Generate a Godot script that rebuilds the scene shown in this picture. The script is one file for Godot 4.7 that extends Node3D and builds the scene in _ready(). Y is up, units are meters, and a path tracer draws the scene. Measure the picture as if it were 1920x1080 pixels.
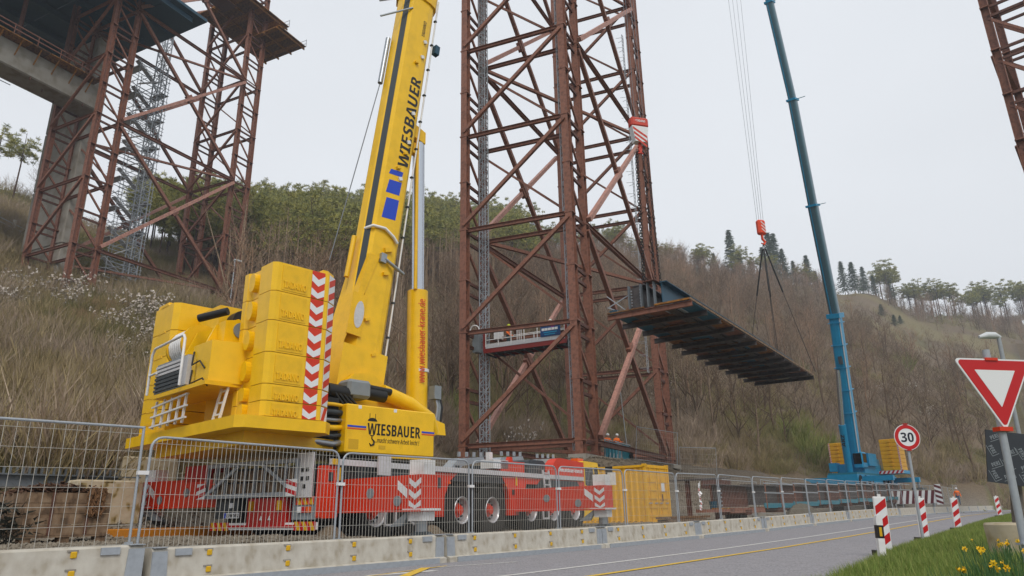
extends Node3D
# A bridge building site beside a road: a large yellow mobile crane, brown shoring towers, a lifted deck panel, a blue crane.
# World axes: x runs along the road (away, to the right), z towards the camera side, y up, metres.

var M := {}
var T := {}
var taken := {}
var rng := RandomNumberGenerator.new()
var UB: ArrayMesh      # unit box
var UH: ArrayMesh      # unit H section, along z
var UC: ArrayMesh      # unit round bar, along z
var noise_a := FastNoiseLite.new()
var noise_b := FastNoiseLite.new()

# ------------------------------------------------------------------ mesh building
class MB:
	var v := PackedVector3Array()
	var n := PackedVector3Array()
	var c := PackedColorArray()
	var u := PackedVector2Array()
	var col := Color.WHITE
	var has_c := false
	var has_u := false
	var x := Transform3D.IDENTITY

	func tri(a: Vector3, b: Vector3, d: Vector3) -> void:   # a, b, d counter-clockwise seen from outside
		a = x * a; b = x * b; d = x * d
		var m := (b - a).cross(d - a).normalized()
		v.append(a); v.append(d); v.append(b)
		for i in 3:
			n.append(m); c.append(col); u.append(Vector2.ZERO)

	func quad(a: Vector3, b: Vector3, d: Vector3, e: Vector3) -> void:
		tri(a, b, d); tri(a, d, e)

	func stri(a: Vector3, b: Vector3, d: Vector3, na: Vector3, nb: Vector3, nd: Vector3) -> void:
		v.append(x * a); v.append(x * d); v.append(x * b)
		n.append((x.basis * na).normalized()); n.append((x.basis * nd).normalized()); n.append((x.basis * nb).normalized())
		for i in 3:
			c.append(col); u.append(Vector2.ZERO)

	func box(p: Vector3, s: Vector3, b := Basis.IDENTITY) -> void:
		var o := x
		x = x * Transform3D(b, p)
		var h := s * 0.5
		var q := []
		for i in 8:
			q.append(Vector3(h.x if i & 1 else -h.x, h.y if i & 2 else -h.y, h.z if i & 4 else -h.z))
		quad(q[4], q[5], q[7], q[6]); quad(q[1], q[0], q[2], q[3])
		quad(q[5], q[1], q[3], q[7]); quad(q[0], q[4], q[6], q[2])
		quad(q[6], q[7], q[3], q[2]); quad(q[0], q[1], q[5], q[4])
		x = o

	func span(a: Vector3, b: Vector3) -> void:   # box between two corners
		box((a + b) * 0.5, (b - a).abs())

	func bar(a: Vector3, b: Vector3, w: float, h: float, up := Vector3.UP) -> void:
		var d := b - a
		var z := d.normalized()
		if absf(z.dot(up)) > 0.98: up = Vector3.RIGHT
		var s := up.cross(z).normalized()
		box((a + b) * 0.5, Vector3(w, h, d.length()), Basis(s, z.cross(s), z))

	func cbox(p: Vector3, s: Vector3, k: float) -> void:   # chamfered box
		var h := s * 0.5
		var o := x
		x = x.translated_local(p)
		var g := h - Vector3.ONE * k
		for a in 3:
			for sg in [-1.0, 1.0]:
				var e1 := (a + 1) % 3
				var e2 := (a + 2) % 3
				var r := []
				for t in [[-1, -1], [1, -1], [1, 1], [-1, 1]]:
					var w := Vector3.ZERO
					w[a] = h[a] * sg; w[e1] = g[e1] * t[0] * sg; w[e2] = g[e2] * t[1]
					r.append(w)
				quad(r[0], r[1], r[2], r[3])
		for a in 3:
			var e1 := (a + 1) % 3
			var e2 := (a + 2) % 3
			for s1 in [-1.0, 1.0]:
				for s2 in [-1.0, 1.0]:
					var p0 := Vector3.ZERO; var p1 := Vector3.ZERO; var p2 := Vector3.ZERO; var p3 := Vector3.ZERO
					p0[a] = -g[a]; p0[e1] = h[e1] * s1; p0[e2] = g[e2] * s2
					p1[a] = g[a]; p1[e1] = h[e1] * s1; p1[e2] = g[e2] * s2
					p2[a] = g[a]; p2[e1] = g[e1] * s1; p2[e2] = h[e2] * s2
					p3[a] = -g[a]; p3[e1] = g[e1] * s1; p3[e2] = h[e2] * s2
					if s1 * s2 > 0: quad(p0, p1, p2, p3)
					else: quad(p3, p2, p1, p0)
		for i in 8:
			var q := Vector3(1 if i & 1 else -1, 1 if i & 2 else -1, 1 if i & 4 else -1)
			var a0 := Vector3(h.x, g.y, g.z) * q
			var a1 := Vector3(g.x, h.y, g.z) * q
			var a2 := Vector3(g.x, g.y, h.z) * q
			if q.x * q.y * q.z > 0: tri(a0, a1, a2)
			else: tri(a2, a1, a0)
		x = o

	func prism(poly: PackedVector2Array, z0: float, z1: float) -> void:   # outline in xy, extruded along z
		var area := 0.0
		for i in poly.size():
			var p := poly[i]; var q := poly[(i + 1) % poly.size()]
			area += p.x * q.y - q.x * p.y
		if area < 0:
			poly = poly.duplicate(); poly.reverse()
		var idx := Geometry2D.triangulate_polygon(poly)
		for k in range(0, idx.size(), 3):
			var a := poly[idx[k]]; var b := poly[idx[k + 1]]; var d := poly[idx[k + 2]]
			if (b - a).cross(d - a) < 0:
				var t := b; b = d; d = t
			tri(Vector3(a.x, a.y, z1), Vector3(b.x, b.y, z1), Vector3(d.x, d.y, z1))
			tri(Vector3(d.x, d.y, z0), Vector3(b.x, b.y, z0), Vector3(a.x, a.y, z0))
		for i in poly.size():
			var p := poly[i]; var q := poly[(i + 1) % poly.size()]
			quad(Vector3(p.x, p.y, z0), Vector3(q.x, q.y, z0), Vector3(q.x, q.y, z1), Vector3(p.x, p.y, z1))

	func tube(pts: Array, radii, sides := 8, cap := true) -> void:
		var rings := []
		var nr := []
		var up := Vector3.UP
		for i in pts.size():
			var d: Vector3
			if i == 0: d = pts[1] - pts[0]
			elif i == pts.size() - 1: d = pts[i] - pts[i - 1]
			else: d = (pts[i] - pts[i - 1]).normalized() + (pts[i + 1] - pts[i]).normalized()
			d = d.normalized()
			if i == 0 and absf(d.y) > 0.9: up = Vector3.RIGHT
			var s := up.cross(d).normalized()
			up = d.cross(s).normalized()
			var r: float = radii[i] if radii is Array else radii
			var ring := []
			var rn := []
			for k in sides:
				var a := TAU * k / sides
				var w := s * cos(a) + up * sin(a)
				ring.append(pts[i] + w * r); rn.append(w)
			rings.append(ring); nr.append(rn)
		for i in pts.size() - 1:
			for k in sides:
				var j := (k + 1) % sides
				var A: Vector3 = rings[i][k]; var B: Vector3 = rings[i][j]
				var D: Vector3 = rings[i + 1][j]; var E: Vector3 = rings[i + 1][k]
				stri(A, B, D, nr[i][k], nr[i][j], nr[i + 1][j])
				stri(A, D, E, nr[i][k], nr[i + 1][j], nr[i + 1][k])
		if cap:
			var l := pts.size() - 1
			for k in range(1, sides - 1):
				tri(rings[0][0], rings[0][k + 1], rings[0][k])
				tri(rings[l][0], rings[l][k], rings[l][k + 1])

	func lathe(prof: PackedVector2Array, sides := 20) -> void:   # x = radius, y = along the z axis; runs from -z to +z
		for i in prof.size() - 1:
			var p := prof[i]; var q := prof[i + 1]
			var dn := Vector2(q.y - p.y, p.x - q.x).normalized()
			for k in sides:
				var a := TAU * k / sides; var b := TAU * (k + 1) / sides
				var ca := Vector3(cos(a), sin(a), 0); var cb := Vector3(cos(b), sin(b), 0)
				var A := ca * p.x + Vector3(0, 0, p.y); var B := cb * p.x + Vector3(0, 0, p.y)
				var D := cb * q.x + Vector3(0, 0, q.y); var E := ca * q.x + Vector3(0, 0, q.y)
				var na := ca * dn.x + Vector3(0, 0, dn.y); var nb := cb * dn.x + Vector3(0, 0, dn.y)
				if p.x > 0.0001: stri(A, B, D, na, nb, nb)
				if q.x > 0.0001: stri(A, D, E, na, nb, na)

	func mesh() -> ArrayMesh:
		var a := []
		a.resize(Mesh.ARRAY_MAX)
		a[Mesh.ARRAY_VERTEX] = v
		a[Mesh.ARRAY_NORMAL] = n
		if has_c: a[Mesh.ARRAY_COLOR] = c
		if has_u: a[Mesh.ARRAY_TEX_UV] = u
		var m := ArrayMesh.new()
		if v.size() > 0:
			m.add_surface_from_arrays(Mesh.PRIMITIVE_TRIANGLES, a)
		return m

# ------------------------------------------------------------------ nodes
func numbered(called: String) -> String:
	if not taken.has(called):
		taken[called] = 0
		return called
	taken[called] += 1
	return "%s_%03d" % [called, taken[called]]

func tag(o: Node, label: String, category: String, group := "") -> void:
	o.set_meta("label", label)
	o.set_meta("category", category)
	if group: o.set_meta("group", group)

func thing(called: String, label: String, category: String, at := Vector3.ZERO, turn := 0.0, group := "") -> Node3D:
	var o := Node3D.new()
	o.name = numbered(called)
	add_child(o)
	o.position = at
	o.rotation_degrees.y = turn
	tag(o, label, category, group)
	return o

func copy(o: Node3D, label: String, at: Vector3, turn := 0.0, group := "", sc := Vector3.ONE) -> Node3D:
	var called := String(o.name)
	var cut := called.rfind("_")
	if cut > 0 and called.substr(cut + 1).is_valid_int(): called = called.substr(0, cut)
	var r: Node3D = o.duplicate()
	r.name = numbered(called)
	add_child(r)
	r.transform = Transform3D(Basis(Vector3.UP, deg_to_rad(turn)).scaled_local(sc), at)
	r.set_meta("label", label)
	if group: r.set_meta("group", group)
	return r

func part(parent: Node, called: String, mesh: Mesh, m: Material, xf := Transform3D.IDENTITY) -> MeshInstance3D:
	var o := MeshInstance3D.new()
	o.name = called
	o.mesh = mesh
	o.material_override = m
	o.transform = xf
	parent.add_child(o, true)
	return o

func solo(called: String, mesh: Mesh, m: Material, label: String, category: String, at := Vector3.ZERO, turn := 0.0, group := "") -> MeshInstance3D:
	var o := MeshInstance3D.new()
	o.name = numbered(called)
	o.mesh = mesh
	o.material_override = m
	add_child(o)
	o.position = at
	o.rotation_degrees.y = turn
	tag(o, label, category, group)
	return o

func structure(called: String, mesh: Mesh, m: Material) -> MeshInstance3D:
	var o := MeshInstance3D.new()
	o.name = numbered(called)
	o.mesh = mesh
	o.material_override = m
	add_child(o)
	o.set_meta("kind", "structure")
	return o

func bar_xf(a: Vector3, b: Vector3, w: float, h: float, up := Vector3.UP) -> Transform3D:
	var d := b - a
	var z := d.normalized()
	if absf(z.dot(up)) > 0.98: up = Vector3.RIGHT
	var s := up.cross(z).normalized()
	return Transform3D(Basis(s * w, z.cross(s) * h, d), (a + b) * 0.5)

func member(parent: Node, called: String, a: Vector3, b: Vector3, w: float, h: float, m: Material, mesh: Mesh = null, up := Vector3.UP) -> MeshInstance3D:
	return part(parent, called, UB if mesh == null else mesh, m, bar_xf(a, b, w, h, up))

func boxpart(parent: Node, called: String, p: Vector3, s: Vector3, m: Material, b := Basis.IDENTITY) -> MeshInstance3D:
	return part(parent, called, UB, m, Transform3D(b * Basis.from_scale(s), p))

func text(parent: Node, called: String, s: String, xf: Transform3D, height: float, width: float, m: Material, depth := 0.006, bold := true, slant := 0.0) -> MeshInstance3D:
	var f := SystemFont.new()
	f.font_names = PackedStringArray(["Droid Sans"])
	if bold: f.font_weight = 700
	var t := TextMesh.new()
	t.font = f
	t.text = s
	t.font_size = 48
	t.pixel_size = 0.01
	t.depth = 0.1
	t.curve_step = 2.0
	var bb := t.get_aabb()
	var sx := height / bb.size.y
	if width > 0: sx = width / bb.size.x
	var sy := height / bb.size.y
	var b := Basis(Vector3(sx, 0, 0), Vector3(slant * sy, sy, 0), Vector3(0, 0, depth / 0.1))
	var c := bb.get_center()
	c.z = 0
	return part(parent, called, t, m, xf * Transform3D(b, -(b * c)))

func face(p: Vector3, right: Vector3, up: Vector3) -> Transform3D:   # a frame whose z looks out of the face
	right = right.normalized()
	var z := right.cross(up).normalized()
	return Transform3D(Basis(right, z.cross(right), z), p)

# ------------------------------------------------------------------ textures and materials
func noise_image(size: int, freq: float, seed_: int, oct := 4, kind := FastNoiseLite.TYPE_SIMPLEX_SMOOTH) -> Image:
	var f := FastNoiseLite.new()
	f.noise_type = kind
	f.seed = seed_
	f.frequency = freq
	f.fractal_octaves = oct
	return f.get_seamless_image(size, size)

func ramp_tex(img: Image, stops: Array, add: Image = null, weight := 0.0) -> ImageTexture:
	var w := img.get_width()
	var h := img.get_height()
	var out := Image.create(w, h, false, Image.FORMAT_RGB8)
	for y in h:
		for x in w:
			var t := img.get_pixel(x, y).r
			if add: t = lerpf(t, add.get_pixel(x % add.get_width(), y % add.get_height()).r, weight)
			var k := 0
			while k < stops.size() - 2 and t > stops[k + 1][0]: k += 1
			var f := clampf((t - stops[k][0]) / maxf(0.001, stops[k + 1][0] - stops[k][0]), 0, 1)
			out.set_pixel(x, y, (stops[k][1] as Color).lerp(stops[k + 1][1], f))
	out.generate_mipmaps()
	return ImageTexture.create_from_image(out)

func normal_tex(img: Image, strength: float) -> ImageTexture:
	var i := img.duplicate() as Image
	i.convert(Image.FORMAT_RGBA8)
	i.bump_map_to_normal_map(strength)
	return ImageTexture.create_from_image(i)

func mat(c: Color, rough := 0.6, metal := 0.0, tex: Texture2D = null, scale := 1.0, world := true, nrm: Texture2D = null, nscale := 1.0) -> StandardMaterial3D:
	var m := StandardMaterial3D.new()
	m.albedo_color = c
	m.roughness = rough
	m.metallic = metal
	m.cull_mode = BaseMaterial3D.CULL_DISABLED
	if tex or nrm:
		m.uv1_triplanar = true
		m.uv1_world_triplanar = world
		m.uv1_scale = Vector3.ONE * scale
	if tex: m.albedo_texture = tex
	if nrm:
		m.normal_enabled = true
		m.normal_texture = nrm
		m.normal_scale = nscale
	return m

func make_materials() -> void:
	var fine := noise_image(256, 0.03, 3, 5)
	var blot := noise_image(256, 0.012, 8, 4)
	var grit := noise_image(256, 0.16, 21, 3)
	var streak := noise_image(256, 0.02, 31, 4)
	streak.resize(256, 16, Image.INTERPOLATE_BILINEAR)
	streak.resize(256, 256, Image.INTERPOLATE_CUBIC)
	var g := func(a: float) -> Color: return Color(a, a, a)
	T.paint = ramp_tex(blot, [[0.2, g.call(0.93)], [0.5, g.call(0.975)], [0.8, g.call(1.0)]], fine, 0.4)
	T.worn = ramp_tex(fine, [[0.12, Color(0.74, 0.70, 0.67)], [0.35, Color(0.94, 0.93, 0.92)], [0.75, Color(1, 1, 1)]], grit, 0.4)
	T.rust = ramp_tex(fine, [[0.2, Color(0.72, 0.68, 0.66)], [0.45, Color(0.93, 0.9, 0.9)], [0.6, Color(1, 1, 1)], [0.85, Color(0.97, 0.86, 0.8)]], blot, 0.4)
	T.grit_n = normal_tex(grit, 4.0)
	T.fine_n = normal_tex(fine, 5.0)
	T.concrete = ramp_tex(streak, [[0.15, Color(0.80, 0.77, 0.71)], [0.38, Color(0.91, 0.895, 0.87)], [0.6, Color(0.97, 0.965, 0.95)], [0.9, Color(1, 1, 0.99)]], fine, 0.3)
	T.asphalt = ramp_tex(grit, [[0.1, g.call(0.7)], [0.5, g.call(0.9)], [0.9, g.call(1.0)]], fine, 0.25)
	T.soil = ramp_tex(fine, [[0.15, Color(0.45, 0.42, 0.38)], [0.5, Color(0.82, 0.8, 0.77)], [0.85, Color(1, 1, 1)]], grit, 0.5)
	T.wood = ramp_tex(streak, [[0.1, Color(0.5, 0.45, 0.4)], [0.5, Color(0.85, 0.8, 0.76)], [0.9, Color(1, 1, 1)]], grit, 0.2)
	var stain := noise_image(256, 0.02, 77, 4)
	T.stain = ramp_tex(stain, [[0.15, Color(0.42, 0.35, 0.12)], [0.3, Color(0.80, 0.75, 0.58)], [0.42, Color(0.94, 0.925, 0.89)], [0.9, Color(1, 1, 1)]], streak, 0.75)

	M.yellow = mat(Color(0.95, 0.755, 0.0), 0.36, 0.0, T.paint, 0.35, true, T.fine_n, 0.05)
	M.yellow2 = mat(Color(0.93, 0.73, 0.0), 0.45, 0.0, T.paint, 0.6, true, T.fine_n, 0.06)
	M.yellow_box = mat(Color(0.90, 0.68, 0.0), 0.5, 0.0, T.paint, 0.8)
	M.yellow_far = mat(Color(0.9, 0.66, 0.03), 0.5, 0.0, T.paint, 0.3)
	M.red = mat(Color(0.82, 0.185, 0.0), 0.42, 0.0, T.paint, 0.5)
	M.red_dark = mat(Color(0.70, 0.09, 0.03), 0.42, 0.0, T.paint, 0.5)
	M.sign_red = mat(Color(0.72, 0.02, 0.04), 0.35)
	M.white = mat(Color(0.88, 0.88, 0.88), 0.4, 0.0, T.paint, 0.8)
	M.sign_white = mat(Color(0.86, 0.87, 0.88), 0.35)
	M.grey = mat(Color(0.5, 0.53, 0.55), 0.5, 0.0, T.paint, 0.7)
	M.charcoal = mat(Color(0.2, 0.23, 0.25), 0.5, 0.0, T.paint, 0.7)
	M.black = mat(Color(0.045, 0.047, 0.05), 0.5)
	M.letter = mat(Color(0.03, 0.03, 0.035), 0.45)
	M.blue_sticker = mat(Color(0.04, 0.25, 0.74), 0.4)
	M.orange_line = mat(Color(0.83, 0.3, 0.05), 0.4)
	M.dark_stripe = mat(Color(0.16, 0.20, 0.22), 0.4)
	M.rubber = mat(Color(0.11, 0.112, 0.115), 0.85, 0.0, T.soil, 2.0)
	M.rim = mat(Color(0.72, 0.72, 0.73), 0.35, 0.4)
	M.steel = mat(Color(0.62, 0.64, 0.66), 0.35, 0.7, T.paint, 1.0)
	M.galv = mat(Color(0.64, 0.665, 0.69), 0.5, 0.25, T.paint, 1.6)
	M.chrome = mat(Color(0.75, 0.77, 0.8), 0.18, 0.85)
	M.alu = mat(Color(0.80, 0.80, 0.81), 0.42, 0.2, T.paint, 2.0, true, T.grit_n, 0.15)
	M.brown = mat(Color(0.53, 0.355, 0.28), 0.62, 0.0, T.rust, 0.45, true, T.fine_n, 0.12)
	M.brown_light = mat(Color(0.70, 0.52, 0.46), 0.6, 0.0, T.rust, 0.45)
	M.brown_dark = mat(Color(0.37, 0.225, 0.17), 0.65, 0.0, T.rust, 0.5)
	M.concrete = mat(Color(0.745, 0.73, 0.695), 0.85, 0.0, T.concrete, 0.55, true, T.fine_n, 0.2)
	M.concrete_grey = mat(Color(0.60, 0.585, 0.56), 0.85, 0.0, T.concrete, 0.12, true, T.fine_n, 0.2)
	M.block = mat(Color(0.74, 0.70, 0.62), 0.85, 0.0, T.stain, 0.5, true, T.fine_n, 0.2)
	M.girder = mat(Color(0.29, 0.275, 0.275), 0.55, 0.1, T.rust, 0.4)
	M.girder_rail = mat(Color(0.42, 0.45, 0.48), 0.55, 0.2, T.worn, 0.5)
	M.deep_blue = mat(Color(0.04, 0.26, 0.35), 0.5, 0.0, T.worn, 0.6)
	M.plank = mat(Color(0.50, 0.36, 0.19), 0.8, 0.0, T.wood, 0.5)
	M.plank_grey = mat(Color(0.56, 0.48, 0.39), 0.85, 0.0, T.wood, 0.9)
	M.plank_y = mat(Color(0.66, 0.46, 0.12), 0.75, 0.0, T.wood, 0.6)
	M.cyan = mat(Color(0.0, 0.57, 0.76), 0.4, 0.0, T.paint, 0.4)
	M.teal = mat(Color(0.06, 0.47, 0.55), 0.5, 0.0, T.worn, 0.6)
	M.boom_grey = mat(Color(0.30, 0.43, 0.48), 0.28, 0.3, T.paint, 0.5)
	M.mat_yellow = mat(Color(0.72, 0.45, 0.02), 0.6, 0.0, T.worn, 0.9)
	M.hivis = mat(Color(0.95, 0.33, 0.02), 0.7)
	M.hook_red = mat(Color(0.78, 0.22, 0.12), 0.45, 0.0, T.paint, 1.0)
	M.hook_orange = mat(Color(0.88, 0.26, 0.06), 0.45)
	M.chain = mat(Color(0.12, 0.12, 0.12), 0.5, 0.5)
	M.rope = mat(Color(0.45, 0.47, 0.5), 0.5, 0.3)
	M.asphalt = mat(Color(0.60, 0.59, 0.605), 0.88, 0.0, T.asphalt, 0.37, true, T.grit_n, 0.35)
	M.line_white = mat(Color(0.80, 0.80, 0.79), 0.75, 0.0, T.worn, 1.5)
	M.line_yellow = mat(Color(0.86, 0.71, 0.22), 0.75, 0.0, T.worn, 1.5)
	M.deck_blue = mat(Color(0.06, 0.38, 0.50), 0.5, 0.0, T.worn, 0.6)
	M.deck_wood = mat(Color(0.66, 0.47, 0.24), 0.75, 0.0, T.wood, 0.6)
	M.deck_steel = mat(Color(0.42, 0.40, 0.40), 0.55, 0.0, T.rust, 0.5)
	M.hoist_red = mat(Color(0.55, 0.12, 0.06), 0.5, 0.0, T.worn, 1.0)
	M.banner = mat(Color(0.02, 0.25, 0.47), 0.6)
	M.magenta = mat(Color(0.55, 0.12, 0.5), 0.6)
	M.glass = mat(Color(0.03, 0.04, 0.045), 0.08)
	M.film = mat(Color(0.16, 0.18, 0.21), 0.45)
	M.lamp_amber = mat(Color(0.85, 0.35, 0.03), 0.3)
	M.wood_post = mat(Color(0.42, 0.41, 0.40), 0.9, 0.0, T.wood, 1.2)
	M.lamp_head = mat(Color(0.75, 0.77, 0.78), 0.4)
	M.refl = mat(Color(0.80, 0.63, 0.02), 0.4)
	M.mesh_wire = mat(Color(0.70, 0.69, 0.66), 0.5, 0.1)
	var vc := func(rough: float, tex: Texture2D, sc: float) -> StandardMaterial3D:
		var m := mat(Color.WHITE, rough, 0.0, tex, sc)
		m.vertex_color_use_as_albedo = true
		return m
	M.ground = vc.call(0.95, T.soil, 0.5)
	M.ground.normal_enabled = true
	M.ground.normal_texture = T.grit_n
	M.ground.normal_scale = 0.8
	M.vcol = vc.call(0.8, null, 1.0)
	M.person = vc.call(0.75, null, 1.0)
	M.bark = mat(Color(0.50, 0.42, 0.34), 0.9, 0.0, T.soil, 0.6)
	M.bark_pale = mat(Color(0.62, 0.545, 0.465), 0.9, 0.0, T.soil, 0.6)
	M.bark_light = mat(Color(0.72, 0.64, 0.55), 0.9, 0.0, T.soil, 0.6)
	M.pine_bark = mat(Color(0.37, 0.27, 0.22), 0.9, 0.0, T.soil, 0.6)
	M.twig = mat(Color(0.57, 0.46, 0.37), 0.9)
	M.leaf = vc.call(0.7, null, 1.0)
	M.leaf.backlight = Color(0.25, 0.3, 0.1)

func unit_meshes() -> void:
	var b := MB.new()
	b.box(Vector3.ZERO, Vector3.ONE)
	UB = b.mesh()
	b = MB.new()
	b.box(Vector3(0, 0.465, 0), Vector3(1, 0.07, 1))
	b.box(Vector3(0, -0.465, 0), Vector3(1, 0.07, 1))
	b.box(Vector3.ZERO, Vector3(0.06, 0.86, 1))
	UH = b.mesh()
	b = MB.new()
	b.tube([Vector3(0, 0, -0.5), Vector3(0, 0, 0.5)], 0.5, 8)
	UC = b.mesh()
# ------------------------------------------------------------------ camera, sky, land
func setup_camera() -> void:
	var cam := Camera3D.new()
	cam.name = "camera"
	add_child(cam)
	cam.transform = Transform3D(Basis(Vector3(0.63474, -0.01661, 0.77255), Vector3(-0.22748, 0.95145, 0.20736), Vector3(-0.73848, -0.30736, 0.60015)), Vector3(0, 1.05, 0))
	cam.fov = 44.804
	cam.near = 0.1
	cam.far = 2000.0
	cam.current = true
	var sun := DirectionalLight3D.new()
	sun.name = "sun"
	add_child(sun)
	sun.look_at_from_position(Vector3(-30, 85, 55), Vector3(20, 0, -10))
	sun.light_energy = 0.5
	sun.light_angular_distance = 25.0
	sun.light_color = Color(1.0, 0.97, 0.93)
	sun.shadow_enabled = true
	var sky_img := Image.create(512, 256, false, Image.FORMAT_RGBF)
	var f := FastNoiseLite.new()
	f.seed = 5
	f.frequency = 0.55
	f.fractal_octaves = 4
	for y in 256:
		for x in 512:
			var th := (0.5 - (y + 0.5) / 256.0) * PI
			var ph := (x + 0.5) / 512.0 * TAU
			var d := Vector3(cos(th) * cos(ph), sin(th), cos(th) * sin(ph))
			var k := f.get_noise_3d(d.x * 2.2, d.y * 5.0, d.z * 2.2) * 0.5 + f.get_noise_3d(d.x * 6.0 + 9.0, d.y * 12.0, d.z * 6.0) * 0.16
			var base := Color(0.71, 0.735, 0.77).lerp(Color(0.665, 0.70, 0.75), clampf(th / 1.4, 0, 1))
			if th < 0: base = Color(0.30, 0.30, 0.29)
			sky_img.set_pixel(x, y, base * (1.0 + 0.10 * k) if th >= 0 else base)
	var pan := PanoramaSkyMaterial.new()
	pan.panorama = ImageTexture.create_from_image(sky_img)
	var sky := Sky.new()
	sky.sky_material = pan
	var env := Environment.new()
	env.background_mode = Environment.BG_SKY
	env.sky = sky
	env.background_energy_multiplier = 1.0
	env.tonemap_mode = Environment.TONE_MAPPER_LINEAR
	env.tonemap_exposure = 1.2
	env.fog_enabled = true
	env.fog_density = 0.0006
	env.fog_light_color = Color(0.75, 0.78, 0.82)
	env.sdfgi_enabled = true
	env.ssao_enabled = true
	env.ssil_enabled = true
	var we := WorldEnvironment.new()
	we.name = "environment"
	we.environment = env
	add_child(we)

const RISE := [[12.0, 0.0], [18.0, 0.01], [24.0, 0.05], [30.0, 0.1], [36.6, 0.18], [43.6, 0.26], [52.0, 0.32], [62.0, 0.35], [90.0, 0.36], [240.0, 0.36]]

func rise(x: float) -> float:
	return table(RISE, x)

func road_y(x: float, z: float) -> float:
	return 0.07 + 0.017 * (z + 11.5) + rise(x)

func table(t: Array, x: float) -> float:
	if x <= t[0][0]: return t[0][1]
	for i in range(1, t.size()):
		if x <= t[i][0]:
			return lerpf(t[i - 1][1], t[i][1], (x - t[i - 1][0]) / (t[i][0] - t[i - 1][0]))
	return t[t.size() - 1][1]

const EDGE := [[-60.0, -2.4], [5.0, -2.6], [11.0, -3.0], [14.0, -3.4], [18.0, -3.7], [24.0, -4.0], [35.0, -4.4], [60.0, -5.0], [200.0, -5.4]]
const HILL := [   # bearing, foot distance, foot height, ridge distance, ridge height, bend
	[-60.0, 300.0, 3.0, 520.0, 20.0, 1.0], [-30.0, 250.0, 3.0, 500.0, 45.0, 1.0], [-5.0, 170.0, 3.0, 450.0, 83.0, 1.1], [2.0, 130.0, 3.2, 420.0, 89.0, 1.1], [7.0, 110.0, 3.5, 380.0, 87.0, 1.1],
	[12.0, 95.0, 3.8, 340.0, 93.0, 1.08], [19.5, 82.0, 4.4, 290.0, 92.0, 1.05], [26.0, 74.0, 4.8, 255.0, 88.0, 1.05], [32.0, 68.0, 5.0, 235.0, 87.0, 1.06], [42.0, 58.0, 5.0, 215.0, 86.0, 1.1],
	[51.0, 38.0, 3.0, 200.0, 79.0, 1.15], [60.0, 27.0, 2.0, 185.0, 72.0, 1.2], [67.5, 24.0, 1.8, 175.0, 66.0, 1.2], [73.0, 23.0, 1.8, 165.0, 62.5, 1.22], [78.0, 23.0, 1.6, 165.0, 66.0, 1.25],
	[86.0, 24.0, 1.5, 170.0, 58.0, 1.2], [100.0, 26.0, 1.0, 165.0, 48.0, 1.2], [140.0, 120.0, 1.0, 300.0, 20.0, 1.0], [181.0, 300.0, 1.0, 500.0, 15.0, 1.0]]

func hill_row(phi: float) -> Array:
	if phi <= HILL[0][0]: return HILL[0]
	for i in range(1, HILL.size()):
		if phi <= HILL[i][0]:
			var a: Array = HILL[i - 1]; var b: Array = HILL[i]
			var t: float = (phi - a[0]) / (b[0] - a[0])
			t = t * t * (3.0 - 2.0 * t)
			var r := []
			for k in 6: r.append(lerpf(a[k], b[k], t))
			return r
	return HILL[HILL.size() - 1]

func hill_y(x: float, z: float) -> float:
	var d := sqrt(x * x + z * z)
	var phi := rad_to_deg(atan2(-z, x))
	var r := hill_row(phi)
	if d < r[1]: return r[2] - (r[1] - d) * 0.55
	var t: float = (d - r[1]) / (r[3] - r[1])
	var h: float
	if t <= 1.0: h = r[2] + (r[4] - r[2]) * pow(t, r[5])
	else: h = r[4] + 6.0 * (1.0 - exp(-(d - r[3]) / 60.0)) - maxf(0, d - r[3] - 90.0) * 0.12
	var far := clampf((d - r[1]) / 60.0, 0, 1)
	return h + far * (noise_a.get_noise_2d(x, z) * 3.2 + noise_b.get_noise_2d(x, z) * 0.8) + (1.0 - far) * noise_b.get_noise_2d(x * 2.0, z * 2.0) * 0.35

func ground_y(x: float, z: float) -> float:
	var ez := table(EDGE, x)
	if z > -11.75:
		if z < ez - 0.15: return road_y(x, z) - 0.09
		var k := clampf((z - ez + 0.15) / 0.5, 0, 1)
		return road_y(x, minf(z, 3.0)) - 0.09 * (1.0 - k) + 0.05 * k + 0.05 * noise_b.get_noise_2d(x * 5.0, z * 5.0) * k
	var site := 0.5 + 0.13 * (1.0 - smoothstep(8.0, 13.0, x)) + 0.7 * smoothstep(48.0, 88.0, x) + 2.0 * smoothstep(48.0, 82.0, x) * smoothstep(-14.5, -19.0, z)
	var bank := smoothstep(-18.6, -23.6, z - noise_b.get_noise_2d(x * 3.0, z * 3.0) * 0.5) * smoothstep(lerpf(33.6, 28.5, smoothstep(-22.0, -28.0, z)), lerpf(37.6, 35.0, smoothstep(-22.0, -28.0, z)), x) * (1.0 - smoothstep(62.0, 72.0, x))
	site += bank * (4.25 - site)
	site += noise_b.get_noise_2d(x * 4.0, z * 4.0) * 0.05
	var hl := hill_y(x, z)
	var kk := 1.5
	var t := clampf(0.5 + 0.5 * (hl - site) / kk, 0, 1)
	var h := lerpf(site, hl, t) + kk * t * (1.0 - t) * 0.5
	var w := smoothstep(-11.8, -12.3, z)
	return lerpf(road_y(x, z) - 0.09, h, w)

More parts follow.
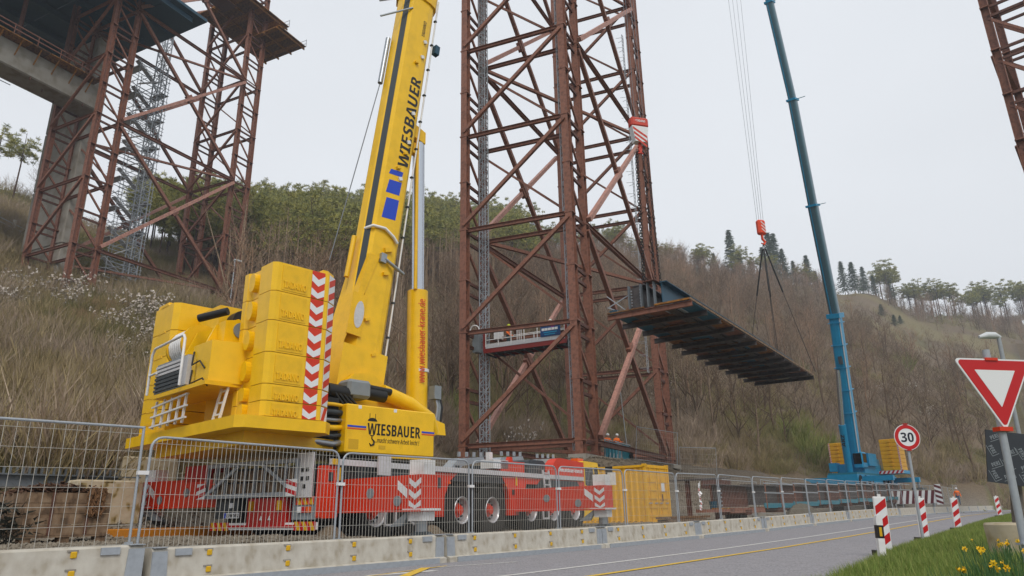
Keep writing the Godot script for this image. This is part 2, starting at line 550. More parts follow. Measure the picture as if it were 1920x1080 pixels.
func ground_color(x: float, z: float, y: float) -> Color:
	var d := sqrt(x * x + z * z)
	var phi := rad_to_deg(atan2(-z, x))
	var n1 := noise_a.get_noise_2d(x * 2.0, z * 2.0)
	var n2 := noise_b.get_noise_2d(x * 3.0, z * 3.0)
	if z > -11.75:
		return Color(0.15, 0.19, 0.04).lerp(Color(0.23, 0.24, 0.07), clampf(0.5 + n2, 0, 1))
	var r := hill_row(phi)
	if d < r[1] - 1.0 or (z > -24.0 and x > 20.0 and x < 70.0):
		var c := Color(0.30, 0.27, 0.225).lerp(Color(0.20, 0.165, 0.125), smoothstep(0.9, 2.6, y + n2 * 0.6))
		return c
	var c2 := Color(0.20, 0.15, 0.10).lerp(Color(0.27, 0.205, 0.13), clampf(0.5 + n1 * 1.2, 0, 1))
	c2 = c2.lerp(Color(0.15, 0.15, 0.05), clampf(n2 * 1.5, 0, 0.7))
	var dry := smoothstep(0.0, 0.18, n1 + 0.12)
	if phi < 14.0 and d > 225.0 and d < 375.0: c2 = c2.lerp(Color(0.27, 0.235, 0.11), 0.85 * dry * smoothstep(225.0, 255.0, d))
	if phi > 68.0 and d > 95.0: c2 = c2.lerp(Color(0.27, 0.20, 0.11), 0.8 * dry)
	if phi > 36.0 and phi < 48.0 and d < 105.0: c2 = c2.lerp(Color(0.27, 0.23, 0.10), 0.7 * dry)
	return c2

func build_land() -> void:
	noise_a.seed = 11; noise_a.frequency = 0.012; noise_a.fractal_octaves = 3
	noise_b.seed = 17; noise_b.frequency = 0.05; noise_b.fractal_octaves = 3
	var rings := [0.3]
	while rings[rings.size() - 1] < 42.0: rings.append(rings[rings.size() - 1] + (0.9 if rings[rings.size() - 1] < 9.0 else 0.4))
	while rings[rings.size() - 1] < 900.0: rings.append(rings[rings.size() - 1] * 1.032 + 0.2)
	var angs := []
	var a := -14.0
	while a < 96.0:
		angs.append(a); a += 0.6
	while a < 346.0:
		angs.append(a); a += 4.0
	var na := angs.size()
	var pos := PackedVector3Array()
	var cols := PackedColorArray()
	for r in rings:
		for an in angs:
			var x: float = r * cos(deg_to_rad(an))
			var z: float = -r * sin(deg_to_rad(an))
			var y := ground_y(x, z)
			pos.append(Vector3(x, y, z))
			cols.append(ground_color(x, z, y))
	var idx := PackedInt32Array()
	for i in rings.size() - 1:
		for k in na:
			var j := (k + 1) % na
			var p := i * na + k; var q := i * na + j; var s := p + na; var t := q + na
			idx.append_array([p, q, t, p, t, s])
	var nr := PackedVector3Array()
	nr.resize(pos.size())
	for k in range(0, idx.size(), 3):
		var m := (pos[idx[k + 2]] - pos[idx[k]]).cross(pos[idx[k + 1]] - pos[idx[k]])
		if m.y < 0: m = -m
		for e in 3: nr[idx[k + e]] += m
	for i in nr.size(): nr[i] = nr[i].normalized()
	var arr := []
	arr.resize(Mesh.ARRAY_MAX)
	arr[Mesh.ARRAY_VERTEX] = pos; arr[Mesh.ARRAY_NORMAL] = nr; arr[Mesh.ARRAY_COLOR] = cols; arr[Mesh.ARRAY_INDEX] = idx
	var mesh := ArrayMesh.new()
	mesh.add_surface_from_arrays(Mesh.PRIMITIVE_TRIANGLES, arr)
	structure("ground", mesh, M.ground)
	# the road and its markings
	var b := MB.new()
	var x0 := -60.0
	while x0 < 240.0:
		var x1 := x0 + (1.0 if x0 > -5.0 and x0 < 60.0 else 5.0)
		for k in 6:
			var za := lerpf(-11.6, table(EDGE, x0), k / 6.0); var zb := lerpf(-11.6, table(EDGE, x0), (k + 1) / 6.0)
			var zc := lerpf(-11.6, table(EDGE, x1), k / 6.0); var zd := lerpf(-11.6, table(EDGE, x1), (k + 1) / 6.0)
			b.quad(Vector3(x0, road_y(x0, zb), zb), Vector3(x1, road_y(x1, zd), zd), Vector3(x1, road_y(x1, zc), zc), Vector3(x0, road_y(x0, za), za))
		x0 = x1
	var road := structure("road", b.mesh(), M.asphalt)
	stripe(road, "edge_line", [[-30.0, -7.4], [8.0, -7.45], [16.0, -7.6], [30.0, -7.85], [60.0, -8.1], [150.0, -8.4]], 0.14, M.line_white, 0.005)
	stripe(road, "yellow_line", [[-30.0, -6.0], [8.0, -6.05], [15.0, -6.25], [30.0, -6.6], [60.0, -7.1], [150.0, -7.8]], 0.14, M.line_yellow, 0.009)
	stripe(road, "short_line", [[9.9, -10.4], [12.0, -9.75]], 0.12, M.line_white, 0.005)
	stripe(road, "cross_mark", [[7.9, -9.7], [10.6, -10.4]], 0.07, M.line_yellow, 0.009)
	stripe(road, "cross_mark", [[8.2, -9.0], [10.0, -10.35]], 0.2, M.line_yellow, 0.013)
	stripe(road, "old_mark", [[8.2, -9.9], [9.5, -9.6]], 0.3, M.line_white, 0.005)

func stripe(parent: Node, called: String, pts: Array, w: float, m: Material, up: float) -> void:
	var b := MB.new()
	for i in pts.size() - 1:
		var n := maxi(1, int(absf(pts[i + 1][0] - pts[i][0]) / 1.5))
		for k in n:
			var p := Vector2(pts[i][0], pts[i][1]).lerp(Vector2(pts[i + 1][0], pts[i + 1][1]), float(k) / n)
			var q := Vector2(pts[i][0], pts[i][1]).lerp(Vector2(pts[i + 1][0], pts[i + 1][1]), float(k + 1) / n)
			var s := (q - p).orthogonal().normalized() * w * 0.5
			var f := func(t: Vector2) -> Vector3: return Vector3(t.x, road_y(t.x, t.y) + up, t.y)
			b.quad(f.call(p + s), f.call(p - s), f.call(q - s), f.call(q + s))
	for i in range(0, b.n.size()):
		if b.n[i].y < 0: b.n[i] = -b.n[i]
	part(parent, called, b.mesh(), m)

# ------------------------------------------------------------------ vegetation
func blade(b: MB, p: Vector3, d: Vector3, w: float) -> void:
	var s := d.cross(Vector3(rng.randf_range(-1, 1), rng.randf_range(-0.3, 0.3), rng.randf_range(-1, 1))).normalized() * w * 0.5
	b.tri(p - s, p + s, p + d)

func branch(wood: MB, twigs: MB, p: Vector3, d: Vector3, r: float, level: int, tw: float) -> void:
	var pts := [p]
	var rad := [r]
	var q := p
	var dir := d
	var seg := 3
	for i in seg:
		dir = (dir + Vector3(rng.randf_range(-0.25, 0.25), rng.randf_range(-0.05, 0.22), rng.randf_range(-0.25, 0.25)) * d.length()).normalized() * d.length()
		q += dir / seg
		pts.append(q); rad.append(r * (1.0 - 0.26 * (i + 1)))
	if level < 2: wood.tube(pts, rad, 4 if level == 0 else 3, false)
	if level >= 2:
		for i in seg: blade(twigs, pts[i], pts[i + 1] - pts[i] + (pts[i + 1] - pts[i]) * 0.2, maxf(rad[i] * 2.0, tw))
	if level >= 3: return
	var n := 5 if level == 0 else 4
	for i in n:
		var t := rng.randf_range(0.3, 1.0)
		var k := mini(int(t * seg), seg - 1)
		var o: Vector3 = (pts[k] as Vector3).lerp(pts[k + 1], t * seg - k)
		var a := rng.randf() * TAU
		var side := Vector3(cos(a), rng.randf_range(0.15, 0.7), sin(a)).normalized()
		var nd := (dir.normalized() * 0.65 + side * 0.8).normalized() * d.length() * rng.randf_range(0.45, 0.72)
		branch(wood, twigs, o, nd, r * 0.5, level + 1, tw)

func bare_tree_meshes(h: float, tw: float) -> Array:
	var trunk := MB.new()
	var crown := MB.new()
	var pts := [Vector3(0, -0.6, 0)]
	var p := Vector3(0, 0, 0)
	for i in 6:
		pts.append(p)
		p += Vector3(rng.randf_range(-0.25, 0.25), h / 6.0, rng.randf_range(-0.25, 0.25))
	var rad := []
	for i in 7: rad.append(0.02 * h * (1.0 - i / 7.6))
	trunk.tube(pts, rad, 5, false)
	for i in 15:
		var t := rng.randf_range(0.3, 1.0)
		var k := clampi(int(t * 6), 1, 5)
		var a := rng.randf() * TAU
		var len := h * lerpf(0.42, 0.2, t) * rng.randf_range(0.75, 1.2)
		branch(crown, crown, pts[k] + Vector3(0, rng.randf() * 0.6, 0), Vector3(cos(a) * 0.75, rng.randf_range(0.5, 1.0), sin(a) * 0.75).normalized() * len, 0.011 * h * (1.1 - t), 1, tw)
	return [trunk.mesh(), crown.mesh()]

func pine_meshes(h: float, dense: int) -> Array:
	var trunk := MB.new()
	trunk.tube([Vector3(0, -0.6, 0), Vector3(rng.randf_range(-0.2, 0.2), h * 0.5, 0.1), Vector3(rng.randf_range(-0.3, 0.3), h * 0.97, 0)], [0.19, 0.14, 0.04], 6, false)
	for i in 5:
		var a := rng.randf() * TAU
		var y := h * rng.randf_range(0.3, 0.6)
		trunk.tube([Vector3(0, y, 0), Vector3(cos(a) * 0.9, y + 0.15, sin(a) * 0.9)], [0.03, 0.012], 3, false)
	var crown := MB.new()
	crown.has_c = true
	for i in dense:
		var t := sqrt(rng.randf())
		var y := h * lerpf(1.02, 0.6, t)
		var a := rng.randf() * TAU
		var rr := h * 0.165 * (0.25 + 0.95 * sin(minf(t * 1.15 + 0.12, 1.0) * PI * 0.72)) * rng.randf_range(0.35, 1.1)
		var p := Vector3(cos(a) * rr, y + rng.randf_range(-0.4, 0.4), sin(a) * rr)
		if rr > 0.8 and rng.randf() < 0.4: trunk.tube([Vector3(0, p.y - 0.5, 0), p], [0.04, 0.015], 3, false)
		var g := rng.randf()
		for k in 40:
			var d := Vector3(rng.randf_range(-1, 1), rng.randf_range(-0.35, 0.75), rng.randf_range(-1, 1)).normalized()
			var o := p + d * rng.randf_range(0.0, 0.42)
			crown.col = Color(0.12, 0.15, 0.035).lerp(Color(0.34, 0.31, 0.06), clampf(g * 0.7 + rng.randf() * 0.4, 0, 1))
			blade(crown, o, d * rng.randf_range(0.32, 0.66), 0.14)
	return [trunk.mesh(), crown.mesh()]

func spruce_meshes(h: float) -> Array:
	var trunk := MB.new()
	trunk.tube([Vector3(0, -0.6, 0), Vector3(0, h, 0)], [0.17, 0.02], 5, false)
	var crown := MB.new()
	crown.has_c = true
	var y := h * 0.12
	while y < h:
		var rr := (h - y) * 0.31 * rng.randf_range(0.8, 1.15) + 0.2
		var n := 7
		var off := rng.randf() * TAU
		for k in n:
			var a := off + TAU * k / n + rng.randf_range(-0.3, 0.3)
			var d := Vector3(cos(a), -0.28 + rng.randf_range(-0.15, 0.25), sin(a)) * rr * rng.randf_range(0.65, 1.1)
			for s in 9:
				crown.col = Color(0.032, 0.058, 0.030).lerp(Color(0.06, 0.09, 0.04), rng.randf())
				var o := Vector3(0, y, 0) + d * (0.1 + s / 9.0 * 0.9)
				blade(crown, o, (d.normalized() * 0.5 + Vector3(rng.randf_range(-1, 1), rng.randf_range(-0.7, 0.1), rng.randf_range(-1, 1))) * 0.7, 0.26)
		y += rng.randf_range(0.32, 0.55)
	return [trunk.mesh(), crown.mesh()]

func brush_mesh(n: int, h: float, spread: float, w: float, c0: Color, c1: Color, bloom := 0.0) -> ArrayMesh:
	var b := MB.new()
	b.has_c = true
	for i in n:
		var a := rng.randf() * TAU
		var r := spread * sqrt(rng.randf())
		var p := Vector3(cos(a) * r * 0.45, -0.15, sin(a) * r * 0.45)
		var top := Vector3(cos(a) * r, h * rng.randf_range(0.4, 1.0), sin(a) * r) + Vector3(rng.randf_range(-0.3, 0.3), 0, rng.randf_range(-0.3, 0.3)) * h * 0.3
		b.col = c0.lerp(c1, rng.randf())
		blade(b, p, top - p, w)
		var q := p.lerp(top, rng.randf_range(0.35, 0.7))
		for k in 2:
			var d := (top - p) * 0.35 + Vector3(rng.randf_range(-1, 1), rng.randf_range(-0.1, 0.6), rng.randf_range(-1, 1)) * h * 0.22
			blade(b, q, d, w * 0.7)
			if rng.randf() < bloom:
				b.col = Color(0.36, 0.30, 0.25).lerp(Color(0.56, 0.51, 0.46), rng.randf())
				for e in 3:
					var o := q + d * rng.randf_range(0.5, 1.0) + Vector3(rng.randf_range(-0.1, 0.1), rng.randf_range(-0.1, 0.1), rng.randf_range(-0.1, 0.1))
					blade(b, o, Vector3(rng.randf_range(-1, 1), rng.randf_range(-1, 1), rng.randf_range(-1, 1)).normalized() * 0.15, 0.13)
				b.col = c0.lerp(c1, rng.randf())
	return b.mesh()

func scatter(called: String, mesh: Mesh, m: Material, xfs: Array, label: String, category: String, cols := []) -> void:
	var mm := MultiMesh.new()
	mm.transform_format = MultiMesh.TRANSFORM_3D
	mm.use_colors = cols.size() > 0
	mm.mesh = mesh
	mm.instance_count = xfs.size()
	for i in xfs.size():
		mm.set_instance_transform(i, xfs[i])
		if cols.size() > 0: mm.set_instance_color(i, cols[i])
	var o := MultiMeshInstance3D.new()
	o.name = numbered(called)
	o.multimesh = mm
	o.material_override = m
	add_child(o)
	tag(o, label, category)
	o.set_meta("kind", "stuff")

func tints(xfs: Array) -> Array:   # plants of several kinds growing in patches
	var out := []
	for x in xfs:
		var p: Vector3 = x.origin
		var k := clampf(0.5 + 3.2 * noise_b.get_noise_2d(p.x * 1.3 + 40.0, p.z * 1.3) + rng.randf_range(-0.25, 0.25), 0, 1)
		out.append(Color(0.42, 0.5, 0.24).lerp(Color(1.0, 0.88, 0.74), k))
	return out

func polar(phi: float, d: float) -> Vector3:
	var x := d * cos(deg_to_rad(phi))
	var z := -d * sin(deg_to_rad(phi))
	return Vector3(x, ground_y(x, z), z)

func upright(p: Vector3, s: float, sy := 1.0) -> Transform3D:
	return Transform3D(Basis(Vector3.UP, rng.randf() * TAU).scaled_local(Vector3(s, s * sy, s)), p)

func tree_proto(called: String, meshes: Array, bark: Material, crown: Material, label: String, group: String) -> Node3D:
	var t := thing(called, label, "tree", Vector3.ZERO, 0, group)
	part(t, "trunk", meshes[0], bark)
	part(t, "crown", meshes[1], crown)
	return t

func keep_clear(p: Vector3) -> bool:   # true where a tree may stand
	if p.z > -27.0 and p.x > 15.0 and p.x < 100.0: return false
	if p.z > -13.0: return false
	if p.x > 30.0 and p.x < 64.0 and p.z > -41.0: return false
	if p.x > 18.0 and p.x < 48.0 and p.z < -74.0 and p.z > -96.0: return false
	return true

func build_woods() -> void:
	rng.seed = 4242
	var protos := []
	var lab := "leafless grey-brown deciduous tree on the wooded hillside"
	var grp := "bare trees on the hillside"
	var bare_meshes := []
	for i in 5: bare_meshes.append(bare_tree_meshes(10.0 + i, 0.045))
	var bare_spots := []
	# the nearer, larger bare trees, each one a thing
	for i in 4000:
		if bare_spots.size() >= 285: break
		var phi := rng.randf_range(1.0, 57.0)
		var row := hill_row(phi)
		var t := pow(rng.randf(), 1.3)
		var d: float = row[1] + 4.0 + t * (row[3] - row[1]) * (0.75 if phi > 30 else 0.85)
		if phi > 38.0 and d > (135.0 if phi < 45.0 else 98.0): continue
		if phi < 14.0 and d > 230.0: continue
		if phi > 46.0 and d > 62.0 and rng.randf() < 0.85: continue
		var p := polar(phi, d)
		if not keep_clear(p): continue
		var ok := true
		for q in bare_spots:
			if (q as Vector3).distance_to(p) < 2.6 + d * 0.012: ok = false; break
		if ok: bare_spots.append(p)
	for i in bare_spots.size():
		var v := i % 5
		var s := rng.randf_range(0.62, 1.05)
		var sc := Vector3(s, s * rng.randf_range(0.9, 1.2), s)
		var o: Node3D
		if i < 5:
			o = tree_proto("bare_tree", bare_meshes[v], M.bark if v % 2 else M.bark_pale, M.bark_pale if v % 3 == 0 else M.bark, lab, grp)
			o.transform = Transform3D(Basis(Vector3.UP, rng.randf() * TAU).scaled_local(sc), bare_spots[i])
			protos.append(o)
		else:
			copy(protos[v], lab, bare_spots[i], rng.randf() * 360.0, grp, sc)
	# pines on the upper left of the hill
	var pin := []
	var pine_sets := []
	for i in 5: pine_sets.append(pine_meshes(14.0 + i * 0.9, 62 + i * 6))
	var pine_spots := []
	for i in 6000:
		if pine_spots.size() >= 295: break
		var phi := rng.randf_range(37.0, 69.5)
		var row := hill_row(phi)
		var lo := lerpf(150.0, 104.0, smoothstep(44.0, 52.0, phi))
		var d: float = lerpf(lo, row[3] + 6.0, pow(rng.randf(), 2.4) if rng.randf() < 0.65 else rng.randf())
		if phi > 66.0 and d < 140.0: continue
		var p := polar(phi, d)
		var ok := true
		for q in pine_spots:
			if (q as Vector3).distance_to(p) < 3.4: ok = false; break
		if ok: pine_spots.append(p)
	var plab := "tall green-crowned pine in the dense stand on the upper hillside"
	for i in pine_spots.size():
		var v := i % 5
		var s := rng.randf_range(0.8, 1.12)
		var sc := Vector3(s, s * rng.randf_range(0.88, 1.12), s)
		if i < 5:
			var o := tree_proto("pine_tree", pine_sets[v], M.pine_bark, M.leaf, plab, "pines on the upper hillside")
			o.transform = Transform3D(Basis(Vector3.UP, rng.randf() * TAU).scaled_local(sc), pine_spots[i])
			pin.append(o)
		else: copy(pin[v], plab, pine_spots[i], rng.randf() * 360.0, "pines on the upper hillside", sc)
	var pw := [[], []]
	for i in 900:
		var phi := rng.randf_range(38.0, 69.0)
		var row := hill_row(phi)
		var p := polar(phi, rng.randf_range(lerpf(156.0, 116.0, smoothstep(44.0, 52.0, phi)), row[3] + 8.0))
		if phi > 66.0 and rng.randf() < 0.6: continue
		pw[i % 2].append(upright(p, rng.randf_range(0.75, 1.08), rng.randf_range(0.9, 1.1)))
	for v in 2:
		var pm := ArrayMesh.new()
		pm.add_surface_from_arrays(Mesh.PRIMITIVE_TRIANGLES, (pine_sets[v * 2][1] as ArrayMesh).surface_get_arrays(0))
		scatter("pine_wood", pm, M.leaf, pw[v], "green mass of pine crowns further back in the stand", "woodland")
	# slender pale trunks at the edge of the pine stand
	var sl_lab := "slender pale bare trunk at the lower edge of the pine stand"
	var sl_grp := "slender trunks below the pines"
	var sl_m := []
	for k in 3:
		var tk := MB.new()
		var hh := 12.0 + k
		var bx := rng.randf_range(-0.7, 0.7)
		tk.tube([Vector3(0, -0.5, 0), Vector3(bx * 0.3, hh * 0.5, 0.1), Vector3(bx, hh, 0)], [0.13, 0.1, 0.03], 5, false)
		var tw := MB.new()
		for j in 26:
			var t := rng.randf_range(0.45, 1.0)
			var a := rng.randf() * TAU
			var o := Vector3(bx * t * t, hh * t, 0.05)
			branch(tw, tw, o, Vector3(cos(a), 0.9, sin(a)).normalized() * rng.randf_range(0.8, 1.7), 0.03, 2, 0.035)
		sl_m.append([tk.mesh(), tw.mesh()])
	var sl_p := []
	for i in 190:
		var phi := rng.randf_range(40.0, 63.0)
		var p := polar(phi, rng.randf_range(88.0, 112.0) if phi > 47.0 else rng.randf_range(118.0, 150.0))
		var s := rng.randf_range(0.7, 1.1)
		if i < 3:
			var o := tree_proto("slender_tree", sl_m[i], M.bark_light, M.bark_pale, sl_lab, sl_grp)
			o.position = p
			sl_p.append(o)
		else:
			var o2 := copy(sl_p[i % 3], sl_lab, p, rng.randf() * 360.0, sl_grp, Vector3(s, s, s))
			if i % 17 == 0: o2.rotate_object_local(Vector3(0, 0, 1), rng.randf_range(0.25, 0.6))
	# conifers along the right-hand skyline
	var sp := spruce_meshes(15.0)
	var sp2 := spruce_meshes(13.0)
	var slab := "dark conifer standing on the skyline of the right-hand ridge"
	var sgrp := "conifers on the ridge to the right"
	var s0: Node3D = null
	var s1: Node3D = null
	for row2 in [[20.6, 1.35], [20.0, 0.9], [18.2, 1.0], [17.6, 1.5], [17.2, 1.35], [16.7, 1.05], [16.0, 0.8], [15.0, 1.15], [14.5, 0.8], [13.7, 0.95], [12.6, 1.0], [11.9, 1.2], [11.2, 0.95], [10.6, 0.7], [9.6, 0.85], [22.0, 0.7], [23.3, 0.8]]:
		var p := polar(row2[0], hill_row(row2[0])[3] + rng.randf_range(-8.0, 6.0))
		var sc := Vector3(row2[1], row2[1] * rng.randf_range(0.95, 1.15), row2[1])
		if s0 == null:
			s0 = tree_proto("spruce_tree", sp, M.bark, M.leaf, slab, sgrp)
			s0.transform = Transform3D(Basis.from_scale(sc), p)
		elif s1 == null:
			s1 = tree_proto("spruce_tree", sp2, M.bark, M.leaf, slab, sgrp)
			s1.transform = Transform3D(Basis.from_scale(sc), p)
		else: copy(s0 if rng.randf() < 0.5 else s1, slab, p, rng.randf() * 360.0, sgrp, sc)
	var rl := "dark pine in the row along the top of the right-hand meadow"
	for i in 46:
		var phi := rng.randf_range(1.0, 10.5)
		var p := polar(phi, hill_row(phi)[3] + rng.randf_range(-12.0, 14.0))
		var s := rng.randf_range(0.85, 1.35)
		copy(pin[i % 5], rl, p, rng.randf() * 360.0, "pines above the right-hand meadow", Vector3(s * 1.15, s, s * 1.15))
	for i in 44:
		var phi := rng.randf_range(14.5, 41.0)
		var s := rng.randf_range(0.6, 1.0)
		copy(pin[i % 5], "green pine crown breaking the skyline above the bare hillside wood", polar(phi, hill_row(phi)[3] + rng.randf_range(-16.0, 4.0)), rng.randf() * 360.0, "pines along the bare wood's skyline", Vector3(s * 1.15, s * 0.9, s * 1.15))
	copy(pin[1], "dark pine at the top of the brown slope beside a bare crown", polar(78.6, 150.0), 30.0, "", Vector3.ONE * 1.05)
	copy(pin[3], "smaller dark pine next to the one on the brown slope top", polar(77.2, 158.0), 80.0, "", Vector3.ONE * 0.9)
	copy(protos[2], "slim bare tree standing just right of the dark slope-top pines", polar(75.8, 156.0), 60.0, "", Vector3.ONE * 0.9)
	for e in [[10.4, 292.0, 0.32], [9.7, 285.0, 0.3], [9.3, 300.0, 0.24]]:
		copy(s0, "small round dark conifer alone on the straw-coloured meadow", polar(e[0], e[1]), 20.0, "small conifers on the meadow", Vector3(e[2] * 1.6, e[2], e[2] * 1.6))
	# the rest of the bare wood reads as one mass
	var far_xf := []
	for i in 2600:
		var phi := rng.randf_range(-2.0, 62.0)
		var row := hill_row(phi)
		var d: float = lerpf(row[1] + 6.0, row[3] + 12.0, sqrt(rng.randf()))
		if phi < 14.0 and d > 228.0 and d < 340.0 and rng.randf() < 0.93: continue
		if phi > 45.0 and d > 64.0 and rng.randf() < 0.9: continue
		var p := polar(phi, d)
		if not keep_clear(p): continue
		far_xf.append(upright(p, rng.randf_range(0.5, 0.9), rng.randf_range(0.85, 1.2)))
	for v in 3:
		var part_xf := []
		for i in range(v, far_xf.size(), 3): part_xf.append(far_xf[i])
		var mix := MB.new()
		var mesh := ArrayMesh.new()
		for k in 2:
			var arr: Array = (bare_meshes[v + 1][k] as ArrayMesh).surface_get_arrays(0)
			mesh.add_surface_from_arrays(Mesh.PRIMITIVE_TRIANGLES, arr)
		scatter("bare_wood", mesh, [M.bark, M.bark_pale, M.twig][v], part_xf, "mass of leafless grey-brown trees covering the valley side", "woodland")
	# undergrowth
	var bm1 := brush_mesh(46, 2.6, 1.5, 0.05, Color(0.24, 0.175, 0.12), Color(0.38, 0.30, 0.225))
	var bm2 := brush_mesh(46, 1.9, 1.6, 0.05, Color(0.21, 0.16, 0.075), Color(0.33, 0.26, 0.13))
	var bm3 := brush_mesh(50, 1.2, 1.4, 0.045, Color(0.19, 0.18, 0.06), Color(0.32, 0.27, 0.11))
	var sets := [[], [], []]
	for i in 15000:
		var phi := rng.randf_range(-3.0, 84.0)
		var row := hill_row(phi)
		var d: float = row[1] + 1.0 + (row[3] - row[1]) * pow(rng.randf(), 1.1)
		if phi < 14.0 and d > 235.0 and d < 345.0 and rng.randf() < 0.95: continue
		var p := polar(phi, d)
		if p.z > -24.5 and p.x > 18.0 and p.x < 72.0: continue
		if p.x > 33.0 and p.x < 60.0 and p.z > -40.0: continue
		if phi > 45.0 and phi < 64.0 and d > 72.0 and rng.randf() < 0.85: continue
		var n := noise_a.get_noise_2d(p.x * 2.5, p.z * 2.5) + rng.randf_range(-0.25, 0.25)
		var k := 0 if n > 0.05 else (1 if n > -0.15 else 2)
		if phi > 60.0 and k == 0 and rng.randf() < 0.6: k = 1
		sets[k].append(upright(p, rng.randf_range(0.6, 1.25) * (1.0 + d * 0.0012), rng.randf_range(0.7, 1.2)))
	scatter("undergrowth", bm1, M.vcol, sets[0], "brown twiggy undergrowth covering the hillside", "undergrowth")
	scatter("undergrowth", bm2, M.vcol, sets[1], "olive-brown scrub covering the hillside", "undergrowth")
	scatter("undergrowth", bm3, M.vcol, sets[2], "rough yellow-green grass and scrub on the slope", "undergrowth")
	# the scrubby bank at the left, close by
	var near1 := brush_mesh(70, 1.5, 1.1, 0.022, Color(0.20, 0.145, 0.08), Color(0.42, 0.32, 0.21))
	var near2 := brush_mesh(80, 1.0, 1.0, 0.02, Color(0.17, 0.15, 0.04), Color(0.38, 0.30, 0.14))
	var ns := [[], []]
	for i in 2600:
		var phi := rng.randf_range(55.0, 88.0)
		var row := hill_row(phi)
		var d: float = row[1] - 0.5 + pow(rng.randf(), 1.5) * 62.0
		var p := polar(phi, d)
		if p.z > -23.4: continue
		ns[0 if noise_b.get_noise_2d(p.x, p.z) + rng.randf_range(-0.2, 0.2) > 0.0 else 1].append(upright(p, rng.randf_range(0.6, 1.3)))
	var near3 := brush_mesh(150, 1.7, 1.5, 0.03, Color(0.075, 0.08, 0.018), Color(0.17, 0.15, 0.045))
	var dk := []
	for i in 420:
		var phi := rng.randf_range(60.0, 86.0)
		var p := polar(phi, hill_row(phi)[1] + 1.0 + pow(rng.randf(), 0.9) * 58.0)
		if p.z > -23.6 or noise_a.get_noise_2d(p.x * 4.0 + 50.0, p.z * 4.0) < 0.02: continue
		dk.append(upright(p, rng.randf_range(0.6, 1.3)))
	scatter("bank_scrub", near3, M.vcol, dk, "dark olive bushes tangled into the near bank", "scrub")
	scatter("bank_scrub", near1, M.vcol, ns[0], "dry brown brambles tangled over the near bank", "scrub", tints(ns[0]))
	scatter("bank_scrub", near2, M.vcol, ns[1], "olive dry grass and brambles tangled over the near bank", "scrub", tints(ns[1]))
	# blossoming and green shrubs that stand out
	var bl := brush_mesh(60, 2.0, 1.25, 0.025, Color(0.14, 0.11, 0.08), Color(0.22, 0.18, 0.13), 0.5)
	var gr := brush_mesh(130, 2.2, 1.5, 0.05, Color(0.13, 0.17, 0.03), Color(0.24, 0.25, 0.06))
	var bp: Node3D = null
	var blab := "pale blossoming thorn bush on the scrubby bank"
	for e in [[63.6, 41.0, 1.1], [63.2, 43.5, 1.0], [64.1, 46.0, 1.2], [62.5, 38.0, 0.9], [64.4, 37.5, 0.8], [62.0, 34.0, 0.8], [63.5, 30.5, 0.6], [70.0, 62.0, 1.1], [72.5, 70.0, 1.3], [75.5, 72.0, 1.2], [77.0, 70.0, 1.3], [78.5, 74.0, 1.4], [68.5, 44.0, 0.6], [60.8, 31.5, 0.7], [59.8, 33.0, 0.8], [58.0, 33.0, 0.8], [57.0, 34.5, 0.7], [72.0, 33.0, 0.45], [66.0, 33.0, 0.5], [75.0, 55.0, 0.7], [69.0, 55.0, 0.9], [68.4, 66.0, 1.5], [67.6, 69.0, 1.6], [68.0, 61.0, 1.3], [66.9, 64.0, 1.3], [67.2, 57.0, 1.2], [73.6, 79.0, 1.8], [76.4, 80.0, 1.5], [71.6, 77.0, 1.7], [68.9, 48.0, 0.9], [66.5, 50.0, 1.0], [67.5, 40.0, 0.7], [70.5, 38.0, 0.6]]:
		var p := polar(e[0], e[1])
		if bp == null:
			bp = thing("blossom_bush", blab, "bush", p, 0, "blossoming bushes on the bank")
			part(bp, "branches", bl, M.vcol)
			bp.scale = Vector3.ONE * e[2]
		else: copy(bp, blab, p, rng.randf() * 360.0, "blossoming bushes on the bank", Vector3.ONE * e[2])
	copy(bp, "white blossoming bush on the slope seen through the middle tower", polar(38.3, 62.0), 10.0, "", Vector3(1.2, 1.8, 1.2))
	for e in [[27.5, 92.0, 1.5], [26.8, 100.0, 1.7], [28.4, 97.0, 1.4], [8.6, 150.0, 1.9], [9.4, 160.0, 2.0], [11.0, 145.0, 1.7]]:
		copy(bp, "pale blossoming bush on the slope behind the lifted deck and blue crane", polar(e[0], e[1]), rng.randf() * 360.0, "far blossoming bushes", Vector3.ONE * e[2])
	var gp: Node3D = null
	for e in [[43.6, 62.0, 1.4], [44.6, 66.0, 1.6], [42.2, 64.0, 1.2], [16.6, 92.0, 1.8], [17.4, 97.0, 1.9], [15.6, 99.0, 1.6], [9.8, 185.0, 2.6]]:
		var p := polar(e[0], e[1])
		var gl := "fresh green shrub in leaf at the foot of the brown slope"
		if gp == null:
			gp = thing("green_shrub", gl, "bush", p, 0, "fresh green shrubs")
			part(gp, "foliage", gr, M.vcol)
			gp.scale = Vector3.ONE * e[2]
		else: copy(gp, gl, p, rng.randf() * 360.0, "fresh green shrubs", Vector3.ONE * e[2])

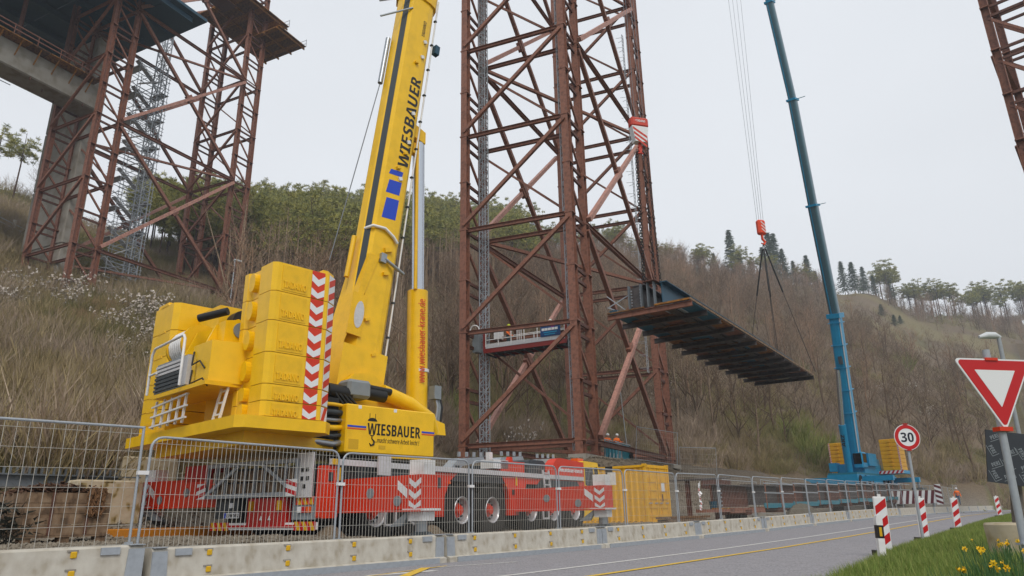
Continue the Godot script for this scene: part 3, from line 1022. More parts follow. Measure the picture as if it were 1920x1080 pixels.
func build_verge() -> void:
	rng.seed = 99
	var tuft := MB.new()
	tuft.has_c = true
	for i in 16:
		var a := rng.randf() * TAU
		var p := Vector3(cos(a), 0, sin(a)) * rng.randf() * 0.08 + Vector3(0, -0.02, 0)
		tuft.col = Color(0.13, 0.20, 0.03).lerp(Color(0.36, 0.36, 0.11), pow(rng.randf(), 2.0))
		blade(tuft, p, Vector3(rng.randf_range(-0.06, 0.06), rng.randf_range(0.05, 0.15), rng.randf_range(-0.06, 0.06)), 0.009)
	var xs := []
	for i in 21000:
		var x := rng.randf_range(5.5, 40.0) if rng.randf() < 0.85 else rng.randf_range(40.0, 70.0)
		var ez := table(EDGE, x) + 0.16
		var z := ez + (rng.randf() if rng.randf() < 0.75 else pow(rng.randf(), 3.0) * 0.3) * (5.0 + x * 0.04)
		xs.append(upright(Vector3(x, ground_y(x, z), z), rng.randf_range(0.7, 1.5)))
	scatter("verge_grass", tuft.mesh(), M.vcol, xs, "fresh green grass on the verge beside the road", "grass")
	# daffodils
	var leaf := MB.new()
	for i in 9:
		var a := rng.randf() * TAU
		var p := Vector3(cos(a), 0, sin(a)) * 0.05
		blade(leaf, p, Vector3(cos(a) * 0.08, rng.randf_range(0.22, 0.36), sin(a) * 0.08), 0.02)
	var leaf_m := leaf.mesh()
	var lm := mat(Color(0.22, 0.36, 0.16), 0.6)
	var stem := MB.new()
	stem.tube([Vector3(0, 0, 0), Vector3(0.01, 0.25, 0), Vector3(0.0, 0.31, 0.03)], 0.005, 5)
	var stem_m := stem.mesh()
	var fl := MB.new()
	for k in 6:
		var a := TAU * k / 6
		var e := Vector3(cos(a), sin(a), 0)
		var s := Vector3(-sin(a), cos(a), 0) * 0.017
		fl.tri(e * 0.01 - s * 0.5, e * 0.03 + s, e * 0.055 + Vector3(0, 0, 0.005))
		fl.tri(e * 0.01 + s * 0.5, e * 0.055 + Vector3(0, 0, 0.005), e * 0.03 - s)
		fl.tri(e * 0.01 - s * 0.5, e * 0.055 + Vector3(0, 0, 0.005), e * 0.01 + s * 0.5)
	fl.lathe(PackedVector2Array([Vector2(0.012, 0.0), Vector2(0.014, 0.03), Vector2(0.02, 0.038), Vector2(0.01, 0.012)]), 8)
	var fl_m := fl.mesh()
	var ym := mat(Color(0.93, 0.75, 0.03), 0.5)
	ym.backlight = Color(0.4, 0.35, 0.05)
	var n := 0
	var glab := "clump of yellow daffodils in the grass by the give-way sign"
	var first: Node3D = null
	for e in [[9.75, -1.31, 3], [9.43, -1.17, 1], [7.1, -1.11, 1], [7.2, -1.06, 1], [13.1, -1.75, 1], [12.4, -1.3, 2], [11.24, -1.17, 3], [11.9, -1.0, 3], [12.7, -0.95, 2], [7.52, -0.98, 1], [8.13, -0.89, 2], [6.94, -0.76, 1], [7.16, -0.69, 1], [8.11, -0.62, 1], [9.51, -0.94, 1], [10.47, -1.19, 1], [8.6, -1.15, 0], [9.0, -0.95, 0], [8.2, -1.2, 0], [10.0, -0.8, 0], [7.7, -0.8, 0]]:
		var p := Vector3(e[0], ground_y(e[0], e[1]), e[1])
		var t := thing("daffodil", glab if e[2] > 0 else "clump of long blue-green daffodil leaves without flowers by the give-way sign", "flower", p, rng.randf() * 360.0, "daffodils on the verge")
		for k in 3: part(t, "leaf", leaf_m, lm, Transform3D(Basis(Vector3.UP, rng.randf() * TAU), Vector3(rng.randf_range(-0.1, 0.1), -0.02, rng.randf_range(-0.1, 0.1))))
		for k in e[2]:
			var o := Vector3(rng.randf_range(-0.12, 0.12), -0.02, rng.randf_range(-0.12, 0.12))
			var turn := Basis(Vector3.UP, rng.randf() * TAU)
			var s := part(t, "stem", stem_m, lm, Transform3D(turn, o))
			var look := Basis.looking_at(-(Vector3(-0.75, rng.randf_range(-0.1, 0.35), 0.3) + Vector3(rng.randf_range(-0.6, 0.6), 0, rng.randf_range(-0.6, 0.6))).normalized())
			part(s, "bloom", fl_m, ym, Transform3D(turn.inverse() * look, Vector3(0, 0.31, 0.04)).scaled_local(Vector3.ONE * 0.62))
	# loose stones on the building site
	var st := MB.new()
	for i in 5:
		var c := Vector3(rng.randf_range(-0.12, 0.12), 0.01, rng.randf_range(-0.12, 0.12))
		var sz := Vector3(rng.randf_range(0.03, 0.07), rng.randf_range(0.02, 0.05), rng.randf_range(0.03, 0.07))
		st.box(c, sz, Basis.from_euler(Vector3(rng.randf(), rng.randf() * 3, rng.randf())))
	var sx := []
	for i in 9000:
		var x := rng.randf_range(0.0, 46.0)
		var z := -12.2 - pow(rng.randf(), 1.4) * 13.0
		var y := ground_y(x, z)
		sx.append(upright(Vector3(x, y, z), rng.randf_range(0.6, 1.6)))
	scatter("gravel", st.mesh(), mat(Color(0.58, 0.55, 0.50), 0.9, 0.0, T.soil, 1.0), sx, "loose grey-brown gravel on the building site ground", "gravel")
# ------------------------------------------------------------------ shoring towers
const BAY := 7.9
const PAIR := 2.7
const LONG := 19.2
const WIDE := 8.2

func shoring_tower(label: String, at: Vector3, turn: float, first: float, n: int, skew: float) -> Node3D:
	var t := thing("shoring_tower", label, "tower", at, turn, "brown steel shoring towers")
	var top := first + BAY * n + 3.0
	var legs := []   # bottom of each column pair: near and far column
	for e in [[0.0, 0.0], [skew, -WIDE], [LONG, 0.0], [LONG + skew, -WIDE]]:
		legs.append([Vector3(e[0], 0, e[1]), Vector3(e[0] + PAIR, 0, e[1])])
	for pr in legs:
		for q in pr:
			var c := member(t, "column", q + Vector3(0, -1.2, 0), q + Vector3(0, top, 0), 0.52, 0.56, M.brown, UH, Vector3.RIGHT)
			var y := first - BAY * 0.5
			while y < top:
				if y > 0.2: boxpart(t, "splice_plate", q + Vector3(0, y, 0), Vector3(0.62, 0.09, 0.66), M.brown)
				y += BAY * 0.5
		boxpart(t, "foot_plate", (pr[0] + pr[1]) * 0.5 + Vector3(0, -0.6, 0), Vector3(PAIR + 1.4, 0.5, 1.2), M.concrete_grey)
		# the narrow ladder frame of the pair
		var y2 := first - BAY * 0.5
		while y2 < top:
			var h := Vector3(0, y2, 0)
			if y2 > 0.2:
				member(t, "strut", pr[0] + h, pr[1] + h, 0.16, 0.22, M.brown_dark)
				member(t, "strut", pr[0] + h + Vector3(0, -0.85, 0), pr[1] + h + Vector3(0, -0.85, 0), 0.16, 0.22, M.brown_dark)
			if y2 + BAY * 0.5 - 0.85 < top:
				member(t, "lacing_brace", pr[0] + h + Vector3(0, BAY * 0.5 - 0.95, 0), pr[1] + h + Vector3(0, 0.1, 0), 0.15, 0.2, M.brown)
			y2 += BAY * 0.5
	# wide faces: one rail per bay and one diagonal
	for k in n + 1:
		var y := first + BAY * k
		for s in [[0, 1], [2, 3]]:
			for c in 2:
				var a: Vector3 = legs[s[0]][c]; var b: Vector3 = legs[s[1]][c]
				member(t, "cross_rail", a + Vector3(0, y, 0), b + Vector3(0, y, 0), 0.26, 0.3, M.brown, UH)
				if k < n:
					var o := Vector3(-0.3 if c == 0 else 0.3, 0, 0)
					if c == 0: member(t, "diagonal_brace", b + o + Vector3(0, y + 0.35, 0), a + o + Vector3(0, y + BAY - 0.35, 0), 0.26, 0.26, M.brown)
					else: member(t, "diagonal_brace", b + o + Vector3(0, y + BAY - 0.35, 0), a + o + Vector3(0, y + 0.35, 0), 0.17, 0.17, M.brown)
	# long faces: large crosses over two bays
	var k2 := 0
	while k2 <= n:
		var y := first + BAY * k2
		for s in [[0, 2, 0.2], [1, 3, -0.2]]:
			var a: Vector3 = legs[s[0]][1] + Vector3(0, y, s[2]); var b: Vector3 = legs[s[1]][0] + Vector3(0, y, s[2])
			member(t, "long_rail", a, b, 0.3, 0.36, M.brown, UH)
			if k2 + 2 <= n + 1:
				var up := Vector3(0, BAY * 2.0, 0)
				member(t, "long_brace", a + up - Vector3(0, 0.4, 0), b + Vector3(0, 0.4, 0), 0.34, 0.36, M.brown)
				var off := Vector3(0, 0, 0.2 * signf(s[2]))
				member(t, "long_brace", a + off + Vector3(0, 0.4, 0), b + off + up - Vector3(0, 0.4, 0), 0.34, 0.36, M.brown_light)
				var mid := (a + b) * 0.5 + Vector3(0, BAY, 0.1 * signf(s[2]))
				boxpart(t, "gusset_plate", mid, Vector3(0.95, 0.95, 0.4), M.brown, Basis(Vector3(0, 0, 1), PI / 4))
		if k2 < n:   # brace lying in plan
			member(t, "plan_brace", legs[1][1] + Vector3(0, y + 0.1, 0), legs[2][0] + Vector3(0, y + 0.1, 0), 0.24, 0.26, M.brown)
		k2 += 2
	return t

func lattice(b: MB, base: Vector3, h: float, w: float, step: float, r: float) -> void:
	var q := [Vector3(-w, 0, -w), Vector3(w, 0, -w), Vector3(w, 0, w), Vector3(-w, 0, w)]
	for i in 4:
		b.bar(base + q[i], base + q[i] + Vector3(0, h, 0), r * 1.7, r * 1.7)
		var j := (i + 1) % 4
		var y := 0.0
		var flip := i % 2 == 0
		while y + step <= h:
			b.bar(base + q[i] + Vector3(0, y, 0), base + q[j] + Vector3(0, y, 0), r, r)
			if flip: b.bar(base + q[i] + Vector3(0, y, 0), base + q[j] + Vector3(0, y + step, 0), r, r)
			else: b.bar(base + q[j] + Vector3(0, y, 0), base + q[i] + Vector3(0, y + step, 0), r, r)
			flip = not flip
			y += step

func build_towers() -> void:
	var t := shoring_tower("tall brown lattice tower in the middle, with workers on a hoist platform", Vector3(37.9, 4.9, -25.4), 12.0, 0.55, 7, -0.75)
	shoring_tower("brown lattice tower at the left around the grey concrete pier", Vector3(24.0, 24.0, -79.2), 13.0, 5.05, 6, 0.0)
	shoring_tower("brown lattice tower cut off by the upper right picture corner", Vector3(60.0, 1.0, 0.3), -95.0, 2.2, 6, 0.0)
	# slim ladder on the far right pair of the middle tower
	var b := MB.new()
	for s in [-0.22, 0.22]: b.bar(Vector3(LONG + s - 0.75, 8, -0.55), Vector3(LONG + s - 0.75, 44, -0.55), 0.05, 0.05)
	var y := 8.0
	while y < 44.0:
		b.bar(Vector3(LONG - 0.97, y, -0.55), Vector3(LONG - 0.53, y, -0.55), 0.04, 0.04)
		if int(y * 10) % 3 == 0:
			b.bar(Vector3(LONG - 0.97, y, -0.55), Vector3(LONG - 1.15, y, -1.15), 0.03, 0.03)
			b.bar(Vector3(LONG - 0.53, y, -0.55), Vector3(LONG - 0.35, y, -1.15), 0.03, 0.03)
		y += 0.4
	part(t, "access_ladder", b.mesh(), M.galv)
	build_hoist()
	build_deck()
	build_left_bridge()

func build_hoist() -> void:
	# mast climbing work platform inside the near end of the middle tower; same axes as the tower
	var p := thing("mast_platform", "mast climbing work platform with a red floor frame hung between tower columns", "work platform", Vector3(37.9, 4.9, -25.4), 12.0)
	var b := MB.new()
	lattice(b, Vector3(1.25, 0.0, -7.7), 40.0, 0.26, 0.5, 0.035)
	part(p, "mast", b.mesh(), M.galv)
	b = MB.new()
	lattice(b, Vector3(0.75, 0.0, -0.55), 40.0, 0.2, 0.5, 0.03)
	part(p, "mast", b.mesh(), M.galv)
	var y := 7.3
	boxpart(p, "floor_frame", Vector3(0.62, y + 0.02, -4.15), Vector3(0.08, 0.32, 6.5), M.hoist_red)
	boxpart(p, "floor_frame", Vector3(2.15, y + 0.02, -4.15), Vector3(0.08, 0.32, 6.5), M.hoist_red)
	boxpart(p, "floor_deck", Vector3(1.4, y + 0.1, -4.15), Vector3(1.46, 0.1, 6.5), M.girder)
	for k in 9: boxpart(p, "floor_rib", Vector3(1.4, y - 0.2, -7.2 + k * 0.76), Vector3(1.5, 0.12, 0.08), M.charcoal)
	boxpart(p, "toe_board", Vector3(0.56, y + 0.34, -4.1), Vector3(0.03, 0.32, 6.2), M.alu)
	for x in [0.56, 2.2]:
		for h in [0.8, 1.35]: member(p, "guard_rail", Vector3(x, y + h, -7.2), Vector3(x, y + h, -1.0), 0.05, 0.05, M.white)
		for k in 7: member(p, "rail_post", Vector3(x, y + 0.3, -7.2 + k * 1.03), Vector3(x, y + 1.37, -7.2 + k * 1.03), 0.05, 0.05, M.white)
	for z in [-7.35, -0.95]:
		boxpart(p, "end_frame", Vector3(0.62, y + 0.68, z), Vector3(0.12, 1.4, 0.14), M.hoist_red)
	boxpart(p, "drive_box", Vector3(0.7, y + 0.75, -8.0), Vector3(0.5, 1.5, 0.5), M.grey)
	boxpart(p, "drive_box", Vector3(1.4, y + 1.0, -0.75), Vector3(0.6, 1.5, 0.5), M.grey)
	boxpart(p, "control_cabinet", Vector3(1.9, y + 1.45, -6.85), Vector3(0.5, 0.75, 0.55), M.white)
	boxpart(p, "cabinet_lid", Vector3(1.9, y + 1.86, -6.85), Vector3(0.6, 0.07, 0.65), M.charcoal)
	var c := MB.new()
	var pts := []
	for k in 9:
		var a := PI * k / 8.0
		pts.append(Vector3(0.5, y + 1.6 + 0.42 * sin(a), -8.1 - 0.38 * cos(a)))
	c.tube(pts, 0.05, 8)
	part(p, "cable_loop", c.mesh(), M.white)
	for k in 3: member(p, "inner_gate_bar", Vector3(0.75, y + 0.4, -4.75 + k * 0.16), Vector3(0.75, y + 1.3, -4.75 + k * 0.16), 0.05, 0.05, M.white)
	# the blue banner on the railing
	var bn := boxpart(p, "banner", Vector3(0.5, y + 0.98, -2.05), Vector3(0.02, 1.05, 1.5), M.banner)
	var fx := face(Vector3(0.485, y + 0.96, -2.05), Vector3(0, 0, 1), Vector3.UP)
	for e in [[-0.55, 0.2], [-0.32, 0.22], [-0.06, 0.24], [0.2, 0.22], [0.45, 0.22]]:
		part(p, "banner_print", UB, M.sign_white, fx * Transform3D(Basis.from_scale(Vector3(e[1], 0.17, 0.012)), Vector3(e[0], 0.0, 0)))
	part(p, "banner_print", UB, M.magenta, fx * Transform3D(Basis(Vector3(0, 0, 1), 0.25) * Basis.from_scale(Vector3(0.5, 0.16, 0.012)), Vector3(0.3, 0.24, 0)))
	part(p, "banner_print", UB, M.cyan, fx * Transform3D(Basis.from_scale(Vector3(1.0, 0.07, 0.012)), Vector3(-0.02, -0.22, 0)))
	part(p, "banner_print", UB, M.cyan, fx * Transform3D(Basis.from_scale(Vector3(0.8, 0.07, 0.012)), Vector3(-0.05, -0.36, 0)))

func chain_mesh(len: float) -> ArrayMesh:
	var b := MB.new()
	var y := 0.0
	var k := 0
	while y < len:
		var pts := []
		for i in 9:
			var a := TAU * i / 8.0
			var w := Vector3(sin(a) * 0.09, -cos(a) * 0.15 - y - 0.15, 0)
			if k % 2: w = Vector3(0, w.y, w.x)
			pts.append(w)
		b.tube(pts, 0.028, 4, false)
		y += 0.235
		k += 1
	return b.mesh()

func build_deck() -> void:
	var org := Vector3(35.2, 12.0, -18.5)
	var t := thing("bridge_deck_panel", "dark steel bridge deck panel hanging from two crane hooks", "bridge deck", org, 4.5)
	rng.seed = 31
	var pm := [M.deck_steel, M.deck_blue, M.deck_steel, M.brown, M.deck_wood, M.deck_steel]
	for i in 12:
		var x0 := 0.15 + i * 2.44
		for j in 5:
			var z0 := -2.5 + j * 1.0
			var m: Material = pm[rng.randi() % 6]
			if i < 2 and j in [0, 4]: m = M.deck_blue
			if i == 0 and j == 3: m = M.galv
			boxpart(t, "deck_plate", Vector3(x0 + 1.22, 0.30 + rng.randf_range(0.0, 0.05), z0 + 0.5), Vector3(2.4, 0.05, 0.97), m)
	for i in 13:
		var x := 0.1 + i * 2.44
		var w := 2.62 if i > 0 else 2.65
		member(t, "cross_beam", Vector3(x, 0.12, -w - (0.25 if i % 2 else 0.0)), Vector3(x, 0.12, w), 0.2, 0.3, M.brown if i == 0 else M.girder, UH)
	for i in 11:
		member(t, "timber_strip", Vector3(2.0 + i * 2.44, 0.2, -1.9 + rng.randf_range(-0.4, 0.4)), Vector3(2.0 + i * 2.44, 0.2, 0.3 + rng.randf_range(-0.5, 1.2)), 0.16, 0.07, M.plank)
	for z in [-1.0, 1.05]: member(t, "bottom_flange", Vector3(0.2, 0.22, z), Vector3(29.4, 0.22, z), 0.5, 0.1, M.girder)
	# the plate girder that stands on it
	boxpart(t, "girder_web", Vector3(14.8, 1.1, -0.6), Vector3(29.0, 1.45, 0.05), M.girder)
	boxpart(t, "girder_flange", Vector3(14.8, 1.86, -0.6), Vector3(29.0, 0.06, 0.8), M.girder)
	boxpart(t, "girder_web", Vector3(14.9, 1.1, 0.75), Vector3(28.8, 1.45, 0.05), M.deep_blue)
	boxpart(t, "girder_flange", Vector3(14.9, 1.86, 0.75), Vector3(28.8, 0.06, 0.7), M.deep_blue)
	boxpart(t, "end_plate", Vector3(0.28, 1.1, -0.72), Vector3(0.05, 1.3, 0.7), M.girder)
	for z in [-1.15, -0.38, 0.05, 0.45]: boxpart(t, "end_stiffener", Vector3(0.15, 1.1, z), Vector3(0.3, 1.5, 0.06), M.girder_rail)
	boxpart(t, "end_cap", Vector3(0.2, 1.87, 0.25), Vector3(0.7, 0.05, 0.8), M.brown_dark)
	for z in [-1.05, -0.48]:
		for k in 6: boxpart(t, "bolt", Vector3(0.22, 0.65 + k * 0.18, z), Vector3(0.06, 0.07, 0.07), M.galv)
	member(t, "edge_board", Vector3(-0.05, 0.38, 2.6), Vector3(29.5, 0.38, 2.6), 0.06, 0.14, M.plank_grey)
	member(t, "timber_edge", Vector3(0.0, 0.37, 0.45), Vector3(0.0, 0.37, 2.55), 0.2, 0.1, M.plank_y)
	member(t, "timber_edge", Vector3(0.02, 0.36, -2.6), Vector3(0.02, 0.36, -0.2), 0.16, 0.08, M.plank)
	for e in [[-2.7, 1.55, -1.5, 0.35], [-2.6, 0.85, -1.2, 1.35], [-2.7, 0.85, -1.9, 0.35]]:
		member(t, "loose_bar", Vector3(0.3, e[1], e[0]), Vector3(0.4, e[3] + 0.1, e[2]), 0.05, 0.05, M.galv)
	boxpart(t, "blue_tarp_roll", Vector3(0.9, 0.5, -2.35), Vector3(1.2, 0.26, 0.5), M.deep_blue)
	# the yellow crane's hook block and chains
	var h := thing("hook_block", "red and white striped hook block with chains holding the near deck end", "crane hook", Vector3(36.4, 22.9, -18.75), 4.5 - 39.0)
	var b := MB.new()
	b.cbox(Vector3(0, 2.75, 0), Vector3(1.55, 0.85, 0.7), 0.12)
	part(h, "sheave_case", b.mesh(), M.hook_red)
	b = MB.new()
	b.prism(PackedVector2Array([Vector2(-0.72, 2.34), Vector2(0.72, 2.34), Vector2(0.52, 0.95), Vector2(-0.5, 0.95)]), -0.3, 0.3)
	part(h, "striped_body", b.mesh(), M.sign_white)
	for k in 3:
		var s := MB.new()
		var y0 := 2.25 - k * 0.42
		s.prism(PackedVector2Array([Vector2(-0.66 + k * 0.05, y0), Vector2(0.56 - k * 0.04, y0 - 0.75), Vector2(0.56 - k * 0.04, y0 - 0.95), Vector2(-0.65 + k * 0.05, y0 - 0.22)]), 0.3, 0.315)
		part(h, "stripe", s.mesh(), M.hook_red)
	text(h, "lettering", "• TADANO", face(Vector3(0, 2.8, 0.36), Vector3.RIGHT, Vector3.UP), 0.2, 0.9, M.sign_white, 0.012)
	b = MB.new()
	b.tube([Vector3(0, 1.0, 0), Vector3(0, 0.62, 0)], 0.13, 8)
	for s in [-1.0, 1.0]:
		var pts := []
		for k in 9:
			var a := PI * 0.5 + PI * 1.1 * k / 8.0
			pts.append(Vector3(s * (0.17 - 0.24 * cos(a) * -1.0) * 1.0, 0.32 + 0.3 * sin(a), 0))
		b.tube(pts, [0.12, 0.12, 0.11, 0.11, 0.1, 0.1, 0.09, 0.08, 0.05], 7)
	part(h, "double_hook", b.mesh(), M.hook_red)
	var cm := chain_mesh(11.4)
	h.scale = Vector3.ONE * 0.8
	for e in [[-0.42, 0.25], [-0.3, -0.25], [0.42, 0.25], [0.32, -0.25]]:
		var lean := Basis(Vector3(0, 0, 1), 0.02 * signf(e[0]))
		part(h, "chain", cm, M.chain, Transform3D(lean, Vector3(e[0], 0.25, e[1])))
	for e in [-0.5, -0.25, 0.25, 0.5]: member(h, "rope", Vector3(e, 3.1, 0), Vector3(e * 0.8, 60.0, 0), 0.035, 0.035, M.rope, UC)
	# the blue crane's hook
	var g := thing("hook_block", "small orange hook block with black slings to the far deck end", "crane hook", Vector3(62.8, 24.6, -20.4), -34.0)
	b = MB.new()
	b.cbox(Vector3(0, 1.95, 0), Vector3(0.85, 1.5, 0.55), 0.15)
	part(g, "sheave_case", b.mesh(), M.hook_orange)
	for k in 3: part(g, "stripe", UB, M.sign_white, Transform3D(Basis(Vector3(0, 0, 1), -0.7) * Basis.from_scale(Vector3(0.6, 0.1, 0.02)), Vector3(0.08, 1.55 + k * 0.35, 0.29)))
	b = MB.new()
	b.tube([Vector3(0, 1.2, 0), Vector3(0.0, 0.75, 0), Vector3(0.25, 0.5, 0), Vector3(0.1, 0.22, 0), Vector3(-0.2, 0.35, 0)], [0.12, 0.12, 0.12, 0.1, 0.05], 7)
	part(g, "hook", b.mesh(), M.hook_orange)
	for e in [[-2.1, -2.0], [-1.7, 2.0], [1.6, -2.0], [2.1, 1.9]]:
		member(g, "sling", Vector3(0, 0.35, 0), Vector3(e[0], -12.2, e[1]), 0.05, 0.05, M.chain, UC)
		member(g, "sling_sleeve", Vector3(0, 0.35, 0).lerp(Vector3(e[0], -12.2, e[1]), 0.05), Vector3(0, 0.35, 0).lerp(Vector3(e[0], -12.2, e[1]), 0.4), 0.14, 0.14, M.chain, UC)
	for e in [-0.35, -0.12, 0.12, 0.35]: member(g, "rope", Vector3(e, 2.6, 0), Vector3(e * 3.0 + 1.0, 46.0, 0), 0.03, 0.03, M.rope, UC)

func build_left_bridge() -> void:
	# grey pier inside the left tower, with formwork and deck above
	var p := thing("bridge_pier", "tall pale concrete pier standing inside the left lattice tower", "pier", Vector3(24.0, 23.4, -79.2), 13.0)
	for e in [[0.0, 8.0], [8.03, 8.0], [16.06, 8.0], [24.09, 12.0]]:
		var b := MB.new()
		b.cbox(Vector3(3.7, e[0] + e[1] * 0.5, -11.0), Vector3(1.9, e[1], 8.0), 0.12)
		part(p, "pier_lift", b.mesh(), M.concrete_grey)
	boxpart(p, "footing", Vector3(3.7, 0.0, -11.0), Vector3(4.0, 1.0, 10.0), M.concrete_grey)
	# stair tower of scaffolding beside the pier
	var s := thing("scaffold_stair", "galvanised scaffold stair tower beside the concrete pier", "scaffold", Vector3(31.8, 25.5, -88.1), 13.0)
	for z in [-1.4, 1.4]:
		for x in [-2.2, 0.0, 2.2]: member(s, "standard", Vector3(x, -1, z), Vector3(x, 33, z), 0.08, 0.08, M.galv, UC)
	for f in 17:
		var y := f * 2.0
		var sg := 1.0 if f % 2 else -1.0
		for z in [-1.4, 1.4]:
			for h in [0.0, 0.5, 1.0]: member(s, "ledger", Vector3(-2.4, y + h, z), Vector3(2.4, y + h, z), 0.06, 0.06, M.galv)
		for x in [-2.2, 0.0, 2.2]: member(s, "transom", Vector3(x, y, -1.5), Vector3(x, y, 1.5), 0.06, 0.06, M.galv)
		boxpart(s, "landing", Vector3(1.9 * sg, y + 0.05, 0), Vector3(1.0, 0.06, 2.6), M.alu)
		member(s, "stair_flight", Vector3(-1.5 * sg, y + 0.0, 0.6 * sg), Vector3(1.5 * sg, y + 2.0, 0.6 * sg), 0.7, 0.09, M.alu)
		member(s, "stair_rail", Vector3(-1.5 * sg, y + 1.0, 0.95 * sg), Vector3(1.5 * sg, y + 3.0, 0.95 * sg), 0.05, 0.05, M.galv)
		if f % 2 == 0: member(s, "bracing", Vector3(-2.2, y, 1.45), Vector3(2.2, y + 2.0, 1.45), 0.05, 0.05, M.galv)
	# slim lattice mast
	var b2 := MB.new()
	lattice(b2, Vector3.ZERO, 56.0, 0.55, 1.2, 0.07)
	var ms := solo("lattice_mast", b2.mesh(), M.galv, "slim grey lattice mast rising behind the left tower", "mast", Vector3(33.2, 25.5, -87.6), 13.0)
	# the bridge itself at the top left: concrete beam, blue deck underside, walkways
	var d := thing("bridge_superstructure", "unfinished bridge deck with blue steel underside and timber walkway at the top left", "bridge", Vector3(24.0, 24.0, -79.2), 13.0)
	rng.seed = 77
	var cb := MB.new()
	cb.cbox(Vector3(-16.0, 25.6, -6.6), Vector3(38.0, 3.1, 3.2), 0.15)
	part(d, "concrete_beam", cb.mesh(), M.concrete_grey)
	for i in 9: boxpart(d, "steel_panel", Vector3(-35.0 + i * 5.2, 38.2, -13.0), Vector3(5.1, 0.4, 34.0), M.deep_blue)
	for i in 8: member(d, "steel_girder", Vector3(-37.0, 37.5, -29.0 + i * 4.6), Vector3(7.6, 37.5, -29.0 + i * 4.6), 0.4, 0.9, M.deep_blue, UH)
	for i in 19:
		boxpart(d, "walkway_board", Vector3(-35.0 + i * 2.0, 27.35, -4.7), Vector3(1.92, 0.12, 1.7), M.plank_y if i % 3 else M.plank)
		member(d, "walkway_bracket", Vector3(-35.0 + i * 2.0, 25.6, -5.0), Vector3(-35.0 + i * 2.0, 27.2, -3.9), 0.1, 0.14, M.plank_y)
		member(d, "hanging_bolt", Vector3(-35.0 + i * 2.0, 24.05, -5.02 - (i % 3) * 1.2), Vector3(-35.0 + i * 2.0, 23.7, -5.02 - (i % 3) * 1.2), 0.1, 0.1, M.brown_dark)
	for h in [0.55, 1.1]: member(d, "walkway_rail", Vector3(-36.0, 27.4 + h, -3.9), Vector3(2.5, 27.4 + h, -3.9), 0.1, 0.14, M.brown)
	for i in 16: member(d, "rail_post", Vector3(-35.5 + i * 2.5, 27.3, -3.9), Vector3(-35.5 + i * 2.5, 28.6, -3.9), 0.09, 0.09, M.brown)
	for i in 5: member(d, "formwork_prop", Vector3(-22.0 + i * 5.2, 27.2, -6.5), Vector3(-22.0 + i * 5.2, 37.1, -6.5), 0.35, 0.35, M.brown_dark, UH)
	# overhanging timber platforms on top of the far column pair
	for e in [[20.5, 49.0, -3.0, 8.5, 10.0], [23.3, 45.4, 0.2, 5.6, 8.6]]:
		for i in 8: boxpart(d, "platform_plank", Vector3(e[0] - e[3] * 0.5 + (i + 0.5) * e[3] / 8.0, e[1], e[2]), Vector3(e[3] / 8.0 - 0.04, 0.12, e[4]), M.plank if i % 3 else M.plank_y)
		for z in [-0.45, -0.15, 0.15, 0.45]: member(d, "platform_joist", Vector3(e[0] - e[3] * 0.52, e[1] - 0.22, e[2] + z * e[4]), Vector3(e[0] + e[3] * 0.52, e[1] - 0.22, e[2] + z * e[4]), 0.14, 0.3, M.plank_y)
		for i in 5: member(d, "platform_post", Vector3(e[0] + e[3] * 0.5, e[1], e[2] - e[4] * 0.5 + i * e[4] / 4.0), Vector3(e[0] + e[3] * 0.5, e[1] + 1.3, e[2] - e[4] * 0.5 + i * e[4] / 4.0), 0.06, 0.06, M.galv)
		for h in [0.6, 1.2]: member(d, "platform_rail", Vector3(e[0] + e[3] * 0.5, e[1] + h, e[2] - e[4] * 0.5), Vector3(e[0] + e[3] * 0.5, e[1] + h, e[2] + e[4] * 0.5), 0.05, 0.05, M.galv)
	member(d, "edge_girder", Vector3(6.0, 48.0, -2.0), Vector3(17.0, 48.6, -2.0), 2.6, 1.0, M.brown_dark, UH)
	# far formwork platforms at the left picture edge
	var w := thing("formwork_platform", "stacked timber formwork platforms at the left picture edge", "scaffold", Vector3(14.0, 24.0, -104.0), 13.0)
	for e in [[0.0, 27.5, 4.0], [0.0, 30.0, 3.4], [0.5, 32.0, 5.5], [0.0, 24.0, 3.6]]:
		for i in 5: boxpart(w, "platform_board", Vector3(e[0] - 8.0 + i * 2.1 + e[2] * 0.4, e[1], 0), Vector3(2.06, 0.25, 5.0), M.plank if i % 2 else M.brown_dark)
		member(w, "edge_rail", Vector3(e[0] - 8.0, e[1] + 1.1, 2.4), Vector3(e[0] + e[2], e[1] + 1.1, 2.4), 0.08, 0.08, M.galv)
	for x in [-7.0, -3.0, 1.0]: member(w, "standard", Vector3(x, -8.0, -2.0), Vector3(x, 33.0, -2.0), 0.25, 0.25, M.galv)
	# lower road bridge at the far left
	var r := thing("road_viaduct", "pale concrete road viaduct with parapet posts at the left edge", "bridge", Vector3(20.0, 40.0, -112.0), 18.0)
	var rb := MB.new()
	rb.prism(PackedVector2Array([Vector2(-22, -1.2), Vector2(-22, 3.0), Vector2(14, -1.6), Vector2(14, -3.2), Vector2(4, -4.4), Vector2(-10, -3.4)]), -3.0, 3.0)
	part(r, "deck_beam", rb.mesh(), M.concrete_grey)
	for i in 15:
		var x := -20.0 + i * 2.3
		var y := 3.0 - (x + 22.0) * 4.6 / 36.0
		member(r, "parapet_post", Vector3(x, y - 0.2, 3.05), Vector3(x, y + 1.9, 3.05), 0.3, 0.3, M.concrete)
	for h in [0.7, 1.3]: member(r, "parapet_rail", Vector3(-21.0, 2.9 + h, 3.05), Vector3(13.5, -1.55 + h, 3.05), 0.08, 0.08, M.galv)
	# small site cabin boards under the left tower
	var cbn := thing("site_boards", "red, white and blue boards standing below the left tower", "board", Vector3(30.2, 24.6, -85.3), 13.0)
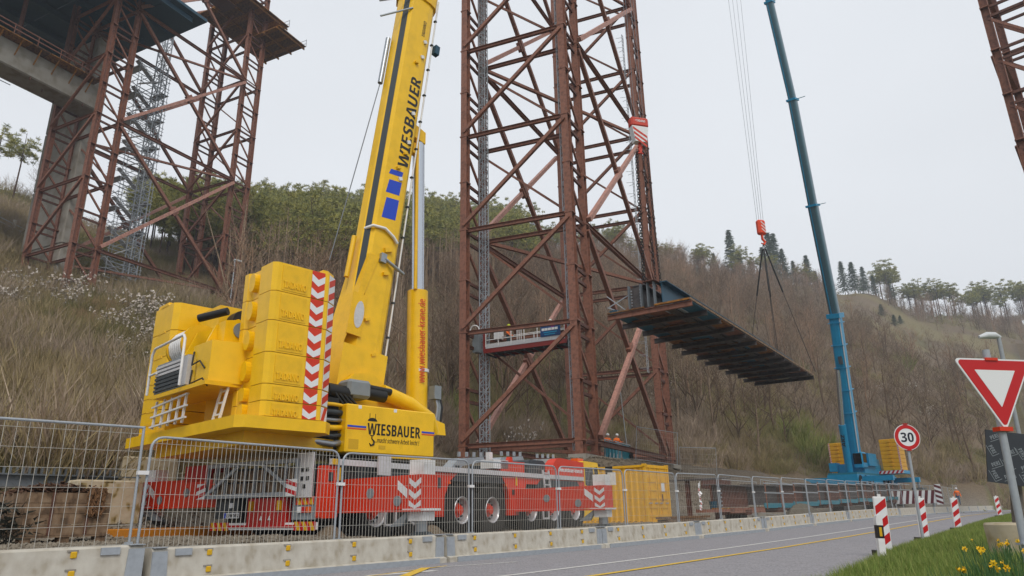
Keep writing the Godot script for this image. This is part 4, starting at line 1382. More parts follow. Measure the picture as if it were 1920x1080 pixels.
	for i in 4: boxpart(cbn, "board", Vector3(i * 0.75, 1.0, 0), Vector3(0.68, 2.0, 0.08), [M.sign_red, M.white, M.blue_sticker, M.white][i])
	for i in 2: member(cbn, "post", Vector3(-0.5 + i * 3.4, -1.5, 0.1), Vector3(-0.5 + i * 3.4, 3.0, 0.1), 0.08, 0.08, M.galv)
	# grey lamp column on the bank
	var lp := thing("site_lamp", "thin grey lamp column below the left tower", "lamp", Vector3(37.5, 20.5, -70.5))
	member(lp, "pole", Vector3(0, -1, 0), Vector3(0, 8.2, 0), 0.14, 0.14, M.galv, UC)
	boxpart(lp, "head", Vector3(0.3, 8.2, 0), Vector3(0.8, 0.15, 0.3), M.lamp_head)
	# retaining wall and railing on the slope behind the yellow crane
	var wl := thing("retaining_wall", "low pale concrete wall with a railing on the slope behind the crane", "wall", Vector3(31.5, ground_y(31.5, -43.0) - 0.3, -43.0), 24.0)
	var wb := MB.new()
	wb.cbox(Vector3(0, 0.9, 0), Vector3(5.6, 2.0, 0.5), 0.05)
	part(wl, "wall_panel", wb.mesh(), M.concrete_grey)
	for i in 5: member(wl, "rail_post", Vector3(-2.7 + i * 1.35, 1.9, 0), Vector3(-2.7 + i * 1.35, 3.0, 0), 0.05, 0.05, M.galv)
	for h in [2.4, 3.0]: member(wl, "rail", Vector3(-2.7, h, 0), Vector3(2.7, h, 0), 0.05, 0.05, M.galv)
# ------------------------------------------------------------------ the yellow and red mobile crane
const PLAN := Basis(Vector3(1, 0, 0), Vector3(0, 0, -1), Vector3(0, 1, 0))   # outline (x, -z) drawn in plan, extruded upwards

func plan_prism(poly: Array, y0: float, y1: float) -> ArrayMesh:
	var b := MB.new()
	b.x = Transform3D(PLAN, Vector3.ZERO)
	var p := PackedVector2Array()
	for q in poly: p.append(Vector2(q[0], -q[1]))
	b.prism(p, y0, y1)
	return b.mesh()

func side_prism(poly: Array, z0: float, z1: float) -> ArrayMesh:   # outline in x, y, extruded along z
	var b := MB.new()
	var p := PackedVector2Array()
	for q in poly: p.append(Vector2(q[0], q[1]))
	b.prism(p, z0, z1)
	return b.mesh()

func rounded(x0: float, y0: float, x1: float, y1: float, r: float) -> Array:
	var out := []
	for e in [[x1 - r, y1 - r, 0.0], [x0 + r, y1 - r, 90.0], [x0 + r, y0 + r, 180.0], [x1 - r, y0 + r, 270.0]]:
		for k in 5:
			var a := deg_to_rad(e[2] + 22.5 * k)
			out.append([e[0] + r * cos(a), e[1] + r * sin(a)])
	return out

func chevrons(parent: Node, f: Transform3D, w: float, h: float, n: int, down := true) -> void:
	# a white board in frame f (centre) with red V marks standing 2 mm proud
	part(parent, "warning_board", UB, M.red, f * Transform3D(Basis.from_scale(Vector3(w, h, 0.006)), Vector3.ZERO))
	var step := h / n
	var s := -1.0 if down else 1.0
	for i in n:
		var y := h * 0.5 - (i + 0.5) * step
		var b := MB.new()
		var t := step * 0.25
		var a := w * 0.34
		var lo := -h * 0.5; var hi := h * 0.5
		for sg in [-1.0, 1.0]:
			b.prism(PackedVector2Array([Vector2(0, clampf(y - t + s * a, lo, hi)), Vector2(sg * w * 0.5, clampf(y - t, lo, hi)), Vector2(sg * w * 0.5, clampf(y + t, lo, hi)), Vector2(0, clampf(y + t + s * a, lo, hi))]), 0.003, 0.0055)
		part(parent, "warning_mark", b.mesh(), M.sign_white, f)

func slashes(parent: Node, f: Transform3D, w: float, h: float, n: int, ma: Material, mb: Material, lean := 1.0) -> void:
	part(parent, "warning_board", UB, ma, f * Transform3D(Basis.from_scale(Vector3(w, h, 0.008)), Vector3.ZERO))
	var along := w > h
	var step := (w if along else h) / n
	for i in n:
		var b := MB.new()
		var t := step * 0.25
		if along:
			var x := -w * 0.5 + (i + 0.5) * step
			var d := minf(h * 0.5, step * 0.25) * lean
			b.prism(PackedVector2Array([Vector2(x - t - d, -h * 0.5), Vector2(x + t - d, -h * 0.5), Vector2(x + t + d, h * 0.5), Vector2(x - t + d, h * 0.5)]), 0.004, 0.0065)
		else:
			var y := -h * 0.5 + (i + 0.5) * step
			var d := minf(w * 0.5, step * 0.25) * lean
			b.prism(PackedVector2Array([Vector2(-w * 0.5, y - t - d), Vector2(w * 0.5, y - t + d), Vector2(w * 0.5, y + t + d), Vector2(-w * 0.5, y + t - d)]), 0.004, 0.0065)
		part(parent, "warning_mark", b.mesh(), mb, f)

func wheel_meshes(r: float, w: float) -> Array:
	var t := MB.new()
	var ri := r * 0.47
	t.lathe(PackedVector2Array([Vector2(ri, -w * 0.5), Vector2(r * 0.8, -w * 0.52), Vector2(r * 0.94, -w * 0.46), Vector2(r, -w * 0.33), Vector2(r, w * 0.33), Vector2(r * 0.94, w * 0.46), Vector2(r * 0.8, w * 0.52), Vector2(ri, w * 0.5), Vector2(ri * 0.98, w * 0.3)]), 36)
	for k in 36:
		var a := TAU * k / 36
		for s in [-1.0, 1.0]:
			var o := Vector3(cos(a), sin(a), 0)
			t.box(o * (r + 0.008) + Vector3(0, 0, s * w * 0.2), Vector3(0.05, 0.06, w * 0.34), Basis(o, Vector3(-sin(a), cos(a), 0), Vector3(0, 0, 1)) * Basis(Vector3(1, 0, 0), 0.4 * s))
	var m := MB.new()
	m.lathe(PackedVector2Array([Vector2(ri * 0.97, w * 0.3), Vector2(ri * 1.01, w * 0.47), Vector2(ri * 0.95, w * 0.52), Vector2(ri * 0.86, w * 0.44), Vector2(ri * 0.80, w * 0.12), Vector2(ri * 0.5, w * 0.06), Vector2(ri * 0.42, w * 0.16), Vector2(0.0, w * 0.17)].duplicate()), 28)
	for i in m.n.size(): m.n[i] = -m.n[i] if m.n[i].z < -0.2 else m.n[i]
	var h := MB.new()
	h.lathe(PackedVector2Array([Vector2(ri * 0.55, w * 0.07), Vector2(ri * 0.5, w * 0.2), Vector2(ri * 0.36, w * 0.24), Vector2(ri * 0.32, w * 0.4), Vector2(0.0, w * 0.42)]), 18)
	for i in h.n.size(): h.n[i] = -h.n[i] if h.n[i].z < -0.2 else h.n[i]
	var l := MB.new()
	for k in 10:
		var a := TAU * k / 10
		l.x = Transform3D(Basis.IDENTITY, Vector3(cos(a) * ri * 0.66, sin(a) * ri * 0.66, w * 0.1))
		l.tube([Vector3.ZERO, Vector3(0, 0, 0.05)], ri * 0.085, 8)
	return [t.mesh(), m.mesh(), h.mesh(), l.mesh()]

func add_wheel(parent: Node, ms: Array, at: Vector3, side: float, rim: Material, hub: Material) -> void:
	var xf := Transform3D(Basis(Vector3.UP, 0.0 if side > 0 else PI), at)
	var w := part(parent, "wheel", ms[0], M.rubber, xf)
	part(w, "rim", ms[1], rim)
	part(w, "hub", ms[2], hub)
	part(w, "wheel_nuts", ms[3], M.black)

func outrigger(c: Node3D, x: float, z0: float, z1: float, y0: float, y1: float, floor_y: float) -> void:
	var s := signf(z1 - z0)
	var hx := 0.3
	var b := MB.new()
	var prof := PackedVector2Array([Vector2(z0, y0 - 0.02), Vector2(z1, y0 + 0.05), Vector2(z1, y1), Vector2(z0, y1 - 0.03)])
	b.x = Transform3D(Basis(Vector3(0, 0, 1), Vector3(0, 1, 0), Vector3(-1, 0, 0)), Vector3(x, 0, 0))
	b.prism(prof, -hx, hx)
	var beam := part(c, "outrigger_beam", b.mesh(), M.red)
	# faces: the rear one looks towards the camera
	for e in [0.42, 0.74]:
		var p := MB.new()
		p.tube([Vector3(x - hx - 0.02, 0, 0), Vector3(x - hx + 0.05, 0, 0)], 0.115, 20)
		part(beam, "lens_plate", p.mesh(), M.grey, Transform3D(Basis.IDENTITY, Vector3(0, lerpf(y0, y1, 0.52 if e < 0.5 else 0.28), lerpf(z0, z1, e))))
	var fr := face(Vector3(x - hx - 0.006, (y0 + y1) * 0.5 + 0.02, z1 - s * 0.17), Vector3(0, 0, 1), Vector3.UP)
	chevrons(beam, fr, 0.34, (y1 - y0) * 0.94, 3)
	var wd := MB.new()
	wd.prism(PackedVector2Array([Vector2(-0.16, 0.2), Vector2(0.12, 0.0), Vector2(0.12, -0.2), Vector2(-0.16, 0.0)]), 0.0, 0.005)
	part(beam, "warning_mark", wd.mesh(), M.sign_white, face(Vector3(x - hx - 0.002, (y0 + y1) * 0.5 + 0.08, z1 - s * 0.52), Vector3(0, 0, 1), Vector3.UP))
	boxpart(beam, "beam_lip", Vector3(x, y0 + 0.0, (z0 + z1) * 0.5), Vector3(hx * 2 + 0.06, 0.04, absf(z1 - z0)), M.red)
	# the jack
	var jz := z1 - s * 0.22
	var jk := boxpart(c, "jack_housing", Vector3(x, y1 + 0.16, jz), Vector3(0.4, 0.34, 0.42), M.white)
	boxpart(c, "jack_collar", Vector3(x, y0 - 0.1, jz), Vector3(0.42, 0.24, 0.42), M.white)
	boxpart(c, "jack_flange", Vector3(x, y0 + 0.02, jz), Vector3(0.62, 0.05, 0.62), M.white)
	member(c, "jack_rod", Vector3(x, y0 - 0.2, jz), Vector3(x, floor_y + 0.18, jz), 0.3, 0.3, M.steel, UC)
	var pad := MB.new()
	pad.x = Transform3D(Basis(Vector3(1, 0, 0), -PI / 2), Vector3(x, floor_y, jz))
	pad.lathe(PackedVector2Array([Vector2(0.0, 0.0), Vector2(0.42, 0.0), Vector2(0.42, 0.05), Vector2(0.2, 0.2), Vector2(0.0, 0.22)]), 20)
	part(c, "jack_foot", pad.mesh(), M.charcoal)
	var br := MB.new()
	br.prism(PackedVector2Array([Vector2(0, 0), Vector2(-0.5, -0.32), Vector2(-0.12, -0.3), Vector2(0, -0.12)]), -0.06, 0.06)
	part(c, "foot_bracket", br.mesh(), M.grey, face(Vector3(x - 0.2, y0 - 0.02, jz - s * 0.22), Vector3(0, 0, s), Vector3.UP))

func build_crane() -> void:
	var c := thing("mobile_crane", "huge yellow and red mobile crane with stacked yellow counterweights", "crane", Vector3(15.729, 0, -14.744), 7.5)
	# ---- carrier: x forward, z = 0 is the side facing the road
	boxpart(c, "chassis", Vector3(1.2, 1.22, -1.95), Vector3(13.4, 0.55, 3.0), M.black)
	boxpart(c, "deck", Vector3(1.1, 2.1, -1.95), Vector3(13.2, 0.3, 3.6), M.charcoal)
	var ms := wheel_meshes(0.85, 0.52)
	for x in [-3.68, -2.08, 0.0, 1.62, 4.0, 5.6, 7.3]:
		add_wheel(c, ms, Vector3(x, 1.17, -0.32), 1.0, M.rim, M.red)
		add_wheel(c, ms, Vector3(x, 1.17, -3.58), -1.0, M.rim, M.red)
	part(c, "rear_pillar", side_prism(rounded(-5.6, 1.02, -5.08, 2.2, 0.05), -0.2, 0.0), M.red)
	boxpart(c, "pillar_lamp", Vector3(-5.36, 1.95, 0.01), Vector3(0.12, 0.2, 0.03), M.charcoal)
	boxpart(c, "pillar_marker", Vector3(-5.12, 2.02, 0.012), Vector3(0.12, 0.3, 0.02), M.refl)
	boxpart(c, "recess_box", Vector3(-4.75, 1.95, -0.35), Vector3(0.7, 0.5, 0.5), M.black)
	# silver rail
	for e in [[-5.42, -3.75], [-3.55, 7.88]]: boxpart(c, "side_rail", Vector3((e[0] + e[1]) * 0.5, 2.29, 0.03), Vector3(e[1] - e[0], 0.14, 0.07), M.alu)
	boxpart(c, "rail_marker", Vector3(-5.3, 2.29, 0.075), Vector3(0.22, 0.13, 0.02), M.refl)
	boxpart(c, "rail_marker", Vector3(-1.9, 2.14, 0.04), Vector3(0.22, 0.12, 0.02), M.refl)
	# side panels and wheel arches
	boxpart(c, "arch_panel", Vector3(-3.0, 2.06, -0.06), Vector3(1.7, 0.28, 0.06), M.charcoal)
	var pn := [[-1.95, 2.2], [-0.35, 2.2], [-0.7, 1.98], [-0.95, 1.55], [-0.98, 1.0], [-1.62, 1.0], [-1.66, 1.55], [-1.78, 1.9]]
	part(c, "side_panel", side_prism(pn, -0.16, 0.0), M.red)
	boxpart(c, "panel_grille", Vector3(-1.35, 1.92, 0.01), Vector3(0.42, 0.28, 0.03), M.charcoal)
	boxpart(c, "panel_marker", Vector3(-1.42, 1.5, 0.012), Vector3(0.12, 0.42, 0.02), M.refl)
	boxpart(c, "panel_door", Vector3(-1.3, 1.3, 0.006), Vector3(0.5, 0.5, 0.02), M.red)
	part(c, "arch_panel", side_prism([[-0.35, 2.2], [2.15, 2.2], [2.35, 1.98], [-0.6, 1.98]], -0.14, -0.03), M.charcoal)
	var pn2 := [[2.1, 2.2], [3.1, 2.2], [3.1, 1.0], [2.5, 1.0], [2.52, 1.5], [2.4, 1.85]]
	part(c, "side_panel", side_prism(pn2, -0.16, 0.0), M.red)
	boxpart(c, "panel_marker", Vector3(2.95, 2.08, 0.012), Vector3(0.1, 0.3, 0.02), M.refl)
	boxpart(c, "panel_lamp", Vector3(2.75, 1.72, 0.012), Vector3(0.12, 0.16, 0.03), M.black)
	part(c, "side_panel", side_prism([[3.1, 2.2], [8.05, 2.2], [8.05, 1.3], [7.95, 1.75], [7.4, 2.0], [3.6, 2.0], [3.45, 1.6], [3.1, 1.6]], -0.16, 0.0), M.red)
	part(c, "arch_panel", side_prism([[4.6, 2.18], [7.4, 2.18], [7.75, 1.9], [4.2, 1.9]], -0.1, 0.012), M.charcoal)
	for x in [-0.75, 2.3, -1.75]: boxpart(c, "marker_lamp", Vector3(x, 1.93, 0.02), Vector3(0.07, 0.07, 0.05), M.lamp_amber)
	# red rounded hood with the white web address
	var hood := []
	for k in 7: hood.append([6.15 - 0.75 * sin(deg_to_rad(90.0 - k * 15.0)), 2.37 + 0.62 * sin(deg_to_rad(k * 15.0))])
	hood.append([8.05, 2.92]); hood.append([8.05, 2.37])
	part(c, "front_hood", side_prism(hood, -0.35, 0.0), M.red)
	text(c, "lettering", "www.wiesbauer-krane.de", face(Vector3(6.95, 2.58, 0.004), Vector3.RIGHT, Vector3.UP), 0.16, 1.95, M.sign_white, 0.008)
	boxpart(c, "hood_deck", Vector3(6.6, 2.6, -2.1), Vector3(2.7, 0.45, 3.0), M.charcoal)
	part(c, "tank", side_prism(rounded(4.15, 2.3, 5.4, 2.86, 0.2), -1.6, -0.25), M.charcoal)
	boxpart(c, "tool_box", Vector3(3.1, 2.55, -0.5), Vector3(1.5, 0.35, 0.6), M.red)
	part(c, "red_bracket", side_prism([[3.55, 2.35], [4.05, 2.35], [3.95, 2.95], [3.8, 2.95], [3.6, 2.6]], -0.9, -0.75), M.red)
	boxpart(c, "white_cover", Vector3(2.35, 2.6, -0.45), Vector3(0.9, 0.28, 0.5), M.white)
	boxpart(c, "white_bracket", Vector3(3.0, 2.85, -1.1), Vector3(0.2, 0.45, 0.15), M.white)
	# grey jib supports lying on the deck
	for e in [[2.0, -2.2, 2.9], [4.4, -2.0, 3.05], [6.9, -1.9, 3.1]]:
		part(c, "jib_support", side_prism([[e[0], e[2] - 0.35], [e[0] + 0.5, e[2]], [e[0] + 2.0, e[2] + 0.12], [e[0] + 2.1, e[2] - 0.02], [e[0] + 0.7, e[2] - 0.25], [e[0] + 0.35, e[2] - 0.5]], e[1] - 0.2, e[1] + 0.2), M.galv)
		for k in 4: boxpart(c, "support_pin", Vector3(e[0] + 0.55 + k * 0.45, e[2] + 0.14 + k * 0.02, e[1] + 0.15), Vector3(0.08, 0.16, 0.08), M.galv)
		boxpart(c, "support_foot", Vector3(e[0] + 0.4, e[2] - 0.55, e[1]), Vector3(0.3, 0.6, 0.4), M.charcoal)
	# driver's cab
	var cab := part(c, "cab", side_prism([[8.12, 1.15], [8.12, 2.95], [8.3, 3.0], [9.5, 2.98], [9.85, 2.1], [9.9, 1.15]], -3.7, -0.08), M.yellow)
	part(cab, "side_window", side_prism([[8.3, 2.1], [8.3, 2.75], [9.0, 2.78], [9.2, 2.05], [8.7, 1.95]], -0.08, -0.07), M.glass)
	part(cab, "door_window", side_prism([[9.25, 2.1], [9.12, 2.78], [9.45, 2.8], [9.6, 2.1]], -0.08, -0.07), M.glass)
	boxpart(cab, "mirror_arm", Vector3(10.1, 2.5, 0.15), Vector3(0.08, 0.7, 0.3), M.black)
	boxpart(cab, "mirror", Vector3(9.9, 2.35, 0.35), Vector3(0.12, 0.5, 0.3), M.white)
	boxpart(cab, "roof_lamp", Vector3(8.5, 3.06, -0.5), Vector3(0.5, 0.12, 0.3), M.lamp_amber)
	part(cab, "bumper", side_prism([[8.1, 0.75], [8.15, 1.15], [9.9, 1.15], [9.9, 0.8]], -3.6, -0.1), M.yellow)
	# near steps and ladder
	for e in [[-3.35, 0.95], [4.7, 1.0]]:
		for s in [-0.2, 0.2]: member(c, "step_rail", Vector3(e[0] + s, e[1] - 0.15, 0.12), Vector3(e[0] + s, e[1] + 0.35, 0.12), 0.04, 0.05, M.alu)
		for y in [-0.12, 0.3]: member(c, "step", Vector3(e[0] - 0.2, e[1] + y, 0.12), Vector3(e[0] + 0.2, e[1] + y, 0.12), 0.06, 0.05, M.alu)
	for s in [-0.2, 0.2]: member(c, "ladder_rail", Vector3(4.9 + s, 1.9, 0.1), Vector3(4.9 + s, 2.5, 0.04), 0.05, 0.05, M.alu)
	for y in [2.0, 2.2, 2.4]: member(c, "rung", Vector3(4.7, y, 0.08), Vector3(5.1, y, 0.08), 0.04, 0.04, M.alu)
	boxpart(c, "step_frame", Vector3(-3.65, 2.28, 0.12), Vector3(0.45, 0.5, 0.05), M.alu)
	# ---- rear end
	boxpart(c, "rear_wall", Vector3(-5.35, 1.75, -1.95), Vector3(0.3, 0.95, 3.5), M.charcoal)
	for y in [1.58, 2.34]: member(c, "rack_beam", Vector3(-5.75, y, -4.05), Vector3(-5.75, y, -0.72), 0.08, 0.1, M.galv)
	for k in 10: member(c, "rack_bar", Vector3(-5.75, 1.6, -4.02 + k * 0.365), Vector3(-5.75, 2.32, -4.02 + k * 0.365), 0.05, 0.06, M.galv)
	member(c, "rack_brace", Vector3(-5.8, 1.6, -4.0), Vector3(-5.8, 2.3, -2.75), 0.05, 0.08, M.galv)
	member(c, "rack_brace", Vector3(-5.8, 1.75, -0.95), Vector3(-5.8, 2.3, -1.9), 0.05, 0.08, M.galv)
	for k in 2: boxpart(c, "timber_stack", Vector3(-5.55, 1.75 + k * 0.3, -2.4), Vector3(0.3, 0.26, 3.0), M.plank_grey)
	boxpart(c, "checker_plate", Vector3(-5.68, 2.0, -0.5), Vector3(0.04, 1.02, 0.5), M.alu)
	for e in [[2.12, -0.58], [2.12, -0.42], [1.92, -0.58], [1.92, -0.4], [1.74, -0.5]]:
		boxpart(c, "plate_port", Vector3(-5.705, e[0], e[1]), Vector3(0.02, 0.09, 0.09), M.black)
	for e in [[-4.15, 1.0], [-0.78, -1.0]]: slashes(c, face(Vector3(-5.83, 1.72, e[0]), Vector3(0, 0, 1), Vector3.UP), 0.36, 0.38, 2, M.sign_white, M.sign_red, e[1])
	boxpart(c, "rear_box", Vector3(-5.5, 1.2, -1.75), Vector3(0.4, 0.62, 1.35), M.red_dark)
	for z in [-2.25, -1.25]: boxpart(c, "tie_hook", Vector3(-5.74, 1.33, z), Vector3(0.08, 0.22, 0.08), M.refl)
	for z in [-1.9, -1.6]:
		var tr := MB.new()
		tr.prism(PackedVector2Array([Vector2(-0.05, 0), Vector2(0.05, 0), Vector2(0, 0.1)]), 0, 0.01)
		part(c, "small_mark", tr.mesh(), M.sign_white, face(Vector3(-5.705, 1.0, z), Vector3(0, 0, 1), Vector3.UP))
	boxpart(c, "lamp_box", Vector3(-5.45, 1.25, -0.55), Vector3(0.35, 0.5, 0.75), M.grey)
	slashes(c, face(Vector3(-5.64, 1.42, -0.5), Vector3(0, 0, 1), Vector3.UP), 0.6, 0.18, 3, M.red, M.refl, -1.0)
	for k in 3: boxpart(c, "tail_lamp", Vector3(-5.65, 1.22, -0.35 - k * 0.15), Vector3(0.05, 0.13, 0.12), [M.lamp_amber, M.sign_red, M.sign_white][k])
	boxpart(c, "lamp_box", Vector3(-5.45, 1.3, -3.3), Vector3(0.35, 0.5, 0.9), M.charcoal)
	boxpart(c, "tail_lamp", Vector3(-5.65, 1.36, -3.1), Vector3(0.05, 0.12, 0.12), M.sign_white)
	boxpart(c, "bumper", Vector3(-5.62, 0.86, -1.9), Vector3(0.12, 0.16, 3.6), M.white)
	boxpart(c, "bumper_stripe", Vector3(-5.69, 0.86, -1.95), Vector3(0.02, 0.06, 2.4), M.sign_red)
	for z in [-3.45, -0.4]: slashes(c, face(Vector3(-5.69, 0.86, z), Vector3(0, 0, 1), Vector3.UP), 0.7, 0.19, 3, M.sign_red, M.refl, -1.0)
	var lp := boxpart(c, "licence_plate", Vector3(-5.68, 1.12, -3.02), Vector3(0.02, 0.13, 0.56), M.sign_white)
	boxpart(c, "plate_band", Vector3(-5.692, 1.12, -3.27), Vector3(0.006, 0.12, 0.06), M.blue_sticker)
	text(c, "plate_text", "LB·W 1452", face(Vector3(-5.692, 1.12, -2.98), Vector3(0, 0, 1), Vector3.UP), 0.085, 0.44, M.letter, 0.006)
	outrigger(c, -4.54, -0.3, 2.3, 1.15, 1.93, 0.5)
	outrigger(c, 3.2, -0.3, 3.2, 1.13, 1.84, 0.5)
	outrigger(c, -5.2, -3.7, -7.35, 1.36, 2.08, 0.95)
	part(c, "outrigger_hump", side_prism([[-5.5, 2.0], [-5.5, 2.42], [-4.9, 2.42], [-4.8, 2.0]], -5.4, -4.3), M.red_dark)
	# ---- superstructure, turned on the carrier
	var xs := c.transform.affine_inverse() * Transform3D(Basis(Vector3.UP, deg_to_rad(-4.0)), Vector3(13.888, 0, -16.469))
	var tt := MB.new()
	tt.x = Transform3D(Basis(Vector3(1, 0, 0), -PI / 2), Vector3(0, 2.2, 0))
	tt.lathe(PackedVector2Array([Vector2(0.0, 0.0), Vector2(1.6, 0.0), Vector2(1.6, 0.22), Vector2(1.45, 0.24), Vector2(1.45, 0.45), Vector2(0.0, 0.46)]), 32)
	part(c, "slew_ring", tt.mesh(), M.charcoal, xs)
	var put := func(called: String, mesh: Mesh, m: Material) -> MeshInstance3D: return part(c, called, mesh, m, xs)
	var pbox := func(called: String, a: Vector3, b2: Vector3, m: Material) -> MeshInstance3D: return part(c, called, UB, m, xs * Transform3D(Basis.from_scale((b2 - a).abs()), (a + b2) * 0.5))
	pbox.call("turntable_frame", Vector3(-3.3, 2.66, -1.85), Vector3(0.5, 3.6, 1.15), M.yellow2)
	var hs := MB.new()
	hs.cbox(Vector3(-0.97, 3.22, 1.55), Vector3(2.96, 1.24, 0.7), 0.03)
	var panel: MeshInstance3D = put.call("engine_cover", hs.mesh(), M.yellow)
	var pf := func(x: float, y: float) -> Transform3D: return face(Vector3(x, y, 1.903), Vector3.RIGHT, Vector3.UP)
	text(panel, "lettering", "WIESBAUER", pf.call(-0.9, 3.24), 0.30, 1.78, M.letter, 0.008)
	text(panel, "lettering", "...macht schwere Arbeit leicht !", pf.call(-0.8, 2.96), 0.13, 1.5, M.letter, 0.006, false, 0.15)
	for e in [[-2.12, 0.58], [0.27, 0.46]]:
		part(panel, "blue_stripe", UB, M.blue_sticker, pf.call(e[0], 3.27) * Transform3D(Basis.from_scale(Vector3(e[1], 0.05, 0.006)), Vector3.ZERO))
		part(panel, "orange_stripe", UB, M.orange_line, pf.call(e[0], 3.21) * Transform3D(Basis.from_scale(Vector3(e[1], 0.035, 0.006)), Vector3.ZERO))
	var em := MB.new()   # the little hook block and hook of the emblem
	var arc := PackedVector2Array()
	for k in 9: arc.append(Vector2(0.15 * cos(PI * k / 8.0), 0.09 * sin(PI * k / 8.0)))
	em.prism(arc, 0, 0.005)
	em.box(Vector3(-0.09, 0.13, 0.0025), Vector3(0.012, 0.14, 0.005)); em.box(Vector3(0.09, 0.13, 0.0025), Vector3(0.012, 0.14, 0.005))
	part(panel, "emblem", em.mesh(), M.letter, pf.call(-1.64, 3.44))
	em = MB.new()
	em.box(Vector3(0, 0.1, 0.0025), Vector3(0.12, 0.02, 0.005))
	em.tube([Vector3(0, 0.1, 0.003), Vector3(0.0, 0.02, 0.003), Vector3(0.07, -0.05, 0.003), Vector3(0.06, -0.13, 0.003), Vector3(-0.03, -0.16, 0.003), Vector3(-0.07, -0.1, 0.003)], [0.016, 0.016, 0.026, 0.03, 0.024, 0.01], 6)
	part(panel, "emblem", em.mesh(), M.letter, pf.call(-1.64, 2.97))
	part(panel, "warning_sticker", UB, M.refl, pf.call(-2.2, 2.82) * Transform3D(Basis.from_scale(Vector3(0.3, 0.25, 0.006)), Vector3.ZERO))
	part(panel, "warning_sticker", UB, M.refl, pf.call(-1.3, 2.78) * Transform3D(Basis.from_scale(Vector3(0.22, 0.1, 0.006)), Vector3.ZERO))
	for e in [[-2.05, 3.78], [-0.9, 3.78]]: part(panel, "white_sticker", UB, M.sign_white, pf.call(e[0], e[1]) * Transform3D(Basis.from_scale(Vector3(0.1, 0.09, 0.006)), Vector3.ZERO))
	pbox.call("cover_foot", Vector3(-1.2, 2.52, 1.3), Vector3(0.45, 2.6, 1.85), M.yellow2)
	# pipes and equipment between cover and counterweight
	pbox.call("equipment_bay", Vector3(-3.2, 2.7, 0.9), Vector3(-2.5, 4.0, 1.6), M.black)
	for k in 6:
		var pt := MB.new()
		pt.tube([Vector3(-3.25, 2.85 + k * 0.19, 1.66), Vector3(-2.75, 2.8 + k * 0.2, 1.74), Vector3(-2.46, 2.85 + k * 0.19, 1.66)], 0.05 if k % 2 else 0.075, 8)
		put.call("pipe", pt.mesh(), [M.steel, M.charcoal, M.yellow2][k % 3])
	var mb := MB.new()
	mb.cbox(Vector3(-1.75, 4.35, 1.15), Vector3(0.75, 0.5, 0.6), 0.08)
	put.call("hydraulic_block", mb.mesh(), M.grey)
	for e in [[-2.3, 4.25, 0.2], [-1.15, 4.3, 0.17], [-2.4, 4.0, 0.12], [-0.95, 4.45, 0.1]]:
		var hb := MB.new()
		hb.tube([Vector3(e[0] - 0.35, e[1], 1.2), Vector3(e[0] + 0.35, e[1] - 0.05, 1.25)], e[2], 10)
		put.call("hydraulic_motor", hb.mesh(), M.black)
	for k in 4:
		var hb := MB.new()
		hb.tube([Vector3(-2.5 + k * 0.12, 4.2, 1.35), Vector3(-2.3 + k * 0.15, 3.85, 1.5), Vector3(-1.8 + k * 0.2, 3.8, 1.4)], 0.04, 6)
		put.call("hose", hb.mesh(), M.black)
	# boom foot and cradle
	for z in [-0.75, 0.6]: put.call("foot_cheek", side_prism([[-2.4, 3.5], [-2.3, 4.2], [-1.5, 4.9], [-0.9, 5.0], [0.2, 4.2], [1.9, 3.75], [1.95, 3.4], [0.4, 3.4]], z, z + 0.15), M.yellow)
	var cr := MB.new()
	cr.tube([Vector3(-0.7, 4.45, 0.95), Vector3(0.3, 4.2, 0.95), Vector3(1.15, 3.85, 0.9), Vector3(1.4, 3.4, 0.85)], [0.22, 0.22, 0.2, 0.16], 12)
	put.call("cradle_tube", cr.mesh(), M.yellow)
	# the boom itself: leaning 7.4 degrees, cross-section with a rounded belly
	var boom_base := Vector3(-1.0, 4.5, 0)
	var lean := Basis(Vector3(0, 0, 1), deg_to_rad(-7.4))
	var xb := xs * Transform3D(lean, boom_base)
	var sec := [[-0.74, -0.17], [-0.74, 0.17], [-0.5, 0.5], [0.2, 0.5], [0.4, 0.46], [0.53, 0.34], [0.6, 0.15], [0.6, -0.15], [0.53, -0.34], [0.4, -0.46], [0.2, -0.5], [-0.5, -0.5]]
	var boom := part(c, "boom", plan_prism(sec, 0.0, 15.0), M.yellow, xb)
	var grow := func(k: float) -> Array:
		var o := []
		for q in sec: o.append([q[0] * k, q[1] * k])
		return o
	part(boom, "boom_collar", plan_prism(grow.call(1.13), 14.9, 16.4), M.yellow2)
	part(boom, "boom_section", plan_prism(grow.call(0.93), 16.0, 34.0), M.yellow)
	part(boom, "boom_section", plan_prism(grow.call(0.85), 33.5, 48.0), M.yellow2)
	part(boom, "boom_root", plan_prism([[-0.95, -0.5], [-0.95, 0.56], [0.62, 0.56], [0.62, -0.5]], -0.35, 1.2), M.yellow)
	part(boom, "root_plate", side_prism([[-0.95, 1.2], [-0.2, 4.2], [-0.58, 4.2]], -0.5, 0.53), M.yellow2)
	for sg in [-1.0, 1.0]:
		part(boom, "dark_stripe", UB, M.dark_stripe, face(Vector3(-0.654, 8.6, 0.297 * sg), Vector3(0.24, 0, 0.33 * sg) * sg, Vector3.UP) * Transform3D(Basis.from_scale(Vector3(0.2, 13.0, 0.01)), Vector3.ZERO))
	var up90 := func(x: float, y: float) -> Transform3D: return face(Vector3(x, y, 0.502), Vector3.UP, Vector3.LEFT)
	text(boom, "lettering", "WIESBAUER", up90.call(0.12, 9.55), 0.42, 3.75, M.letter, 0.008)
	text(boom, "lettering", "TADANO", up90.call(0.12, 13.65), 0.13, 0.72, M.letter, 0.006)
